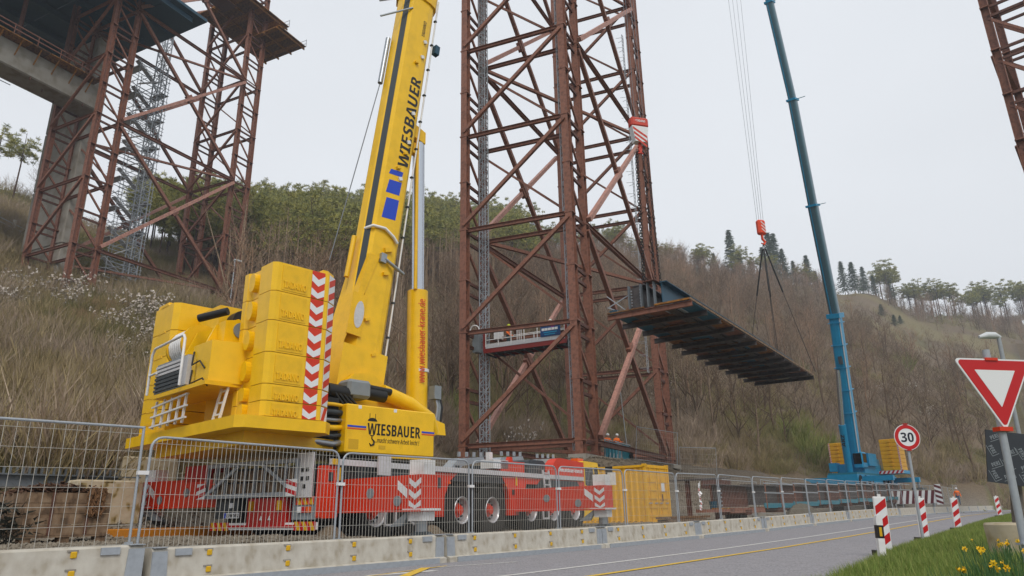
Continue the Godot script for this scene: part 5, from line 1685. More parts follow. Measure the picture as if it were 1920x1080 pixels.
	for e in [[5.95, 0.75], [6.75, 0.5], [7.3, 0.2]]:
		var bb := MB.new()
		bb.prism(PackedVector2Array([Vector2(-0.36, -e[1] * 0.5), Vector2(0.17, -e[1] * 0.5 + 0.1), Vector2(0.19, e[1] * 0.5 + 0.1), Vector2(-0.3, e[1] * 0.5)]), 0.5, 0.506)
		part(boom, "blue_block", bb.mesh(), M.blue_sticker, Transform3D(Basis.IDENTITY, Vector3(0.0, e[0], 0)))
	var ov := MB.new()
	var op := PackedVector2Array()
	for k in 20: op.append(Vector2(0.16 * cos(TAU * k / 20), 0.42 * sin(TAU * k / 20)))
	ov.prism(op, 0, 0.015)
	part(boom, "vent_grille", ov.mesh(), M.alu, Transform3D(Basis.IDENTITY, Vector3(-0.62, 2.15, 0.565)))
	part(boom, "vent_frame", UB, M.yellow2, Transform3D(Basis.from_scale(Vector3(0.5, 1.3, 0.05)), Vector3(-0.68, 2.15, 0.54)))
	# cable pipe down the belly and small fittings
	var cp := MB.new()
	cp.tube([Vector3(0.68, 0.2, 0.35), Vector3(0.68, 15.5, 0.35)], 0.03, 6)
	part(boom, "cable_pipe", cp.mesh(), M.white)
	for k in 13: part(boom, "pipe_clip", UB, M.charcoal, Transform3D(Basis.from_scale(Vector3(0.1, 0.05, 0.1)), Vector3(0.66, 0.7 + k * 1.15, 0.35)))
	var cl := MB.new()
	cl.tube([Vector3(-0.7, 5.1, 0.2), Vector3(-0.62, 5.14, 0.53), Vector3(-0.2, 5.2, 0.57), Vector3(0.15, 5.05, 0.57), Vector3(0.35, 4.9, 0.55)], 0.05, 8)
	part(boom, "clamp_band", cl.mesh(), M.white)
	for e in [[0.05, 4.55, 0.28], [0.1, 3.75, 0.2], [0.12, 8.2, 0.14], [-0.05, 7.55, 0.16], [0.0, 12.0, 0.14], [-0.3, 2.1, 0.18], [0.1, 1.1, 0.16]]:
		part(boom, "lug", UB, M.yellow2, Transform3D(Basis(Vector3(0, 0, 1), 0.4) * Basis.from_scale(Vector3(e[2], e[2] * 0.5, 0.1)), Vector3(e[0], e[1], 0.545)))
	for e in [[0.2, 8.7], [0.2, 9.9], [0.22, 12.4], [0.24, 13.1], [0.1, 7.2], [0.3, 1.0]]:
		part(boom, "white_sensor", UB, M.white, Transform3D(Basis(Vector3(0, 0, 1), 0.5) * Basis.from_scale(Vector3(0.14, 0.12, 0.06)), Vector3(e[0], e[1], 0.525)))
	var arm := MB.new()
	arm.tube([Vector3(-0.05, 4.2, 0.58), Vector3(0.25, 4.08, 0.62), Vector3(0.72, 3.95, 0.6)], 0.055, 8)
	part(boom, "pin_arm", arm.mesh(), M.steel)
	part(boom, "pin_holder", UB, M.steel, Transform3D(Basis.from_scale(Vector3(0.2, 0.3, 0.12)), Vector3(-0.1, 4.2, 0.56)))
	var aux := MB.new()
	aux.tube([Vector3(-0.92, 3.4, 0.0), Vector3(-0.9, 4.8, 0.0)], 0.08, 8)
	part(boom, "stay_anchor", aux.mesh(), M.yellow2)
	aux = MB.new()
	aux.tube([Vector3(-0.86, 10.9, -0.2), Vector3(-0.86, 12.9, -0.2)], 0.09, 8)
	part(boom, "stay_cylinder", aux.mesh(), M.steel)
	for e in [[14.2, 1.5], [13.6, 1.2]]:
		aux = MB.new()
		aux.tube([Vector3(-0.5, e[0] + 0.6, 0.5), Vector3(-0.9 - e[1] * 0.5, e[0] - 0.3, 0.1)], 0.035, 6)
		part(boom, "stay_bar", aux.mesh(), M.galv)
	part(boom, "work_lamp", UB, M.deep_blue, Transform3D(Basis.from_scale(Vector3(0.2, 0.38, 0.2)), Vector3(0.92, 13.3, 0.3)))
	part(boom, "work_lamp", UB, M.yellow2, Transform3D(Basis.from_scale(Vector3(0.2, 0.4, 0.2)), Vector3(0.75, 8.9, 0.1)))
	var rp := MB.new()
	rp.tube([Vector3(-0.86, 10.9, -0.2), Vector3(-1.25, 4.0, -0.6)], 0.018, 5)
	part(boom, "stay_rope", rp.mesh(), M.rope)
	# the luffing cylinder
	var xc := xs * Transform3D(Basis.IDENTITY, Vector3.ZERO)
	var ly := MB.new()
	ly.tube([Vector3(1.4, 3.1, 0.0), Vector3(1.3, 8.12, 0.0)], 0.34, 24)
	var cyl: MeshInstance3D = put.call("luffing_cylinder", ly.mesh(), M.yellow)
	ly = MB.new()
	ly.tube([Vector3(1.3, 8.0, 0.0), Vector3(1.16, 13.9, 0.0)], 0.21, 20)
	part(cyl, "piston_rod", ly.mesh(), M.chrome)
	ly = MB.new()
	ly.tube([Vector3(1.02, 8.1, 0.22), Vector3(0.95, 13.6, 0.2)], 0.06, 8)
	part(cyl, "guard_bar", ly.mesh(), M.yellow2)
	part(cyl, "cylinder_head", side_prism([[0.6, 13.7], [1.3, 13.55], [1.3, 14.0], [0.7, 14.2]], -0.22, 0.22), M.yellow2)
	var tdir := Vector3(-0.02, 1, 0).normalized()
	text(cyl, "lettering", "www.wiesbauer-krane.de", face(Vector3(1.345 - 0.11, 6.4, 0.335), tdir, Vector3(-0.8, 0, -0.6)), 0.24, 2.75, M.orange_line, 0.03, false)
	ly = MB.new()
	ly.tube([Vector3(1.39, 5.4, 0), Vector3(1.385, 5.5, 0)], 0.36, 24)
	part(cyl, "cylinder_band", ly.mesh(), M.white)
	for k in 3:
		ly = MB.new()
		ly.tube([Vector3(1.75 + k * 0.08, 4.9, 0.35), Vector3(1.85 + k * 0.08, 4.3, 0.45), Vector3(1.8 + k * 0.09, 3.7, 0.4)], 0.06, 8)
		part(cyl, "valve_pipe", ly.mesh(), [M.steel, M.grey, M.black][k])
	part(cyl, "valve_block", UB, M.grey, Transform3D(Basis.from_scale(Vector3(0.28, 0.42, 0.3)), Vector3(1.78, 4.75, 0.4)))
	# ---- counterweight
	put.call("ballast_tray", plan_prism([[-5.75, -3.75], [-5.75, 2.6], [-5.6, 2.8], [-3.6, 2.8], [-3.3, 2.5], [-3.3, -3.75]], 2.92, 3.19), M.yellow)
	put.call("tray_keel", plan_prism([[-5.3, -2.8], [-5.3, 2.2], [-2.6, 1.6], [-2.6, -1.6]], 2.62, 2.92), M.yellow2)
	put.call("ballast_carrier", plan_prism([[-4.9, -0.9], [-4.9, 0.9], [-2.4, 0.9], [-2.4, -0.9]], 3.19, 4.7), M.yellow2)
	var right := [[-5.2, 1.25], [-5.2, 1.45], [-5.12, 1.52], [-5.12, 2.02], [-5.22, 2.1], [-5.22, 2.66], [-5.12, 2.75], [-3.75, 2.75], [-3.42, 2.52], [-3.36, 1.25]]
	var seams := [3.2, 3.55, 3.93, 4.66, 5.41, 6.12, 6.84]
	for i in 6:
		var y0: float = seams[i] + 0.008; var y1: float = seams[i + 1] - 0.008
		var sl: MeshInstance3D = put.call("counterweight_slab", plan_prism(right, y0, y1), M.yellow)
		var bev := plan_prism([[-5.0, 2.3], [-5.0, 2.762], [-4.32, 2.762], [-4.32, 2.3]], y0 + 0.04, y1 - 0.05)
		part(sl, "raised_panel", bev, M.yellow2)
		text(sl, "embossed_lettering", "TADANO", face(Vector3(-4.66, y0 + (y1 - y0) * 0.26, 2.763), Vector3.RIGHT, Vector3.UP), minf(0.17, (y1 - y0) * 0.42), 0.6, M.yellow, 0.04)
		var bo := MB.new()
		bo.x = Transform3D(Basis(Vector3(0, 0, 1), Vector3(0, 1, 0), Vector3(-1, 0, 0)), Vector3(-5.12, (y0 + y1) * 0.5 + 0.03, 1.77))
		var bp := PackedVector2Array()
		var bh := minf(0.24, (y1 - y0) * 0.42)
		for k in 16:
			var a := TAU * k / 16
			bp.append(Vector2(0.15 * cos(a), clampf(0.15 * sin(a) * 1.6, -bh, bh)))
		bo.prism(bp, -0.06, 0.14)
		part(sl, "lifting_boss", bo.mesh(), M.yellow)
		var nv := 2 if y1 - y0 > 0.5 else 1
		chevrons(sl, face(Vector3(-4.04, (y0 + y1) * 0.5, 2.756), Vector3.RIGHT, Vector3.UP), 0.36, y1 - y0 - 0.01, nv)
		slashes(sl, face(Vector3(-3.585 + 0.006, (y0 + y1) * 0.5, 2.64), Vector3(0.33, 0, -0.23), Vector3.UP), 0.34, y1 - y0 - 0.02, nv, M.sign_white, M.red, 1.0)
	put.call("slab_top", plan_prism([[-3.9, 1.6], [-3.9, 2.7], [-3.75, 2.7], [-3.45, 2.48], [-3.45, 1.6]], 6.84, 6.93), M.yellow)
	var left := [[-5.5, -3.6], [-5.38, -3.75], [-3.9, -3.75], [-3.9, -2.2], [-5.36, -2.2], [-5.5, -2.34]]
	var seams2 := [3.2, 3.5, 3.86, 4.24, 4.64, 5.34, 6.06, 6.86]
	for i in 7:
		var sl: MeshInstance3D = put.call("counterweight_slab", plan_prism(left, seams2[i] + 0.01, seams2[i + 1] - 0.01), M.yellow)
		# keyed joint: a tongue of each slab reaches up into the next
		part(sl, "key", side_prism([[-0.28, 0], [-0.2, 0.07], [0.2, 0.07], [0.28, 0]], -0.03, 0.012), M.yellow2, face(Vector3(-5.5, seams2[i + 1] - 0.02, -2.95), Vector3(0, 0, 1), Vector3.UP))
	put.call("slab_top", plan_prism([[-5.45, -3.55], [-5.45, -2.85], [-4.1, -2.85], [-4.1, -3.55]], 6.85, 6.98), M.yellow)
	# winch, cooler, rails and ladders between the stacks
	put.call("hoist_housing", plan_prism([[-4.9, -2.0], [-4.9, -0.7], [-3.6, -0.7], [-3.6, -2.0]], 4.7, 6.55), M.yellow2)
	var wc := MB.new()
	wc.x = Transform3D(Basis.IDENTITY, Vector3(-5.35, 5.35, -1.0))
	wc.lathe(PackedVector2Array([Vector2(0.0, -0.5), Vector2(0.52, -0.5), Vector2(0.52, -0.42), Vector2(0.4, -0.42), Vector2(0.4, 0.42), Vector2(0.52, 0.42), Vector2(0.52, 0.5), Vector2(0.0, 0.5)]), 24)
	put.call("winch_drum", wc.mesh(), M.yellow2)
	for k in 7:
		var co := MB.new()
		var pts := []
		for j in 17: pts.append(Vector3(-5.35 + 0.44 * cos(TAU * j / 16), 5.35 + 0.44 * sin(TAU * j / 16), -1.36 + k * 0.12))
		co.tube(pts, 0.06, 6, false)
		put.call("rope_coil", co.mesh(), M.white)
	for z in [-0.42, 0.62]: put.call("winch_cheek", side_prism([[-5.9, 4.1], [-5.9, 4.7], [-5.55, 5.6], [-5.0, 5.85], [-4.2, 5.6], [-4.2, 4.1]], z, z + 0.08), M.yellow)
	put.call("winch_arm", side_prism([[-5.5, 5.0], [-5.5, 5.65], [-4.0, 5.95], [-3.2, 5.7], [-3.2, 5.2]], 0.72, 1.1), M.yellow)
	var wm := MB.new()
	wm.tube([Vector3(-5.75, 5.85, 0.1), Vector3(-5.3, 6.0, 0.7)], 0.1, 10)
	put.call("winch_motor", wm.mesh(), M.black)
	wm = MB.new()
	wm.tube([Vector3(-5.1, 5.45, 0.6), Vector3(-5.1, 5.45, 1.14)], 0.2, 14)
	put.call("winch_hub", wm.mesh(), M.grey)
	wm = MB.new()
	wm.tube([Vector3(-4.4, 6.1, -0.8), Vector3(-4.4, 6.1, -0.3)], 0.3, 14)
	put.call("black_reel", wm.mesh(), M.black)
	pbox.call("cooler_box", Vector3(-5.98, 4.1, -1.55), Vector3(-5.4, 4.86, 0.35), M.grey)
	for k in 7: pbox.call("cooler_slat", Vector3(-6.02, 4.14 + k * 0.1, -1.52), Vector3(-5.97, 4.2 + k * 0.1, 0.1), M.alu if k > 3 else M.charcoal)
	pbox.call("side_louvre", Vector3(-6.0, 4.12, 0.12), Vector3(-5.5, 4.84, 0.38), M.alu)
	put.call("cooler_cover", plan_prism([[-5.9, 0.42], [-5.9, 1.4], [-4.9, 1.6], [-4.9, 0.42]], 4.05, 5.05), M.yellow)
	pbox.call("floor_plate", Vector3(-6.0, 3.98, -1.6), Vector3(-4.9, 4.08, 1.5), M.yellow2)
	var hr := MB.new()
	hr.tube([Vector3(-6.08, 4.1, -1.75), Vector3(-6.08, 5.15, -1.75), Vector3(-6.08, 5.3, -1.6), Vector3(-6.08, 5.36, 0.15), Vector3(-6.08, 5.25, 0.25), Vector3(-6.08, 4.1, 0.25)], 0.035, 8)
	hr.tube([Vector3(-6.08, 4.6, -1.75), Vector3(-6.08, 4.62, -1.3)], 0.03, 8)
	put.call("hand_rail", hr.mesh(), M.white)
	var ld := MB.new()
	for s in [0.0, 0.34]: ld.bar(Vector3(-5.55, 3.1, 1.05 + s), Vector3(-5.25, 4.95, 1.1 + s), 0.05, 0.05)
	for k in 6: ld.bar(Vector3(-5.5 + k * 0.05, 3.35 + k * 0.28, 1.05), Vector3(-5.5 + k * 0.05, 3.35 + k * 0.28, 1.42), 0.04, 0.04)
	put.call("ladder", ld.mesh(), M.white)
	ld = MB.new()
	for s in [-1.7, -1.2, -0.75, -0.3, 0.1]: ld.bar(Vector3(-5.85, 3.25, s), Vector3(-5.85, 3.95, s + 0.1), 0.05, 0.05)
	for k in 3: ld.bar(Vector3(-5.88, 3.3 + k * 0.25, -1.8), Vector3(-5.88, 3.36 + k * 0.28, 0.35), 0.05, 0.04)
	put.call("step_rack", ld.mesh(), M.white)
	for e in [[-5.92, 4.9, 1.0], [-5.92, 4.45, 1.25]]:
		var hz := MB.new()
		hz.tube([Vector3(e[0], e[1], 0.5), Vector3(e[0] - 0.06, e[1] - 0.35, 0.6), Vector3(e[0] - 0.05, e[1] - 0.3, e[2]), Vector3(e[0], e[1] - 0.5, e[2] + 0.2)], 0.02, 6)
		put.call("hose", hz.mesh(), M.black)
# ------------------------------------------------------------------ barrier, fences, signs and site furniture
func build_barrier() -> void:
	var L := 6.26
	var prof := [[-11.27, 0.0], [-11.27, 0.1], [-11.36, 0.13], [-11.39, 0.54], [-11.42, 0.57], [-11.62, 0.57], [-11.65, 0.54], [-11.7, 0.0]]
	var b := MB.new()
	b.x = Transform3D(Basis(Vector3(0, 0, 1), Vector3(0, 1, 0), Vector3(-1, 0, 0)), Vector3(0, 0, 11.5))
	var pp := PackedVector2Array()
	for q in prof: pp.append(Vector2(q[0], q[1]))
	b.prism(pp, -L * 0.5 + 0.015, L * 0.5 - 0.015)
	var body := b.mesh()
	b = MB.new()
	b.box(Vector3(0, 0.055, 0.245), Vector3(L - 0.5, 0.11, 0.03))
	var foot := b.mesh()
	b = MB.new()
	b.prism(PackedVector2Array([Vector2(-0.16, 0.0), Vector2(0.15, 0.0), Vector2(0.15, 0.52), Vector2(-0.07, 0.52), Vector2(-0.1, 0.12)]), -0.015, 0.03)
	b.box(Vector3(0.04, 0.575, -0.12), Vector3(0.22, 0.012, 0.3))
	var cover := b.mesh()
	b = MB.new()
	b.box(Vector3.ZERO, Vector3(0.26, 0.1, 0.05))
	var shoe := b.mesh()
	b = MB.new()
	b.cbox(Vector3.ZERO, Vector3(0.085, 0.09, 0.03), 0.012)
	var refl := b.mesh()
	var xs := [-1.15, 5.2, 11.55, 17.85, 24.05, 30.3, 36.65]
	while xs[xs.size() - 1] < 118.0: xs.append(xs[xs.size() - 1] + 6.3)
	var words := ["nearest the left picture edge", "in front of the crane's rear wheels", "in front of the crane's middle wheels", "in front of the crane's cab", "in front of the yellow container", "in front of the gravel bank", "in front of the lying bridge girder"]
	for i in xs.size() - 1:
		var xm: float = (xs[i] + xs[i + 1]) * 0.5
		var y := road_y(xm, -11.5)
		var lift := 0.06 if i == 0 else 0.0
		var lab: String = "grey concrete road barrier element " + (words[i] if i < words.size() else "in the far row along the site")
		var t := thing("concrete_barrier", lab, "barrier", Vector3(xm, y + lift, -11.5), 0, "concrete barrier row along the road")
		t.rotation.z = atan2(road_y(xs[i + 1], -11.5) - road_y(xs[i], -11.5), xs[i + 1] - xs[i])
		part(t, "body", body, M.concrete)
		part(t, "foot_rail", foot, M.galv)
		part(t, "joint_cover", cover, M.galv, Transform3D(Basis.IDENTITY, Vector3(L * 0.5 - 0.17, 0, 0.12)))
		part(t, "joint_cover", cover, M.galv, Transform3D(Basis.from_scale(Vector3(-1, 1, 1)), Vector3(-L * 0.5 + 0.17, 0, 0.12)))
		if i < 6:
			part(t, "fence_shoe", shoe, M.galv, Transform3D(Basis.IDENTITY, Vector3(L * 0.5 - 0.5, 0.5, 0.12)))
			part(t, "fence_shoe", shoe, M.galv, Transform3D(Basis.IDENTITY, Vector3(-L * 0.5 + 0.5, 0.5, 0.12)))
		if i < 9:
			for k in 4:
				for h in [0.47, 0.22]:
					part(t, "reflector", refl, M.refl, Transform3D(Basis.IDENTITY, Vector3(-2.2 + k * 1.45, h, 0.125 + (0.5 - h) * 0.06)))
					part(t, "reflector_pocket", UB, M.concrete_grey, Transform3D(Basis.from_scale(Vector3(0.14, 0.025, 0.02)), Vector3(-2.2 + k * 1.45 - 0.015, h + 0.055, 0.118 + (0.5 - h) * 0.06)))

func fence_meshes(w: float, h: float, gap: float, roundc: bool, wire := 0.0055) -> Array:
	var f := MB.new()
	var r := 0.021
	var pts := []
	var hw := w * 0.5
	if roundc:
		pts = [Vector3(-hw, 0, 0)]
		for k in 6:
			var a := deg_to_rad(180.0 - 18.0 * k)
			pts.append(Vector3(-hw + 0.18 + 0.18 * cos(a), h - 0.18 + 0.18 * sin(a), 0))
		for k in 6:
			var a := deg_to_rad(90.0 - 18.0 * k)
			pts.append(Vector3(hw - 0.18 + 0.18 * cos(a), h - 0.18 + 0.18 * sin(a), 0))
		pts.append(Vector3(hw, 0, 0))
		f.tube(pts, r, 6)
	else:
		f.tube([Vector3(-hw, 0, 0), Vector3(-hw, h, 0)], r, 6)
		f.tube([Vector3(hw, 0, 0), Vector3(hw, h + 0.02, 0)], r, 6)
		f.tube([Vector3(-hw, h, 0), Vector3(hw, h, 0)], r, 6)
	f.tube([Vector3(-hw, 0.08, 0), Vector3(hw, 0.08, 0)], r * 0.8, 6)
	var m := MB.new()
	var x := -hw + gap
	while x < hw - 0.03:
		m.bar(Vector3(x, 0.08, 0), Vector3(x, h, 0), wire, wire)
		x += gap
	for k in 7:
		var y := 0.2 + k * (h - 0.3) / 6.0
		m.bar(Vector3(-hw, y, 0.006), Vector3(hw, y, 0.006), wire, wire)
	return [f.mesh(), m.mesh()]

func build_fences() -> void:
	var w := 3.44
	var a := fence_meshes(3.44, 1.95, 0.155, false)
	var bq := fence_meshes(3.44, 1.85, 0.075, true)
	var far_q := fence_meshes(3.44, 1.85, 0.15, true, 0.0035)
	var xs := [1.55, 5.12, 8.93, 12.75, 16.3, 19.85, 23.4, 26.95, 30.5, 34.05, 37.6, 41.15, 44.7, 48.3, 51.9, 55.5, 59.1]
	var words := ["with square corners and wide mesh at the left picture edge", "in front of the crane's rear end", "in front of the crane's rear outrigger", "in front of the crane's paired wheels", "in front of the crane's front outrigger", "in front of the yellow container", "in front of the hanging red and white tape", "before the bolted end of the lying girder", "before the gravel heap by the girder"]
	for i in xs.size() - 1:
		var x0: float = xs[i] + 0.06; var x1: float = xs[i + 1] - 0.06
		var xm := (x0 + x1) * 0.5
		var lab: String = "galvanised wire mesh fence panel " + (words[i] if i < words.size() else "in the far row before the lying girder")
		var t := thing("fence_panel", lab, "fence", Vector3(xm, road_y(xm, -11.5) + 0.36 + (0.0 if i else 0.06), -11.74), 0, "mesh fence panels on the barrier")
		t.rotation.z = [0.012, -0.008, 0.004, 0.0, 0.003, -0.004][i % 6]
		var sx := (x1 - x0) / w
		var sy := 1.0 if i != 1 else 1.02
		part(t, "frame", a[0] if i == 0 else bq[0], M.galv, Transform3D(Basis.from_scale(Vector3(sx, sy, 1)), Vector3.ZERO))
		part(t, "wire_mesh", a[1] if i == 0 else (bq[1] if i < 6 else far_q[1]), M.mesh_wire, Transform3D(Basis.from_scale(Vector3(sx, sy, 1)), Vector3.ZERO))
		if i < 9:
			boxpart(t, "coupler", Vector3((x1 - x0) * 0.5 + 0.06, 1.25, 0.02), Vector3(0.17, 0.06, 0.07), M.white)
		boxpart(t, "foot_clamp", Vector3((x1 - x0) * 0.5, 0.05, -0.02), Vector3(0.1, 0.35, 0.08), M.galv)
		boxpart(t, "foot_clamp", Vector3(-(x1 - x0) * 0.5, 0.05, -0.02), Vector3(0.1, 0.35, 0.08), M.galv)
	# panels on the gravel bank by the tower and along the far site edge
	var slope := [[45.2, -22.3, 46.6, -20.3], [46.7, -20.2, 48.4, -18.5], [42.3, -24.0, 45.1, -22.4], [48.6, -18.4, 51.0, -16.6]]
	var sl := ["tilted mesh fence panel on the gravel bank right of the middle tower", "second tilted mesh fence panel down the gravel bank", "mesh fence panel beside the foot of the middle tower", "lowest mesh fence panel of the gravel bank row"]
	for i in 4:
		var e: Array = slope[i]
		var p := Vector3(e[0], 0, e[1]); var q := Vector3(e[2], 0, e[3])
		var mid := (p + q) * 0.5
		var t := thing("fence_panel", sl[i], "fence", Vector3(mid.x, ground_y(mid.x, mid.z) + 0.02, mid.z), rad_to_deg(atan2(-(q - p).z, (q - p).x)), "mesh fence panels on the gravel bank")
		var sx := (q - p).length() / w
		t.rotation.z = -0.05 - 0.03 * i
		part(t, "frame", a[0], M.galv, Transform3D(Basis.from_scale(Vector3(sx, 1.15, 1)), Vector3.ZERO))
		part(t, "wire_mesh", a[1], M.mesh_wire, Transform3D(Basis.from_scale(Vector3(sx, 1.15, 1)), Vector3.ZERO))
		for s in [-1.0, 1.0]: boxpart(t, "concrete_foot", Vector3(s * (q - p).length() * 0.48, -0.05, 0), Vector3(0.6, 0.25, 0.24), M.concrete_grey)
	for i in 7:
		var x := 82.0 + i * 3.6
		var t := thing("fence_panel", "mesh fence panel in the far row behind the orange-clad worker", "fence", Vector3(x, ground_y(x, -14.6), -14.6), 0, "far mesh fence panels")
		part(t, "frame", a[0], M.galv)
		part(t, "wire_mesh", a[1], M.mesh_wire)
		boxpart(t, "concrete_foot", Vector3(1.7, 0.02, 0), Vector3(0.6, 0.16, 0.24), M.concrete_grey)

func post(parent: Node, called: String, a: Vector3, b: Vector3, r: float, m: Material) -> void:
	var t := MB.new()
	t.tube([a, b], r, 14)
	part(parent, called, t.mesh(), m)

func build_signs() -> void:
	# guide boards
	var lab := ["red and white striped guide board nearest the camera, behind a white post", "red and white guide board beside the 30 sign's pole", "red and white guide board leaning beyond the 30 sign", "small far guide board near the concrete sign base"]
	var i := 0
	for e in [[14.75, -3.36, -0.04], [20.7, -3.78, -0.05], [28.0, -4.08, -0.04], [45.3, -4.62, 0.0]]:
		var y := road_y(e[0], e[1])
		var t := thing("guide_board", lab[i], "traffic sign", Vector3(e[0], y, e[1]), -39.0 + 8.0 - 39.0 + 12.0, "striped guide boards along the road edge")
		t.rotation.z = e[2]
		t.scale = Vector3(0.78, 0.9, 0.85)
		boxpart(t, "foot", Vector3(0, 0.05, 0), Vector3(0.5, 0.1, 0.35), M.black)
		var pl := MB.new()
		pl.cbox(Vector3(0, 0.62, 0), Vector3(0.29, 1.04, 0.05), 0.012)
		part(t, "board", pl.mesh(), M.white)
		var f := face(Vector3(0, 0.62, 0.028), Vector3.RIGHT, Vector3.UP)
		slashes(t, f, 0.25, 0.99, 3, M.sign_white, M.sign_red, 1.0)
		boxpart(t, "handle", Vector3(0.0, 1.16, 0), Vector3(0.07, 0.06, 0.04), M.white)
		i += 1
	# delineator post
	var d := thing("delineator_post", "white plastic delineator post with a yellow reflector in the grass", "roadside post", Vector3(13.05, ground_y(13.05, -3.04) - 0.02, -3.04), -55.0)
	d.rotation.z = -0.05
	var b := MB.new()
	b.prism(PackedVector2Array([Vector2(-0.05, 0), Vector2(0.05, 0), Vector2(0.05, 0.66), Vector2(0.025, 0.73), Vector2(-0.035, 0.71), Vector2(-0.05, 0.65)]), -0.05, 0.05)
	part(d, "post", b.mesh(), M.white)
	boxpart(d, "black_band", Vector3(0, 0.46, 0.0), Vector3(0.104, 0.2, 0.104), M.letter)
	boxpart(d, "reflector", Vector3(0, 0.46, 0.054), Vector3(0.04, 0.14, 0.008), M.refl)
	# speed limit 30
	var s := thing("speed_limit_sign", "round white speed limit 30 sign with a red rim on a grey pole", "traffic sign", Vector3(19.75, road_y(19.75, -3.6) - 0.02, -3.62), -52.0)
	s.rotation.z = -0.02
	post(s, "pole", Vector3(0, -0.1, -0.05), Vector3(0, 2.8, -0.05), 0.035, M.galv)
	b = MB.new()
	b.x = Transform3D(Basis.IDENTITY, Vector3(0, 2.48, 0))
	b.tube([Vector3(0, 0, -0.012), Vector3(0, 0, 0.0)], 0.315, 40)
	part(s, "plate", b.mesh(), M.sign_white)
	b = MB.new()
	b.x = Transform3D(Basis.IDENTITY, Vector3(0, 2.48, 0.003))
	b.lathe(PackedVector2Array([Vector2(0.3, 0.0), Vector2(0.3, 0.002), Vector2(0.215, 0.002), Vector2(0.215, 0.0)]), 40)
	for k in b.n.size(): b.n[k] = Vector3(0, 0, 1)
	part(s, "red_rim", b.mesh(), M.sign_red)
	text(s, "numerals", "30", face(Vector3(0, 2.48, 0.002), Vector3.RIGHT, Vector3.UP), 0.23, 0.31, mat(Color(0.02, 0.05, 0.14), 0.4), 0.006, true)
	boxpart(s, "clamp", Vector3(0, 2.80, -0.02), Vector3(0.1, 0.03, 0.08), M.red_dark)
	boxpart(s, "clamp", Vector3(0, 2.17, -0.02), Vector3(0.1, 0.03, 0.08), M.red_dark)
	# give way
	var g := thing("give_way_sign", "large red-bordered white give-way triangle on a grey post", "traffic sign", Vector3(10.4, ground_y(10.4, -0.85) - 0.32, -0.85), -46.0)
	g.rotation.z = -0.03
	post(g, "post", Vector3(-0.02, 0, -0.05), Vector3(-0.02, 2.92, -0.05), 0.042, M.galv)
	var tri := func(k: float, cut: float) -> PackedVector2Array:
		var o := PackedVector2Array()
		for q in [[-0.45, 0.26, 150.0], [0.0, -0.52, 270.0], [0.45, 0.26, 30.0]]:
			var c := Vector2(q[0], q[1]) * k
			for j in 7:
				var a := deg_to_rad(q[2] - 60.0 + 20.0 * j)
				o.append(c * (1.0 - cut * 2.0) + Vector2(cos(a), sin(a)) * cut * k)
		return o
	var at := Transform3D(Basis.IDENTITY, Vector3(0, 2.5, 0))
	b = MB.new(); b.prism(tri.call(1.06, 0.04), -0.015, 0.0)
	part(g, "plate", b.mesh(), M.sign_white, at)
	b = MB.new(); b.prism(tri.call(1.0, 0.035), 0.0005, 0.003)
	part(g, "red_border", b.mesh(), M.sign_red, at)
	b = MB.new(); b.prism(tri.call(0.58, 0.008), 0.0035, 0.006)
	part(g, "white_field", b.mesh(), M.sign_white, at)
	boxpart(g, "top_clamp", Vector3(-0.02, 2.79, -0.03), Vector3(0.16, 0.035, 0.1), M.red)
	boxpart(g, "bottom_clamp", Vector3(-0.02, 1.93, -0.03), Vector3(0.17, 0.05, 0.12), M.red)
	boxpart(g, "wire_tie", Vector3(-0.02, 0.62, -0.03), Vector3(0.16, 0.02, 0.12), M.galv)
	# timber post with a film-faced board, in a concrete base
	var w := thing("timber_post", "grey timber post with a dark printed board, leaning behind the give-way post", "post", Vector3(14.1, 0.72, -1.22), -58.0)
	w.rotation.z = -0.14
	var tb := MB.new()
	tb.cbox(Vector3(0, 0.7, 0), Vector3(0.14, 1.5, 0.14), 0.02)
	part(w, "post", tb.mesh(), M.wood_post)
	var pb := thing("covered_sign", "dark film-faced plywood board printed with pale boxed lettering, tied to the timber post", "board", Vector3(13.82, 1.35, -1.2), -58.0)
	pb.rotation.z = -0.16
	boxpart(pb, "board", Vector3(0, 0.42, 0.0), Vector3(0.62, 0.82, 0.02), M.film)
	rng.seed = 5
	for k in 10:
		var p := Vector2(-0.2 + (k % 3) * 0.21 + rng.randf_range(-0.03, 0.03), 0.12 + (k / 3) * 0.2 + rng.randf_range(-0.02, 0.02))
		var turn := Basis(Vector3(0, 0, 1), 0.45 if k % 2 else -1.05)
		var fx := Transform3D(turn, Vector3(p.x, p.y, 0.0112))
		text(pb, "print", "PERI", fx, 0.06, 0.13, M.grey, 0.002)
		for e in [[0.0, -0.055, 0.19, 0.008], [0.093, 0.0, 0.008, 0.11]]:
			part(pb, "print", UB, M.grey, fx * Transform3D(Basis.from_scale(Vector3(e[2], e[3], 0.002)), Vector3(e[0], e[1], 0.0012)))
	var cb := MB.new()
	cb.x = Transform3D(Basis(Vector3(1, 0, 0), -PI / 2), Vector3.ZERO)
	cb.lathe(PackedVector2Array([Vector2(0.0, 0.0), Vector2(0.44, 0.0), Vector2(0.46, 0.5), Vector2(0.44, 0.53), Vector2(0.0, 0.53)]), 10)
	var cn := solo("sign_base", cb.mesh(), M.block, "weathered concrete block at the foot of the timber post", "concrete block", Vector3(14.15, ground_y(14.15, -1.25) - 0.03, -1.25), 12.0)
	# priority sign, seen at the edge, with a strike-through
	var pr := thing("priority_sign", "yellow and white diamond priority sign at the right picture edge", "traffic sign", Vector3(16.05, ground_y(16.05, -1.0), -1.0), -55.0)
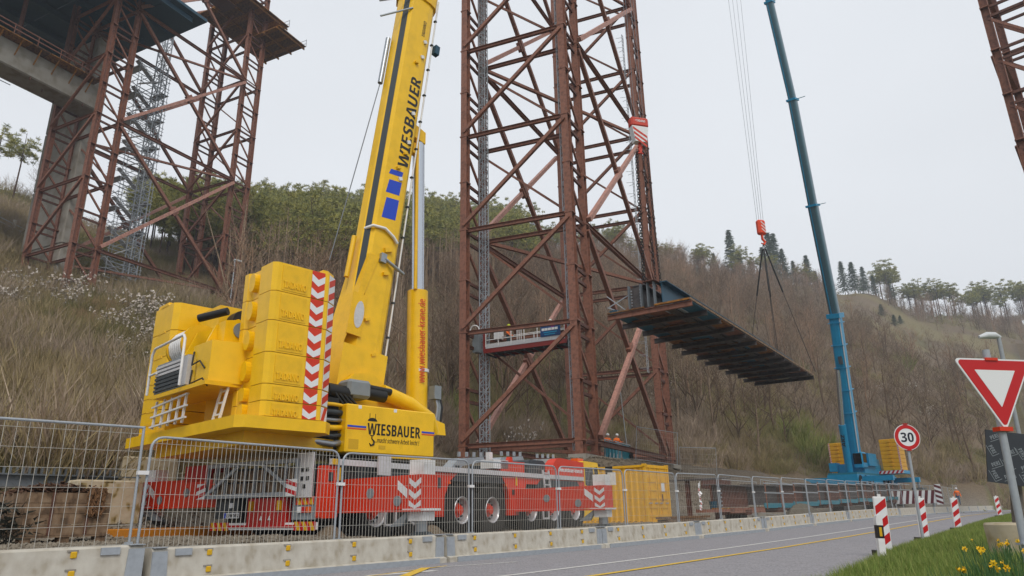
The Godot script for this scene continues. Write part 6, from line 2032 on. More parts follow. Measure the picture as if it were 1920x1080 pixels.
	post(pr, "pole", Vector3(0, -0.1, -0.05), Vector3(0, 1.7, -0.05), 0.035, M.galv)
	var q45 := Basis(Vector3(0, 0, 1), PI / 4)
	part(pr, "plate", UB, M.sign_white, Transform3D(q45 * Basis.from_scale(Vector3(0.5, 0.5, 0.012)), Vector3(0, 1.35, 0)))
	part(pr, "yellow_field", UB, M.refl, Transform3D(q45 * Basis.from_scale(Vector3(0.33, 0.33, 0.004)), Vector3(0, 1.35, 0.008)))
	part(pr, "strike", UB, M.letter, Transform3D(Basis(Vector3(0, 0, 1), 0.2) * Basis.from_scale(Vector3(0.5, 0.015, 0.003)), Vector3(0, 1.35, 0.012)))
	# street lamp
	var l := thing("street_lamp", "grey street lamp with a flat white head behind the give-way sign", "street lamp", Vector3(27.0, ground_y(27.0, -1.85), -1.85), 0.0)
	post(l, "pole", Vector3(0, -0.2, 0), Vector3(-0.55, 5.75, 0.15), 0.06, M.galv)
	b = MB.new()
	b.x = Transform3D(Basis(Vector3.UP, deg_to_rad(128.0)), Vector3(-0.55, 5.75, 0.15))
	b.tube([Vector3(-0.06, 0.0, 0), Vector3(0.1, 0.06, 0), Vector3(0.35, 0.07, 0), Vector3(0.6, 0.02, 0)], [0.05, 0.11, 0.11, 0.05], 10)
	part(l, "head", b.mesh(), M.lamp_head)

func build_container() -> void:
	var t := thing("shipping_container", "yellow steel container with corrugated side and double doors", "container", Vector3(31.95, 0.47, -20.05), -89.0)
	var lx := 6.06; var h := 2.72; var wz := 2.44
	var b := MB.new()
	var n := 20
	var step := lx / n
	var prev := Vector3(-lx * 0.5, 0, 0)
	for k in n:
		var x := -lx * 0.5 + k * step
		for e in [[x, 0.0, x + step * 0.3, 0.0], [x + step * 0.3, 0.0, x + step * 0.45, -0.045], [x + step * 0.45, -0.045, x + step * 0.85, -0.045], [x + step * 0.85, -0.045, x + step, 0.0]]:
			b.quad(Vector3(e[0], 0.1, e[1]), Vector3(e[2], 0.1, e[3]), Vector3(e[2], h - 0.1, e[3]), Vector3(e[0], h - 0.1, e[1]))
	part(t, "side_wall", b.mesh(), M.yellow_box, Transform3D(Basis.IDENTITY, Vector3(0, 0, wz * 0.5 - 0.03)))
	part(t, "side_wall", b.mesh(), M.yellow_box, Transform3D(Basis(Vector3.UP, PI), Vector3(0, 0, -wz * 0.5 + 0.03)))
	boxpart(t, "roof", Vector3(0, h - 0.04, 0), Vector3(lx - 0.1, 0.04, wz - 0.1), M.yellow_box)
	boxpart(t, "floor", Vector3(0, 0.1, 0), Vector3(lx - 0.1, 0.08, wz - 0.1), M.plank_grey)
	boxpart(t, "end_wall", Vector3(-lx * 0.5 + 0.02, h * 0.5, 0), Vector3(0.04, h - 0.1, wz - 0.1), M.yellow_box)
	for s in [-1.0, 1.0]:
		for y in [0.06, h - 0.05]: boxpart(t, "side_rail", Vector3(0, y, s * (wz * 0.5 - 0.04)), Vector3(lx, 0.11, 0.1), M.yellow_box)
		for e in [-1.0, 1.0]:
			boxpart(t, "corner_post", Vector3(e * (lx * 0.5 - 0.05), h * 0.5, s * (wz * 0.5 - 0.05)), Vector3(0.12, h, 0.12), M.yellow_box)
			for y in [0.06, h - 0.01]: boxpart(t, "corner_casting", Vector3(e * (lx * 0.5 - 0.07), y, s * (wz * 0.5 - 0.07)), Vector3(0.18, 0.13, 0.18), M.yellow_box)
	var x0 := lx * 0.5
	boxpart(t, "door_header", Vector3(x0 - 0.03, h - 0.06, 0), Vector3(0.1, 0.14, wz - 0.1), M.yellow_box)
	boxpart(t, "door_sill", Vector3(x0 - 0.03, 0.07, 0), Vector3(0.1, 0.12, wz - 0.1), M.yellow_box)
	for s in [-1.0, 1.0]:
		var d := boxpart(t, "door", Vector3(x0 - 0.04, h * 0.5, s * 0.56), Vector3(0.04, h - 0.26, 1.06), M.yellow_box)
		for k in 5: boxpart(t, "door_rib", Vector3(x0 - 0.005, 0.4 + k * 0.4, s * 0.56), Vector3(0.035, 0.16, 0.8), M.yellow_box)
		for e in [0.25, 0.85]:
			member(t, "lock_rod", Vector3(x0 + 0.035, 0.1, s * e), Vector3(x0 + 0.035, h - 0.08, s * e), 0.035, 0.035, M.yellow_box, UC)
			boxpart(t, "lock_handle", Vector3(x0 + 0.05, 0.95, s * e + 0.1), Vector3(0.03, 0.05, 0.3), M.galv)
	boxpart(t, "notice", Vector3(x0 + 0.02, 1.7, -0.45), Vector3(0.012, 0.4, 0.42), M.sign_white)
	boxpart(t, "rust_patch", Vector3(x0 + 0.018, 1.2, -0.35), Vector3(0.008, 0.35, 0.2), M.brown_dark)

func build_left_yard() -> void:
	rng.seed = 13
	# timber crate heaped with bark and sacking
	var g := ground_y(5.4, -15.4)
	var t := thing("timber_crate", "weathered grey plank crate on a pallet, heaped with bark", "crate", Vector3(5.25, g, -15.55), 6.0)
	for k in 4:
		boxpart(t, "plank", Vector3(0, 0.26 + k * 0.19, 0.52), Vector3(1.5, 0.18, 0.035), M.plank_grey)
		boxpart(t, "plank", Vector3(0, 0.26 + k * 0.19, -0.52), Vector3(1.5, 0.18, 0.035), M.plank_grey)
		boxpart(t, "plank", Vector3(0.74, 0.26 + k * 0.19, 0), Vector3(0.035, 0.18, 1.0), M.plank_grey)
		boxpart(t, "plank", Vector3(-0.74, 0.26 + k * 0.19, 0), Vector3(0.035, 0.18, 1.0), M.plank_grey)
	for x in [-0.3, 0.34]: boxpart(t, "batten", Vector3(x, 0.55, 0.545), Vector3(0.05, 0.75, 0.02), M.brown_dark)
	for x in [-0.65, 0.0, 0.65]: boxpart(t, "pallet_block", Vector3(x, 0.07, 0.45), Vector3(0.18, 0.14, 0.16), M.plank_grey)
	boxpart(t, "pallet_deck", Vector3(0, 0.15, 0), Vector3(1.55, 0.03, 1.1), M.plank_grey)
	var bk := MB.new()
	for k in 260:
		var p := Vector3(rng.randf_range(-0.74, 0.74), 0, rng.randf_range(-0.5, 0.53))
		p.y = 0.9 + 0.2 * (1.0 - pow(p.x / 0.85, 2.0)) * rng.randf()
		bk.box(p, Vector3(rng.randf_range(0.08, 0.25), 0.015, rng.randf_range(0.03, 0.07)), Basis.from_euler(Vector3(rng.randf_range(-0.6, 0.6), rng.randf() * 6.0, rng.randf_range(-0.6, 0.6))))
	part(t, "bark_heap", bk.mesh(), mat(Color(0.36, 0.24, 0.15), 0.9, 0.0, T.soil, 2.0))
	var rp := MB.new()
	for k in 90:
		var p := Vector3(0.45 + rng.randf_range(-0.16, 0.16), rng.randf_range(0.5, 0.98), 0.55 + rng.randf_range(0.0, 0.06))
		rp.box(p, Vector3(0.04, rng.randf_range(0.08, 0.2), 0.02), Basis.from_euler(Vector3(rng.randf_range(-0.4, 0.4), rng.randf(), rng.randf_range(-0.7, 0.7))))
	part(t, "hanging_sacking", rp.mesh(), mat(Color(0.42, 0.30, 0.19), 0.95))
	# dark tangle of netting and fir boughs beside it
	var nt := MB.new()
	for k in 700:
		var p := Vector3(rng.randf_range(-1.0, 0.8), rng.randf_range(0.0, 0.75), rng.randf_range(-0.5, 0.5))
		if p.y > 0.85 - absf(p.x) * 0.3: continue
		blade(nt, p, Vector3(rng.randf_range(-0.25, 0.25), rng.randf_range(-0.1, 0.16), rng.randf_range(-0.25, 0.25)), 0.05)
	solo("brush_pile", nt.mesh(), mat(Color(0.13, 0.13, 0.09), 0.9), "dark pile of cut boughs left of the plank crate", "brush pile", Vector3(3.95, ground_y(3.9, -15.3), -15.3))
	# stained concrete blocks
	var bl := ["stained pale concrete block right behind the plank crate", "pale concrete block behind the crane's far outrigger foot", "pale concrete block partly hidden by the crane's red outrigger", "pale concrete block under the crane's rear end"]
	var i := 0
	for e in [[8.2, -20.9, 1.7], [9.95, -22.7, 1.7], [12.0, -22.6, 1.9], [14.2, -22.7, 1.8]]:
		var b := MB.new()
		b.cbox(Vector3(0, 0.5, 0), Vector3(e[2], 1.15, 0.7), 0.04)
		solo("concrete_block", b.mesh(), M.block, bl[i], "concrete block", Vector3(e[0], ground_y(e[0], e[1]) - 0.03, e[1]), 3.0, "concrete blocks at the bank foot")
		i += 1
	# long studded steel girder lying across at the back
	var gd := thing("steel_girder", "long grey steel girder with a toothed top edge lying at the bank foot", "steel girder", Vector3(5.6, ground_y(5.6, -22.0), -22.2), 4.0)
	var y0 := 2.12 - ground_y(5.6, -22.0)
	boxpart(gd, "web", Vector3(0, y0, 0), Vector3(9.0, 0.26, 0.06), M.girder_rail)
	boxpart(gd, "bottom_flange", Vector3(0, y0 - 0.15, 0.02), Vector3(9.0, 0.05, 0.4), M.girder_rail)
	boxpart(gd, "top_flange", Vector3(0, y0 + 0.14, 0), Vector3(9.0, 0.04, 0.3), M.girder_rail)
	for k in 60: boxpart(gd, "stud", Vector3(-4.42 + k * 0.15, y0 + 0.24, 0.05), Vector3(0.05, 0.18, 0.05), M.girder_rail)
	for x in [-3.4, -0.6, 2.4]: boxpart(gd, "timber_support", Vector3(x, (y0 - 0.17) * 0.5, 0), Vector3(0.6, y0 - 0.17, 0.5), M.black)
	# yellow spreader mat under the far outrigger
	var mt := thing("outrigger_mat", "worn yellow steel spreader mat under the crane's far outrigger", "mat", Vector3(9.7, ground_y(9.6, -19.0), -20.4), 7.5)
	var mb := MB.new()
	mb.cbox(Vector3(0, 0.14, 0), Vector3(3.6, 0.34, 3.4), 0.02)
	part(mt, "plate", mb.mesh(), M.mat_yellow)
	for k in 5: boxpart(mt, "side_rib", Vector3(-1.6 + k * 0.8, 0.1, 1.72), Vector3(0.06, 0.18, 0.05), M.mat_yellow)
	# gravel cone between the wheels
	for e in [[-0.1, 10.6, -14.2], [0.0, 13.6, -13.9]]:
		var cn := MB.new()
		cn.x = Transform3D(Basis(Vector3(1, 0, 0), -PI / 2), Vector3.ZERO)
		cn.lathe(PackedVector2Array([Vector2(0.5, -0.1), Vector2(0.3, 0.12), Vector2(0.14, 0.26), Vector2(0.0, 0.3)]), 14)
		solo("gravel_cone", cn.mesh(), mat(Color(0.55, 0.5, 0.43), 0.95, 0.0, T.soil, 2.0, true, T.grit_n, 2.0), "small grey gravel heap below the crane's " + ("rear bumper" if e[1] < 12.0 else "red side panel"), "gravel heap", Vector3(e[1], ground_y(e[1], e[2]), e[2]))

func build_right_yard() -> void:
	rng.seed = 23
	# bridge girder with walkway lying behind the barrier
	var t := thing("lying_girder", "long brown-grey bridge girder with a teal walkway edge lying behind the fence", "bridge girder", Vector3(34.6, ground_y(34.6, -15.2), -15.2), 0.0)
	var g := ground_y(34.6, -15.2)
	var n := 9
	for k in n:
		var x0 := k * 4.7; var x1 := x0 + 4.66
		var y := 0.95 + k * 0.09
		boxpart(t, "web_panel", Vector3((x0 + x1) * 0.5, y + 0.25, -0.3), Vector3(x1 - x0, 1.05, 0.05), M.girder if k % 2 else M.brown_dark)
		boxpart(t, "top_flange", Vector3((x0 + x1) * 0.5, y + 0.8, -0.3), Vector3(x1 - x0, 0.05, 0.7), M.girder)
		boxpart(t, "stiffener", Vector3(x0 + 0.2, y + 0.25, -0.18), Vector3(0.06, 1.0, 0.25), M.girder)
		boxpart(t, "walkway_edge", Vector3((x0 + x1) * 0.5, y - 0.32 if k > 0 else y - 0.45, 0.62), Vector3(x1 - x0, 0.26, 0.06), M.teal if k > 0 else M.brown)
		boxpart(t, "walkway_floor", Vector3((x0 + x1) * 0.5, y - 0.4, 0.2), Vector3(x1 - x0, 0.06, 0.85), M.plank)
		boxpart(t, "cross_bearer", Vector3(x0 + 2.0, y - 0.55, 0.0), Vector3(0.2, 0.25, 1.8), M.brown_dark)
		if k > 0:
			for e in [0.3, 2.6]: member(t, "rail_post", Vector3(x0 + e, y - 0.5, 0.66), Vector3(x0 + e, y + 0.95, 0.66), 0.06, 0.06, M.brown)
			for h in [0.35, 0.85]: member(t, "guard_rail", Vector3(x0, y + h, 0.7), Vector3(x1, y + h, 0.7), 0.05, 0.06, M.galv)
		if k % 2 == 0: boxpart(t, "support_block", Vector3(x0 + 2.2, (y - 0.65) * 0.5, 0.0), Vector3(0.9, y - 0.66, 0.8), M.black)
	boxpart(t, "splice_plate", Vector3(0.6, 1.15, -0.2), Vector3(0.75, 1.05, 0.06), M.girder)
	for x in [0.3, 0.9]:
		for k in 5: boxpart(t, "bolt", Vector3(x, 0.75 + k * 0.2, -0.15), Vector3(0.07, 0.07, 0.06), M.galv)
	boxpart(t, "timber_bearer", Vector3(-1.2, 0.5, 0.4), Vector3(3.2, 0.14, 0.5), M.brown)
	boxpart(t, "timber_strip", Vector3(-0.9, 0.6, 0.55), Vector3(1.6, 0.06, 0.2), M.plank_y)
	# brown tarpaulin-covered roof piece behind its near end
	var rf := thing("steel_plate_stack", "dark steel sheet resting above the near end of the lying girder", "steel sheet", Vector3(36.9, ground_y(36.9, -17.0) , -17.0), 3.0)
	boxpart(rf, "sheet", Vector3(0, 2.15, 0), Vector3(4.4, 0.08, 1.8), M.girder, Basis(Vector3(0, 0, 1), 0.05))
	boxpart(rf, "side", Vector3(0, 1.85, 0.85), Vector3(4.2, 0.5, 0.06), M.brown_dark)
	for x in [-1.9, 1.9]: boxpart(rf, "leg", Vector3(x, 0.9, 0), Vector3(0.2, 2.3, 0.2), M.brown_dark)
	# gravel heap
	var b := MB.new()
	var f := FastNoiseLite.new()
	f.frequency = 0.9
	var hgt := func(x: float, z: float) -> float: return maxf(0.0, 0.85 - absf(z) * 0.75 - pow(absf(x) / 2.6, 3.0) * 0.8) + 0.1 * f.get_noise_2d(x * 2.0, z * 2.0) - 0.03
	for ix in 40:
		for iz in 18:
			var x := -3.2 + ix * 0.16; var z := -1.3 + iz * 0.145
			b.quad(Vector3(x, hgt.call(x, z + 0.145), z + 0.145), Vector3(x + 0.16, hgt.call(x + 0.16, z + 0.145), z + 0.145), Vector3(x + 0.16, hgt.call(x + 0.16, z), z), Vector3(x, hgt.call(x, z), z))
	solo("gravel_heap", b.mesh(), mat(Color(0.48, 0.46, 0.41), 0.95, 0.0, T.soil, 2.0, true, T.grit_n, 2.0), "low heap of grey gravel behind the barrier before the girder", "gravel heap", Vector3(42.4, ground_y(42.4, -13.6), -13.6))
	# timber pile, bucket and the tape hanging on the fence
	var tp := thing("plank_pile", "pile of long grey planks on the ground right of the container", "planks", Vector3(29.6, ground_y(29.6, -14.6), -14.6), 8.0)
	for k in 9: boxpart(tp, "plank", Vector3(rng.randf_range(-0.3, 0.3), 0.06 + (k / 3) * 0.11, -0.3 + (k % 3) * 0.28), Vector3(4.6, 0.09, 0.24), M.plank_grey if k % 2 else M.plank, Basis(Vector3.UP, rng.randf_range(-0.03, 0.03)))
	var bu := MB.new()
	bu.x = Transform3D(Basis(Vector3(1, 0, 0), -PI / 2), Vector3.ZERO)
	bu.lathe(PackedVector2Array([Vector2(0.0, 0.0), Vector2(0.15, 0.0), Vector2(0.19, 0.36), Vector2(0.17, 0.36), Vector2(0.14, 0.05), Vector2(0.0, 0.04)]), 16)
	solo("bucket", bu.mesh(), M.deep_blue, "dark blue bucket on the timber beside the bolted girder end", "bucket", Vector3(33.1, ground_y(34.6, -15.2) + 0.57, -14.75))
	var tpe := MB.new()
	for k in 14:
		var x := rng.randf_range(-0.09, 0.09)
		tpe.box(Vector3(x, -0.1 - k * 0.07, 0.01), Vector3(0.07, 0.12, 0.008), Basis.from_euler(Vector3(rng.randf_range(-0.4, 0.4), rng.randf_range(-0.8, 0.8), rng.randf_range(-0.6, 0.6))))
	var hang := thing("barrier_tape", "crumpled red and white barrier tape hanging on the mesh fence", "tape", Vector3(25.1, 2.12, -11.68))
	part(hang, "white_loops", tpe.mesh(), M.sign_white)
	tpe = MB.new()
	for k in 5: tpe.box(Vector3(rng.randf_range(-0.06, 0.06), -0.35 - k * 0.16, 0.02), Vector3(0.06, 0.1, 0.008), Basis.from_euler(Vector3(0, rng.randf(), rng.randf_range(-0.5, 0.5))))
	part(hang, "red_loops", tpe.mesh(), M.hook_red)
	# striped boards at the far end
	var sb := thing("striped_barrier_board", "purple-red and white striped barrier boards near the far worker", "barrier board", Vector3(72.0, ground_y(72.0, -13.4), -13.4), -70.0)
	slashes(sb, face(Vector3(0, 0.9, 0), Vector3.RIGHT, Vector3.UP), 3.4, 1.1, 7, M.sign_white, mat(Color(0.36, 0.10, 0.14), 0.6), 1.0)
	for x in [-1.5, 1.5]: boxpart(sb, "foot", Vector3(x, 0.2, -0.1), Vector3(0.1, 0.4, 0.5), M.galv)
	slashes(sb, face(Vector3(1.95, 1.1, 0.1), Vector3.RIGHT, Vector3.UP), 0.5, 1.7, 4, M.sign_white, mat(Color(0.36, 0.10, 0.14), 0.6), -1.0)
	# teal working platform at the tower foot
	var p := thing("work_stage", "teal steel work stage with slanting struts at the foot of the middle tower", "work platform", Vector3(46.3, 4.1, -28.6), 12.0)
	p.scale = Vector3(1.3, 1.12, 1.0)
	boxpart(p, "floor", Vector3(0, 0.55, 0), Vector3(4.6, 0.1, 1.6), M.teal)
	for k in 6: boxpart(p, "mesh_panel", Vector3(-1.9 + k * 0.76, 1.15, 0.8), Vector3(0.7, 1.0, 0.03), M.teal if k != 3 else M.grey)
	for k in 5:
		member(p, "strut", Vector3(-2.4 + k * 0.55, -0.1, 0.95), Vector3(-1.9 + k * 0.55, 1.2, 0.85), 0.12, 0.12, M.teal)
		if k < 4: member(p, "light_strut", Vector3(-2.1 + k * 0.6, -0.1, 1.0), Vector3(-1.6 + k * 0.6, 0.9, 0.95), 0.06, 0.06, M.galv)
	boxpart(p, "cupboard", Vector3(1.2, 0.6, 0.3), Vector3(1.8, 1.1, 0.9), M.teal)
	for x in [-2.2, 0.0, 2.2]: member(p, "post", Vector3(x, 0.0, 0.82), Vector3(x, 1.75, 0.82), 0.06, 0.06, M.galv)
	member(p, "rail", Vector3(-2.2, 1.72, 0.82), Vector3(2.2, 1.72, 0.82), 0.05, 0.05, M.galv)
	member(p, "flag_pole", Vector3(2.4, 0.0, 0.6), Vector3(1.6, 5.5, 0.6), 0.07, 0.07, M.galv, UC)
	var jk := MB.new()
	for k in 8: jk.box(Vector3(2.25 + rng.randf_range(-0.15, 0.2), 1.5 - k * 0.13, 0.9), Vector3(0.45, 0.2, 0.08), Basis.from_euler(Vector3(0, 0, rng.randf_range(-0.3, 0.3))))
	part(p, "draped_jacket", jk.mesh(), M.black)

func build_blue_crane() -> void:
	var o := Vector3(83.5, 2.9, -20.6)
	var c := thing("mobile_crane", "blue mobile crane with yellow counterweights, far off at the right", "crane", o, 176.0)
	# local +x is the way it faces (towards the camera side), +z is to the left in the picture
	boxpart(c, "carrier", Vector3(-2.0, 0.85, 0), Vector3(13.0, 1.1, 3.0), M.cyan)
	boxpart(c, "carrier_deck", Vector3(-2.0, 1.5, 0), Vector3(12.6, 0.2, 2.9), M.teal)
	var ms := wheel_meshes(0.7, 0.45)
	for x in [-7.4, -5.8, -4.2, 0.4, 2.0, 3.6]:
		for s in [-1.0, 1.0]: add_wheel(c, ms, Vector3(x, 0.62, s * 1.35), s, M.rim, M.cyan)
	for x in [-6.0, 3.2]:
		for s in [-1.0, 1.0]:
			boxpart(c, "outrigger_beam", Vector3(x, 0.95, s * 3.0), Vector3(0.5, 0.5, 3.0), M.cyan)
			member(c, "jack", Vector3(x, 1.2, s * 4.3), Vector3(x, 0.0, s * 4.3), 0.25, 0.25, M.steel, UC)
			boxpart(c, "jack_pad", Vector3(x, 0.0, s * 4.3), Vector3(1.2, 0.2, 1.2), M.charcoal)
	boxpart(c, "superstructure", Vector3(-1.2, 2.1, 0), Vector3(5.5, 1.0, 2.8), M.cyan)
	boxpart(c, "engine_house", Vector3(-0.6, 3.0, -1.2), Vector3(2.6, 1.3, 1.0), M.cyan)
	for k in 4: boxpart(c, "house_detail", Vector3(0.72, 2.6 + k * 0.3, -1.3 + (k % 2) * 0.3), Vector3(0.06, 0.2, 0.35), M.grey if k % 2 else M.charcoal)
	var cab := MB.new()
	cab.cbox(Vector3(1.5, 2.9, -1.05), Vector3(1.5, 1.7, 1.0), 0.12)
	var cb := part(c, "cab", cab.mesh(), M.cyan)
	boxpart(cb, "windscreen", Vector3(2.26, 3.05, -1.05), Vector3(0.03, 1.1, 0.8), M.glass)
	boxpart(cb, "side_window", Vector3(1.5, 3.1, -1.56), Vector3(1.1, 0.9, 0.03), M.glass)
	boxpart(c, "tray", Vector3(-4.3, 1.75, 0), Vector3(2.6, 0.35, 7.6), M.cyan)
	slashes(c, face(Vector3(-2.98, 1.75, -2.6), Vector3(0, 0, -1), Vector3.UP), 2.6, 0.32, 6, M.sign_white, M.sign_red)
	for s in [-1.0, 1.0]:
		for k in 8:
			var sl := MB.new()
			sl.cbox(Vector3(-4.3, 2.12 + k * 0.42, s * 2.75), Vector3(2.0, 0.405, 1.9), 0.03)
			var m := part(c, "counterweight_slab", sl.mesh(), M.yellow_far)
			var bo := MB.new()
			bo.tube([Vector3(-3.32, 2.12 + k * 0.42, s * 2.75), Vector3(-3.2, 2.12 + k * 0.42, s * 2.75)], 0.15, 10)
			part(m, "boss", bo.mesh(), M.yellow_far)
			slashes(m, face(Vector3(-3.295, 2.12 + k * 0.42, s * 3.62), Vector3(0, 0, -1), Vector3.UP), 0.16, 0.38, 2, M.sign_white, M.red, -1.0)
	boxpart(c, "winch", Vector3(-3.4, 2.6, 0), Vector3(1.8, 1.2, 2.4), M.cyan)
	boxpart(c, "blue_box", Vector3(1.6, 2.3, 1.6), Vector3(1.0, 0.9, 0.8), M.cyan)
	# boom, bent a little under load; world points turned into the crane's axes
	var inv := c.transform.affine_inverse()
	var w := [Vector3(82.6, 4.0, -20.3), Vector3(78.09, 20.69, -18.83), Vector3(74.47, 32.20, -18.38), Vector3(71.04, 43.44, -17.85), Vector3(67.55, 54.03, -17.71), Vector3(63.38, 65.29, -17.74)]
	var p := []
	for q in w: p.append(inv * (q as Vector3))
	var sizes := [[1.15, 1.45], [0.98, 1.2], [0.86, 1.06], [0.76, 0.94], [0.66, 0.84]]
	var boom: MeshInstance3D = null
	for k in 5:
		var d: Vector3 = (p[k + 1] - p[k]).normalized()
		var side := Vector3(0, 0, 1)
		var fwd := side.cross(d).normalized()
		side = d.cross(fwd).normalized()
		var b := MB.new()
		var sec := PackedVector2Array()
		var hw: float = sizes[k][0] * 0.5; var hd: float = sizes[k][1] * 0.5
		for a in 16:
			var an := TAU * a / 16
			var cx := cos(an); var sy := sin(an)
			sec.append(Vector2(signf(cx) * pow(absf(cx), 0.55) * hw, signf(sy) * pow(absf(sy), 0.6) * hd))
		b.x = Transform3D(Basis(side, fwd, side.cross(fwd)), p[k])
		var zdir := signf(side.cross(fwd).dot(d))
		var len: float = (p[k + 1] - p[k]).length() * zdir
		var st := -0.6 * zdir if k > 0 else 0.0
		b.prism(sec, minf(st, len), maxf(st, len))
		var m: MeshInstance3D
		if k == 0:
			boom = part(c, "boom", b.mesh(), M.cyan)
			for j in 5: part(boom, "boom_bracket", UB, M.cyan, Transform3D(Basis(side, fwd, d) * Basis.from_scale(Vector3(1.25, 1.6, 0.1)), p[0] + d * (7.0 + j * 2.4)))
		else: part(part(boom, "boom_section", b.mesh(), M.boom_grey), "blue_line", UB, M.cyan, Transform3D(Basis(side, fwd, d) * Basis.from_scale(Vector3(0.09, sizes[k][1] * 1.005, absf(len))), (p[k] + p[k + 1]) * 0.5 + side * hw * 0.35))
		part(boom, "boom_collar", UB, M.cyan, Transform3D(Basis(side, fwd, d) * Basis.from_scale(Vector3(sizes[k][0] * 1.16, sizes[k][1] * 1.16, 0.5 if k == 0 else 0.22)), p[k + 1]))
		if k < 4 and k > 0: part(boom, "collar_arm", UB, M.teal, Transform3D(Basis(side, fwd, d) * Basis.from_scale(Vector3(1.9, 0.06, 0.06)), p[k + 1] + side * -0.4))
	var q0: Vector3 = p[0]
	var d0: Vector3 = (p[1] - p[0]).normalized()
	var off := Vector3(1.55, 0, 0.35)
	var cyl := MB.new()
	cyl.tube([Vector3(q0.x + 1.5, 1.7, q0.z + 0.25), q0 + d0 * 5.6 + off], 0.36, 16)
	var cy := part(c, "luffing_cylinder", cyl.mesh(), M.cyan)
	cyl = MB.new()
	cyl.tube([q0 + d0 * 5.4 + off, q0 + d0 * 11.5 + Vector3(0.55, 0, 0.3)], 0.26, 14)
	part(cy, "piston_rod", cyl.mesh(), M.chrome)
	var tx := q0 + d0 * 3.9 + off + Vector3(0.37, 0, -0.02)
	text(cy, "lettering", "AKZ", face(tx, d0, Vector3(0, 0, 1)), 0.34, 1.25, M.letter, 0.03)
	boxpart(boom, "boom_lamp", q0 + d0 * 12.4 + Vector3(0.9, 0, -0.2), Vector3(0.35, 0.8, 0.35), M.charcoal)
	cyl = MB.new()
	cyl.tube([q0 + d0 * 2.0 + Vector3(0.6, 0, -0.62), q0 + d0 * 17.0 + Vector3(0.6, 0, -0.55)], 0.06, 6)
	part(boom, "cable_pipe", cyl.mesh(), M.white)
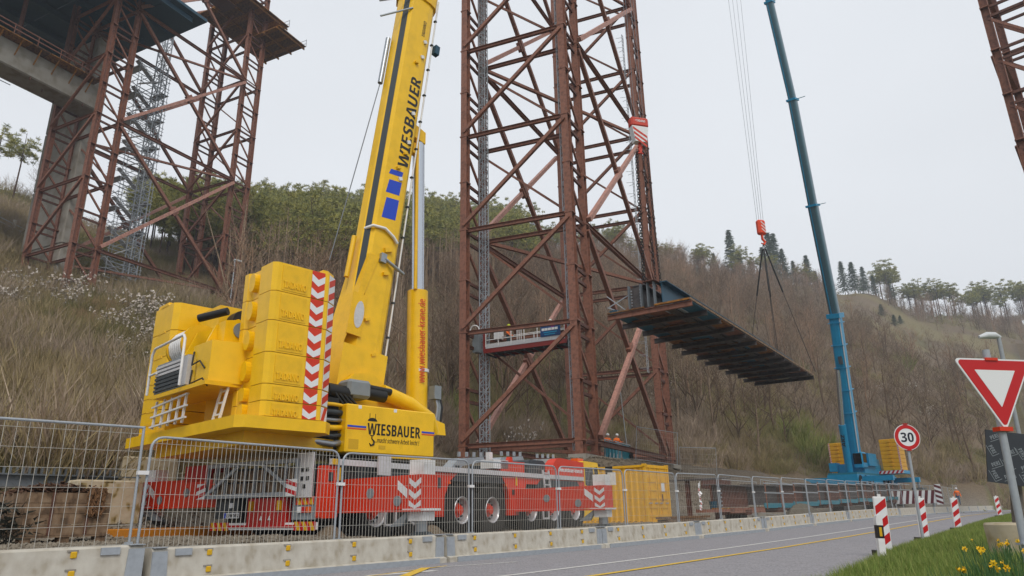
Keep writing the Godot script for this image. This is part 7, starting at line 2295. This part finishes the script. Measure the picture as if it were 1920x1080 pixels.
# ------------------------------------------------------------------ people: one continuous skin meshed from tapered bones
func body_mesh(bones: Array, cell: float) -> ArrayMesh:
	# bone: [a, b, ra, rb, colour]
	var lo := Vector3.ONE * 1e9
	var hi := Vector3.ONE * -1e9
	for q in bones:
		for k in 2:
			lo = lo.min(q[k] - Vector3.ONE * (q[2 + k] + 0.09)); hi = hi.max(q[k] + Vector3.ONE * (q[2 + k] + 0.09))
	var nx := int((hi.x - lo.x) / cell) + 2
	var ny := int((hi.y - lo.y) / cell) + 2
	var nz := int((hi.z - lo.z) / cell) + 2
	var f := PackedFloat32Array()
	f.resize(nx * ny * nz)
	f.fill(1.0)
	var who := PackedByteArray()
	who.resize(nx * ny * nz)
	var near := PackedFloat32Array()
	near.resize(nx * ny * nz)
	near.fill(9.0)
	var sm := 0.035
	for bi in bones.size():
		var q: Array = bones[bi]
		var a: Vector3 = q[0]; var b: Vector3 = q[1]
		var ra: float = q[2]; var rb: float = q[3]
		var ab := b - a
		var l2 := maxf(ab.length_squared(), 1e-6)
		var mr := maxf(ra, rb) + 0.085
		var p0 := (a.min(b) - Vector3.ONE * mr - lo) / cell
		var p1 := (a.max(b) + Vector3.ONE * mr - lo) / cell
		for z in range(maxi(0, int(p0.z)), mini(nz, int(p1.z) + 2)):
			for y in range(maxi(0, int(p0.y)), mini(ny, int(p1.y) + 2)):
				for x in range(maxi(0, int(p0.x)), mini(nx, int(p1.x) + 2)):
					var p := lo + Vector3(x, y, z) * cell
					var t := clampf((p - a).dot(ab) / l2, 0, 1)
					var d := p.distance_to(a + ab * t) - lerpf(ra, rb, t)
					var i := (z * ny + y) * nx + x
					if d < near[i]:
						near[i] = d
						who[i] = bi
					var h := clampf(0.5 + 0.5 * (f[i] - d) / sm, 0, 1)
					f[i] = lerpf(f[i], d, h) - sm * h * (1.0 - h)
	# surface nets
	var vid := PackedInt32Array()
	vid.resize(nx * ny * nz)
	vid.fill(-1)
	var pos := PackedVector3Array()
	var col := PackedColorArray()
	var off := [0, 1, nx, nx + 1, nx * ny, nx * ny + 1, nx * ny + nx, nx * ny + nx + 1]
	for z in nz - 1:
		for y in ny - 1:
			for x in nx - 1:
				var i := (z * ny + y) * nx + x
				var m := 0
				for k in 8:
					if f[i + off[k]] < 0.0: m |= 1 << k
				if m == 0 or m == 255: continue
				var s := Vector3.ZERO
				var n := 0
				for e in [[0, 1], [2, 3], [4, 5], [6, 7], [0, 2], [1, 3], [4, 6], [5, 7], [0, 4], [1, 5], [2, 6], [3, 7]]:
					var fa := f[i + off[e[0]]]; var fb := f[i + off[e[1]]]
					if (fa < 0.0) == (fb < 0.0): continue
					var t := fa / (fa - fb)
					var ca := Vector3(e[0] & 1, (e[0] >> 1) & 1, e[0] >> 2); var cb := Vector3(e[1] & 1, (e[1] >> 1) & 1, e[1] >> 2)
					s += ca.lerp(cb, t); n += 1
				vid[i] = pos.size()
				pos.append(lo + (Vector3(x, y, z) + s / n) * cell)
				col.append(bones[who[i]][4])
	var idx := PackedInt32Array()
	for z in range(1, nz - 1):
		for y in range(1, ny - 1):
			for x in range(1, nx - 1):
				var i := (z * ny + y) * nx + x
				for ax in 3:
					var st: int = [1, nx, nx * ny][ax]
					var u: int = [nx, nx * ny, 1][ax]
					var w: int = [nx * ny, 1, nx][ax]
					if (f[i] < 0.0) == (f[i + st] < 0.0): continue
					var a := vid[i]; var b := vid[i - u]; var c := vid[i - u - w]; var d := vid[i - w]
					if a < 0 or b < 0 or c < 0 or d < 0: continue
					if f[i] < 0.0: idx.append_array([a, b, c, a, c, d])
					else: idx.append_array([a, c, b, a, d, c])
	var nr := PackedVector3Array()
	nr.resize(pos.size())
	for k in range(0, idx.size(), 3):
		var g := (pos[idx[k + 2]] - pos[idx[k]]).cross(pos[idx[k + 1]] - pos[idx[k]])
		for e in 3: nr[idx[k + e]] += g
	for i in nr.size(): nr[i] = nr[i].normalized()
	var arr := []
	arr.resize(Mesh.ARRAY_MAX)
	arr[Mesh.ARRAY_VERTEX] = pos; arr[Mesh.ARRAY_NORMAL] = nr; arr[Mesh.ARRAY_COLOR] = col; arr[Mesh.ARRAY_INDEX] = idx
	var mesh := ArrayMesh.new()
	mesh.add_surface_from_arrays(Mesh.PRIMITIVE_TRIANGLES, arr)
	return mesh

func hand_bones(out: Array, wrist: Vector3, dir: Vector3, skin: Color) -> void:
	dir = dir.normalized()
	var side := dir.cross(Vector3(0, 0, 1)).normalized()
	if side.length() < 0.5: side = Vector3.RIGHT
	var palm := wrist + dir * 0.07
	out.append([wrist, palm, 0.034, 0.04, skin])

func fingers(wrist: Vector3, dir: Vector3, b: MB) -> void:
	dir = dir.normalized()
	var side := dir.cross(Vector3(0, 0.2, 1)).normalized()
	var curl := side.cross(dir).normalized()
	for k in 4:
		var o := wrist + dir * 0.08 + side * (-0.03 + k * 0.02)
		var l: float = [0.06, 0.075, 0.07, 0.055][k]
		b.tube([o, o + dir * l * 0.55, o + dir * l * 0.9 + curl * l * 0.45], [0.01, 0.009, 0.007], 5)
	var th := wrist + dir * 0.035 + side * -0.035
	b.tube([th, th + (dir * 0.5 - side).normalized() * 0.04, th + dir * 0.05 - side * 0.035 + curl * 0.02], [0.012, 0.011, 0.008], 5)

func make_person(label: String, at: Vector3, turn: float, bend: float, hands: Array, stance: float, look: float, helmet: Color, trousers: Color, group := "") -> void:
	var skin := Color(0.55, 0.33, 0.23)
	var coat := Color(0.90, 0.17, 0.012)
	var boot := Color(0.03, 0.025, 0.02)
	var t := thing("person", label, "person", at, turn, group)
	var hip := Vector3(0, 0.95, 0)
	var sp := Vector3(0, cos(bend), sin(bend))        # the person faces +z and bends forwards
	var chest := hip + sp * 0.34
	var neck := hip + sp * 0.54
	var hd := neck + (sp * 0.7 + Vector3(0, 0.3, 0)).normalized() * 0.17
	var bn := []
	for s in [-1.0, 1.0]:
		var h := hip + Vector3(0.095 * s, -0.03, 0)
		var knee := Vector3(0.11 * s, 0.5, 0.04 + stance * s * 0.5)
		var ank := Vector3(0.115 * s, 0.1, -0.02 + stance * s)
		bn.append([h, knee, 0.098, 0.068, trousers])
		bn.append([knee, ank, 0.066, 0.05, trousers])
		bn.append([ank + Vector3(0, -0.045, -0.02), ank + Vector3(0.01 * s, -0.055, 0.15), 0.05, 0.042, boot])
	bn.append([hip + Vector3(-0.06, 0, 0), hip + Vector3(0.06, 0, 0), 0.13, 0.13, trousers])
	bn.append([hip + sp * 0.06, chest, 0.145, 0.16, coat])
	bn.append([chest + Vector3(-0.07, 0.03, 0), chest + Vector3(0.07, 0.03, 0), 0.15, 0.15, coat])
	bn.append([chest + sp * 0.1 + Vector3(-0.12, 0, 0), chest + sp * 0.1 + Vector3(0.12, 0, 0), 0.1, 0.1, coat])
	bn.append([neck - sp * 0.06, hd, 0.055, 0.05, skin])
	bn.append([hd + Vector3(0, 0.04, -0.015), hd + Vector3(0, -0.035, 0.03), 0.09, 0.068, skin])
	bn.append([hd + Vector3(0, -0.0, 0.085), hd + Vector3(0, -0.025, 0.105), 0.014, 0.018, skin])
	var fb := MB.new()
	for s in [0, 1]:
		var sg := -1.0 if s == 0 else 1.0
		var sh := chest + sp * 0.13 + Vector3(0.185 * sg, 0, 0)
		var hand: Vector3 = hands[s]
		var d := hand - sh
		var l := minf(d.length(), 0.56)
		hand = sh + d.normalized() * l
		var mid := (sh + hand) * 0.5
		var out := (Vector3(0.4 * sg, -0.7, -0.5) - d.normalized() * d.normalized().dot(Vector3(0.4 * sg, -0.7, -0.5))).normalized()
		var el := mid + out * sqrt(maxf(0.0, 0.29 * 0.29 - l * l * 0.25))
		bn.append([sh, el, 0.068, 0.052, coat])
		bn.append([el, hand, 0.052, 0.04, coat])
		hand_bones(bn, hand, hand - el, skin)
		fingers(hand, hand - el, fb)
	var body := part(t, "body", body_mesh(bn, 0.026), M.person)
	part(t, "fingers", fb.mesh(), mat(Color(0.77, 0.61, 0.52), 0.7))
	# face marks
	var fc := Transform3D(Basis(Vector3.UP, look), hd)
	for s in [-1.0, 1.0]:
		part(t, "eye", UB, M.letter, Transform3D(Basis.from_scale(Vector3(0.02, 0.01, 0.01)), hd + Vector3(0.03 * s, 0.012, 0.088)))
	part(t, "mouth", UB, M.brown_dark, Transform3D(Basis.from_scale(Vector3(0.04, 0.008, 0.01)), hd + Vector3(0, -0.055, 0.092)))
	var hm := MB.new()
	hm.x = Transform3D(Basis(Vector3(1, 0, 0), -PI / 2 + bend * 0.4), hd + Vector3(0, 0.045, -0.005))
	hm.lathe(PackedVector2Array([Vector2(0.135, -0.01), Vector2(0.135, 0.005), Vector2(0.118, 0.02), Vector2(0.11, 0.06), Vector2(0.08, 0.105), Vector2(0.035, 0.125), Vector2(0.0, 0.128)]), 18)
	part(t, "helmet", hm.mesh(), mat(helmet, 0.35))
	# reflective bands on the jacket and sleeves
	for k in 2:
		var rb := MB.new()
		var c := hip + sp * (0.16 + k * 0.14)
		rb.x = Transform3D(Basis(Vector3(1, 0, 0), -PI / 2 + bend), c)
		var r := 0.163 + k * 0.012
		rb.lathe(PackedVector2Array([Vector2(r + 0.002, -0.02), Vector2(r + 0.006, 0.0), Vector2(r + 0.002, 0.02)]), 20)
		part(t, "reflective_band", rb.mesh(), M.grey, Transform3D(Basis.from_scale(Vector3(1.06, 1, 1.0)), Vector3.ZERO))

func build_people() -> void:
	var tf := Transform3D(Basis(Vector3.UP, deg_to_rad(12.0)), Vector3(37.9, 4.9, -25.4))
	var fl := 7.46
	make_person("worker with a lime helmet and orange jacket on the hoist platform, left one", tf * Vector3(1.3, fl, -5.75), 20.0, 0.08, [Vector3(-0.25, 0.95, 0.2), Vector3(0.25, 1.0, 0.25)], 0.1, 0.0, Color(0.75, 0.80, 0.05), Color(0.03, 0.05, 0.055), "workers on the hoist platform")
	make_person("worker with a white helmet leaning behind the blue banner on the hoist platform", tf * Vector3(1.35, fl, -2.6), 60.0, 0.3, [Vector3(-0.25, 1.0, 0.45), Vector3(0.25, 1.0, 0.45)], 0.12, 0.0, Color(0.80, 0.82, 0.78), Color(0.30, 0.10, 0.02), "workers on the hoist platform")
	var ws := Transform3D(Basis(Vector3.UP, deg_to_rad(12.0)), Vector3(46.3, 4.25, -28.6))
	make_person("left worker in orange with a white helmet leaning on the teal work stage", ws * Vector3(-0.95, 0.6, 0.25), -25.0, 0.42, [Vector3(-0.42, 1.2, 0.5), Vector3(0.42, 1.2, 0.5)], 0.05, 0.0, Color(0.86, 0.86, 0.86), Color(0.05, 0.06, 0.08), "workers on the teal work stage")
	make_person("right worker in orange with a white helmet standing on the teal work stage", ws * Vector3(1.25, 0.75, 0.25), -20.0, 0.3, [Vector3(-0.35, 1.15, 0.4), Vector3(0.35, 1.15, 0.4)], 0.05, 0.0, Color(0.88, 0.88, 0.88), Color(0.05, 0.06, 0.08), "workers on the teal work stage")
	make_person("worker in an orange jacket and blue jeans standing far down the road", Vector3(94.4, ground_y(94.4, -13.2), -13.2), -70.0, 0.02, [Vector3(-0.32, 0.9, 0.05), Vector3(0.32, 0.9, 0.05)], 0.06, 0.0, Color(0.85, 0.85, 0.86), Color(0.06, 0.11, 0.19))

func _ready() -> void:
	make_materials()
	setup_camera()
	unit_meshes()
	build_land()
	build_woods()
	build_towers()
	build_crane()
	build_barrier()
	build_fences()
	build_signs()
	build_container()
	build_left_yard()
	build_right_yard()
	build_blue_crane()
	build_people()
	build_verge()
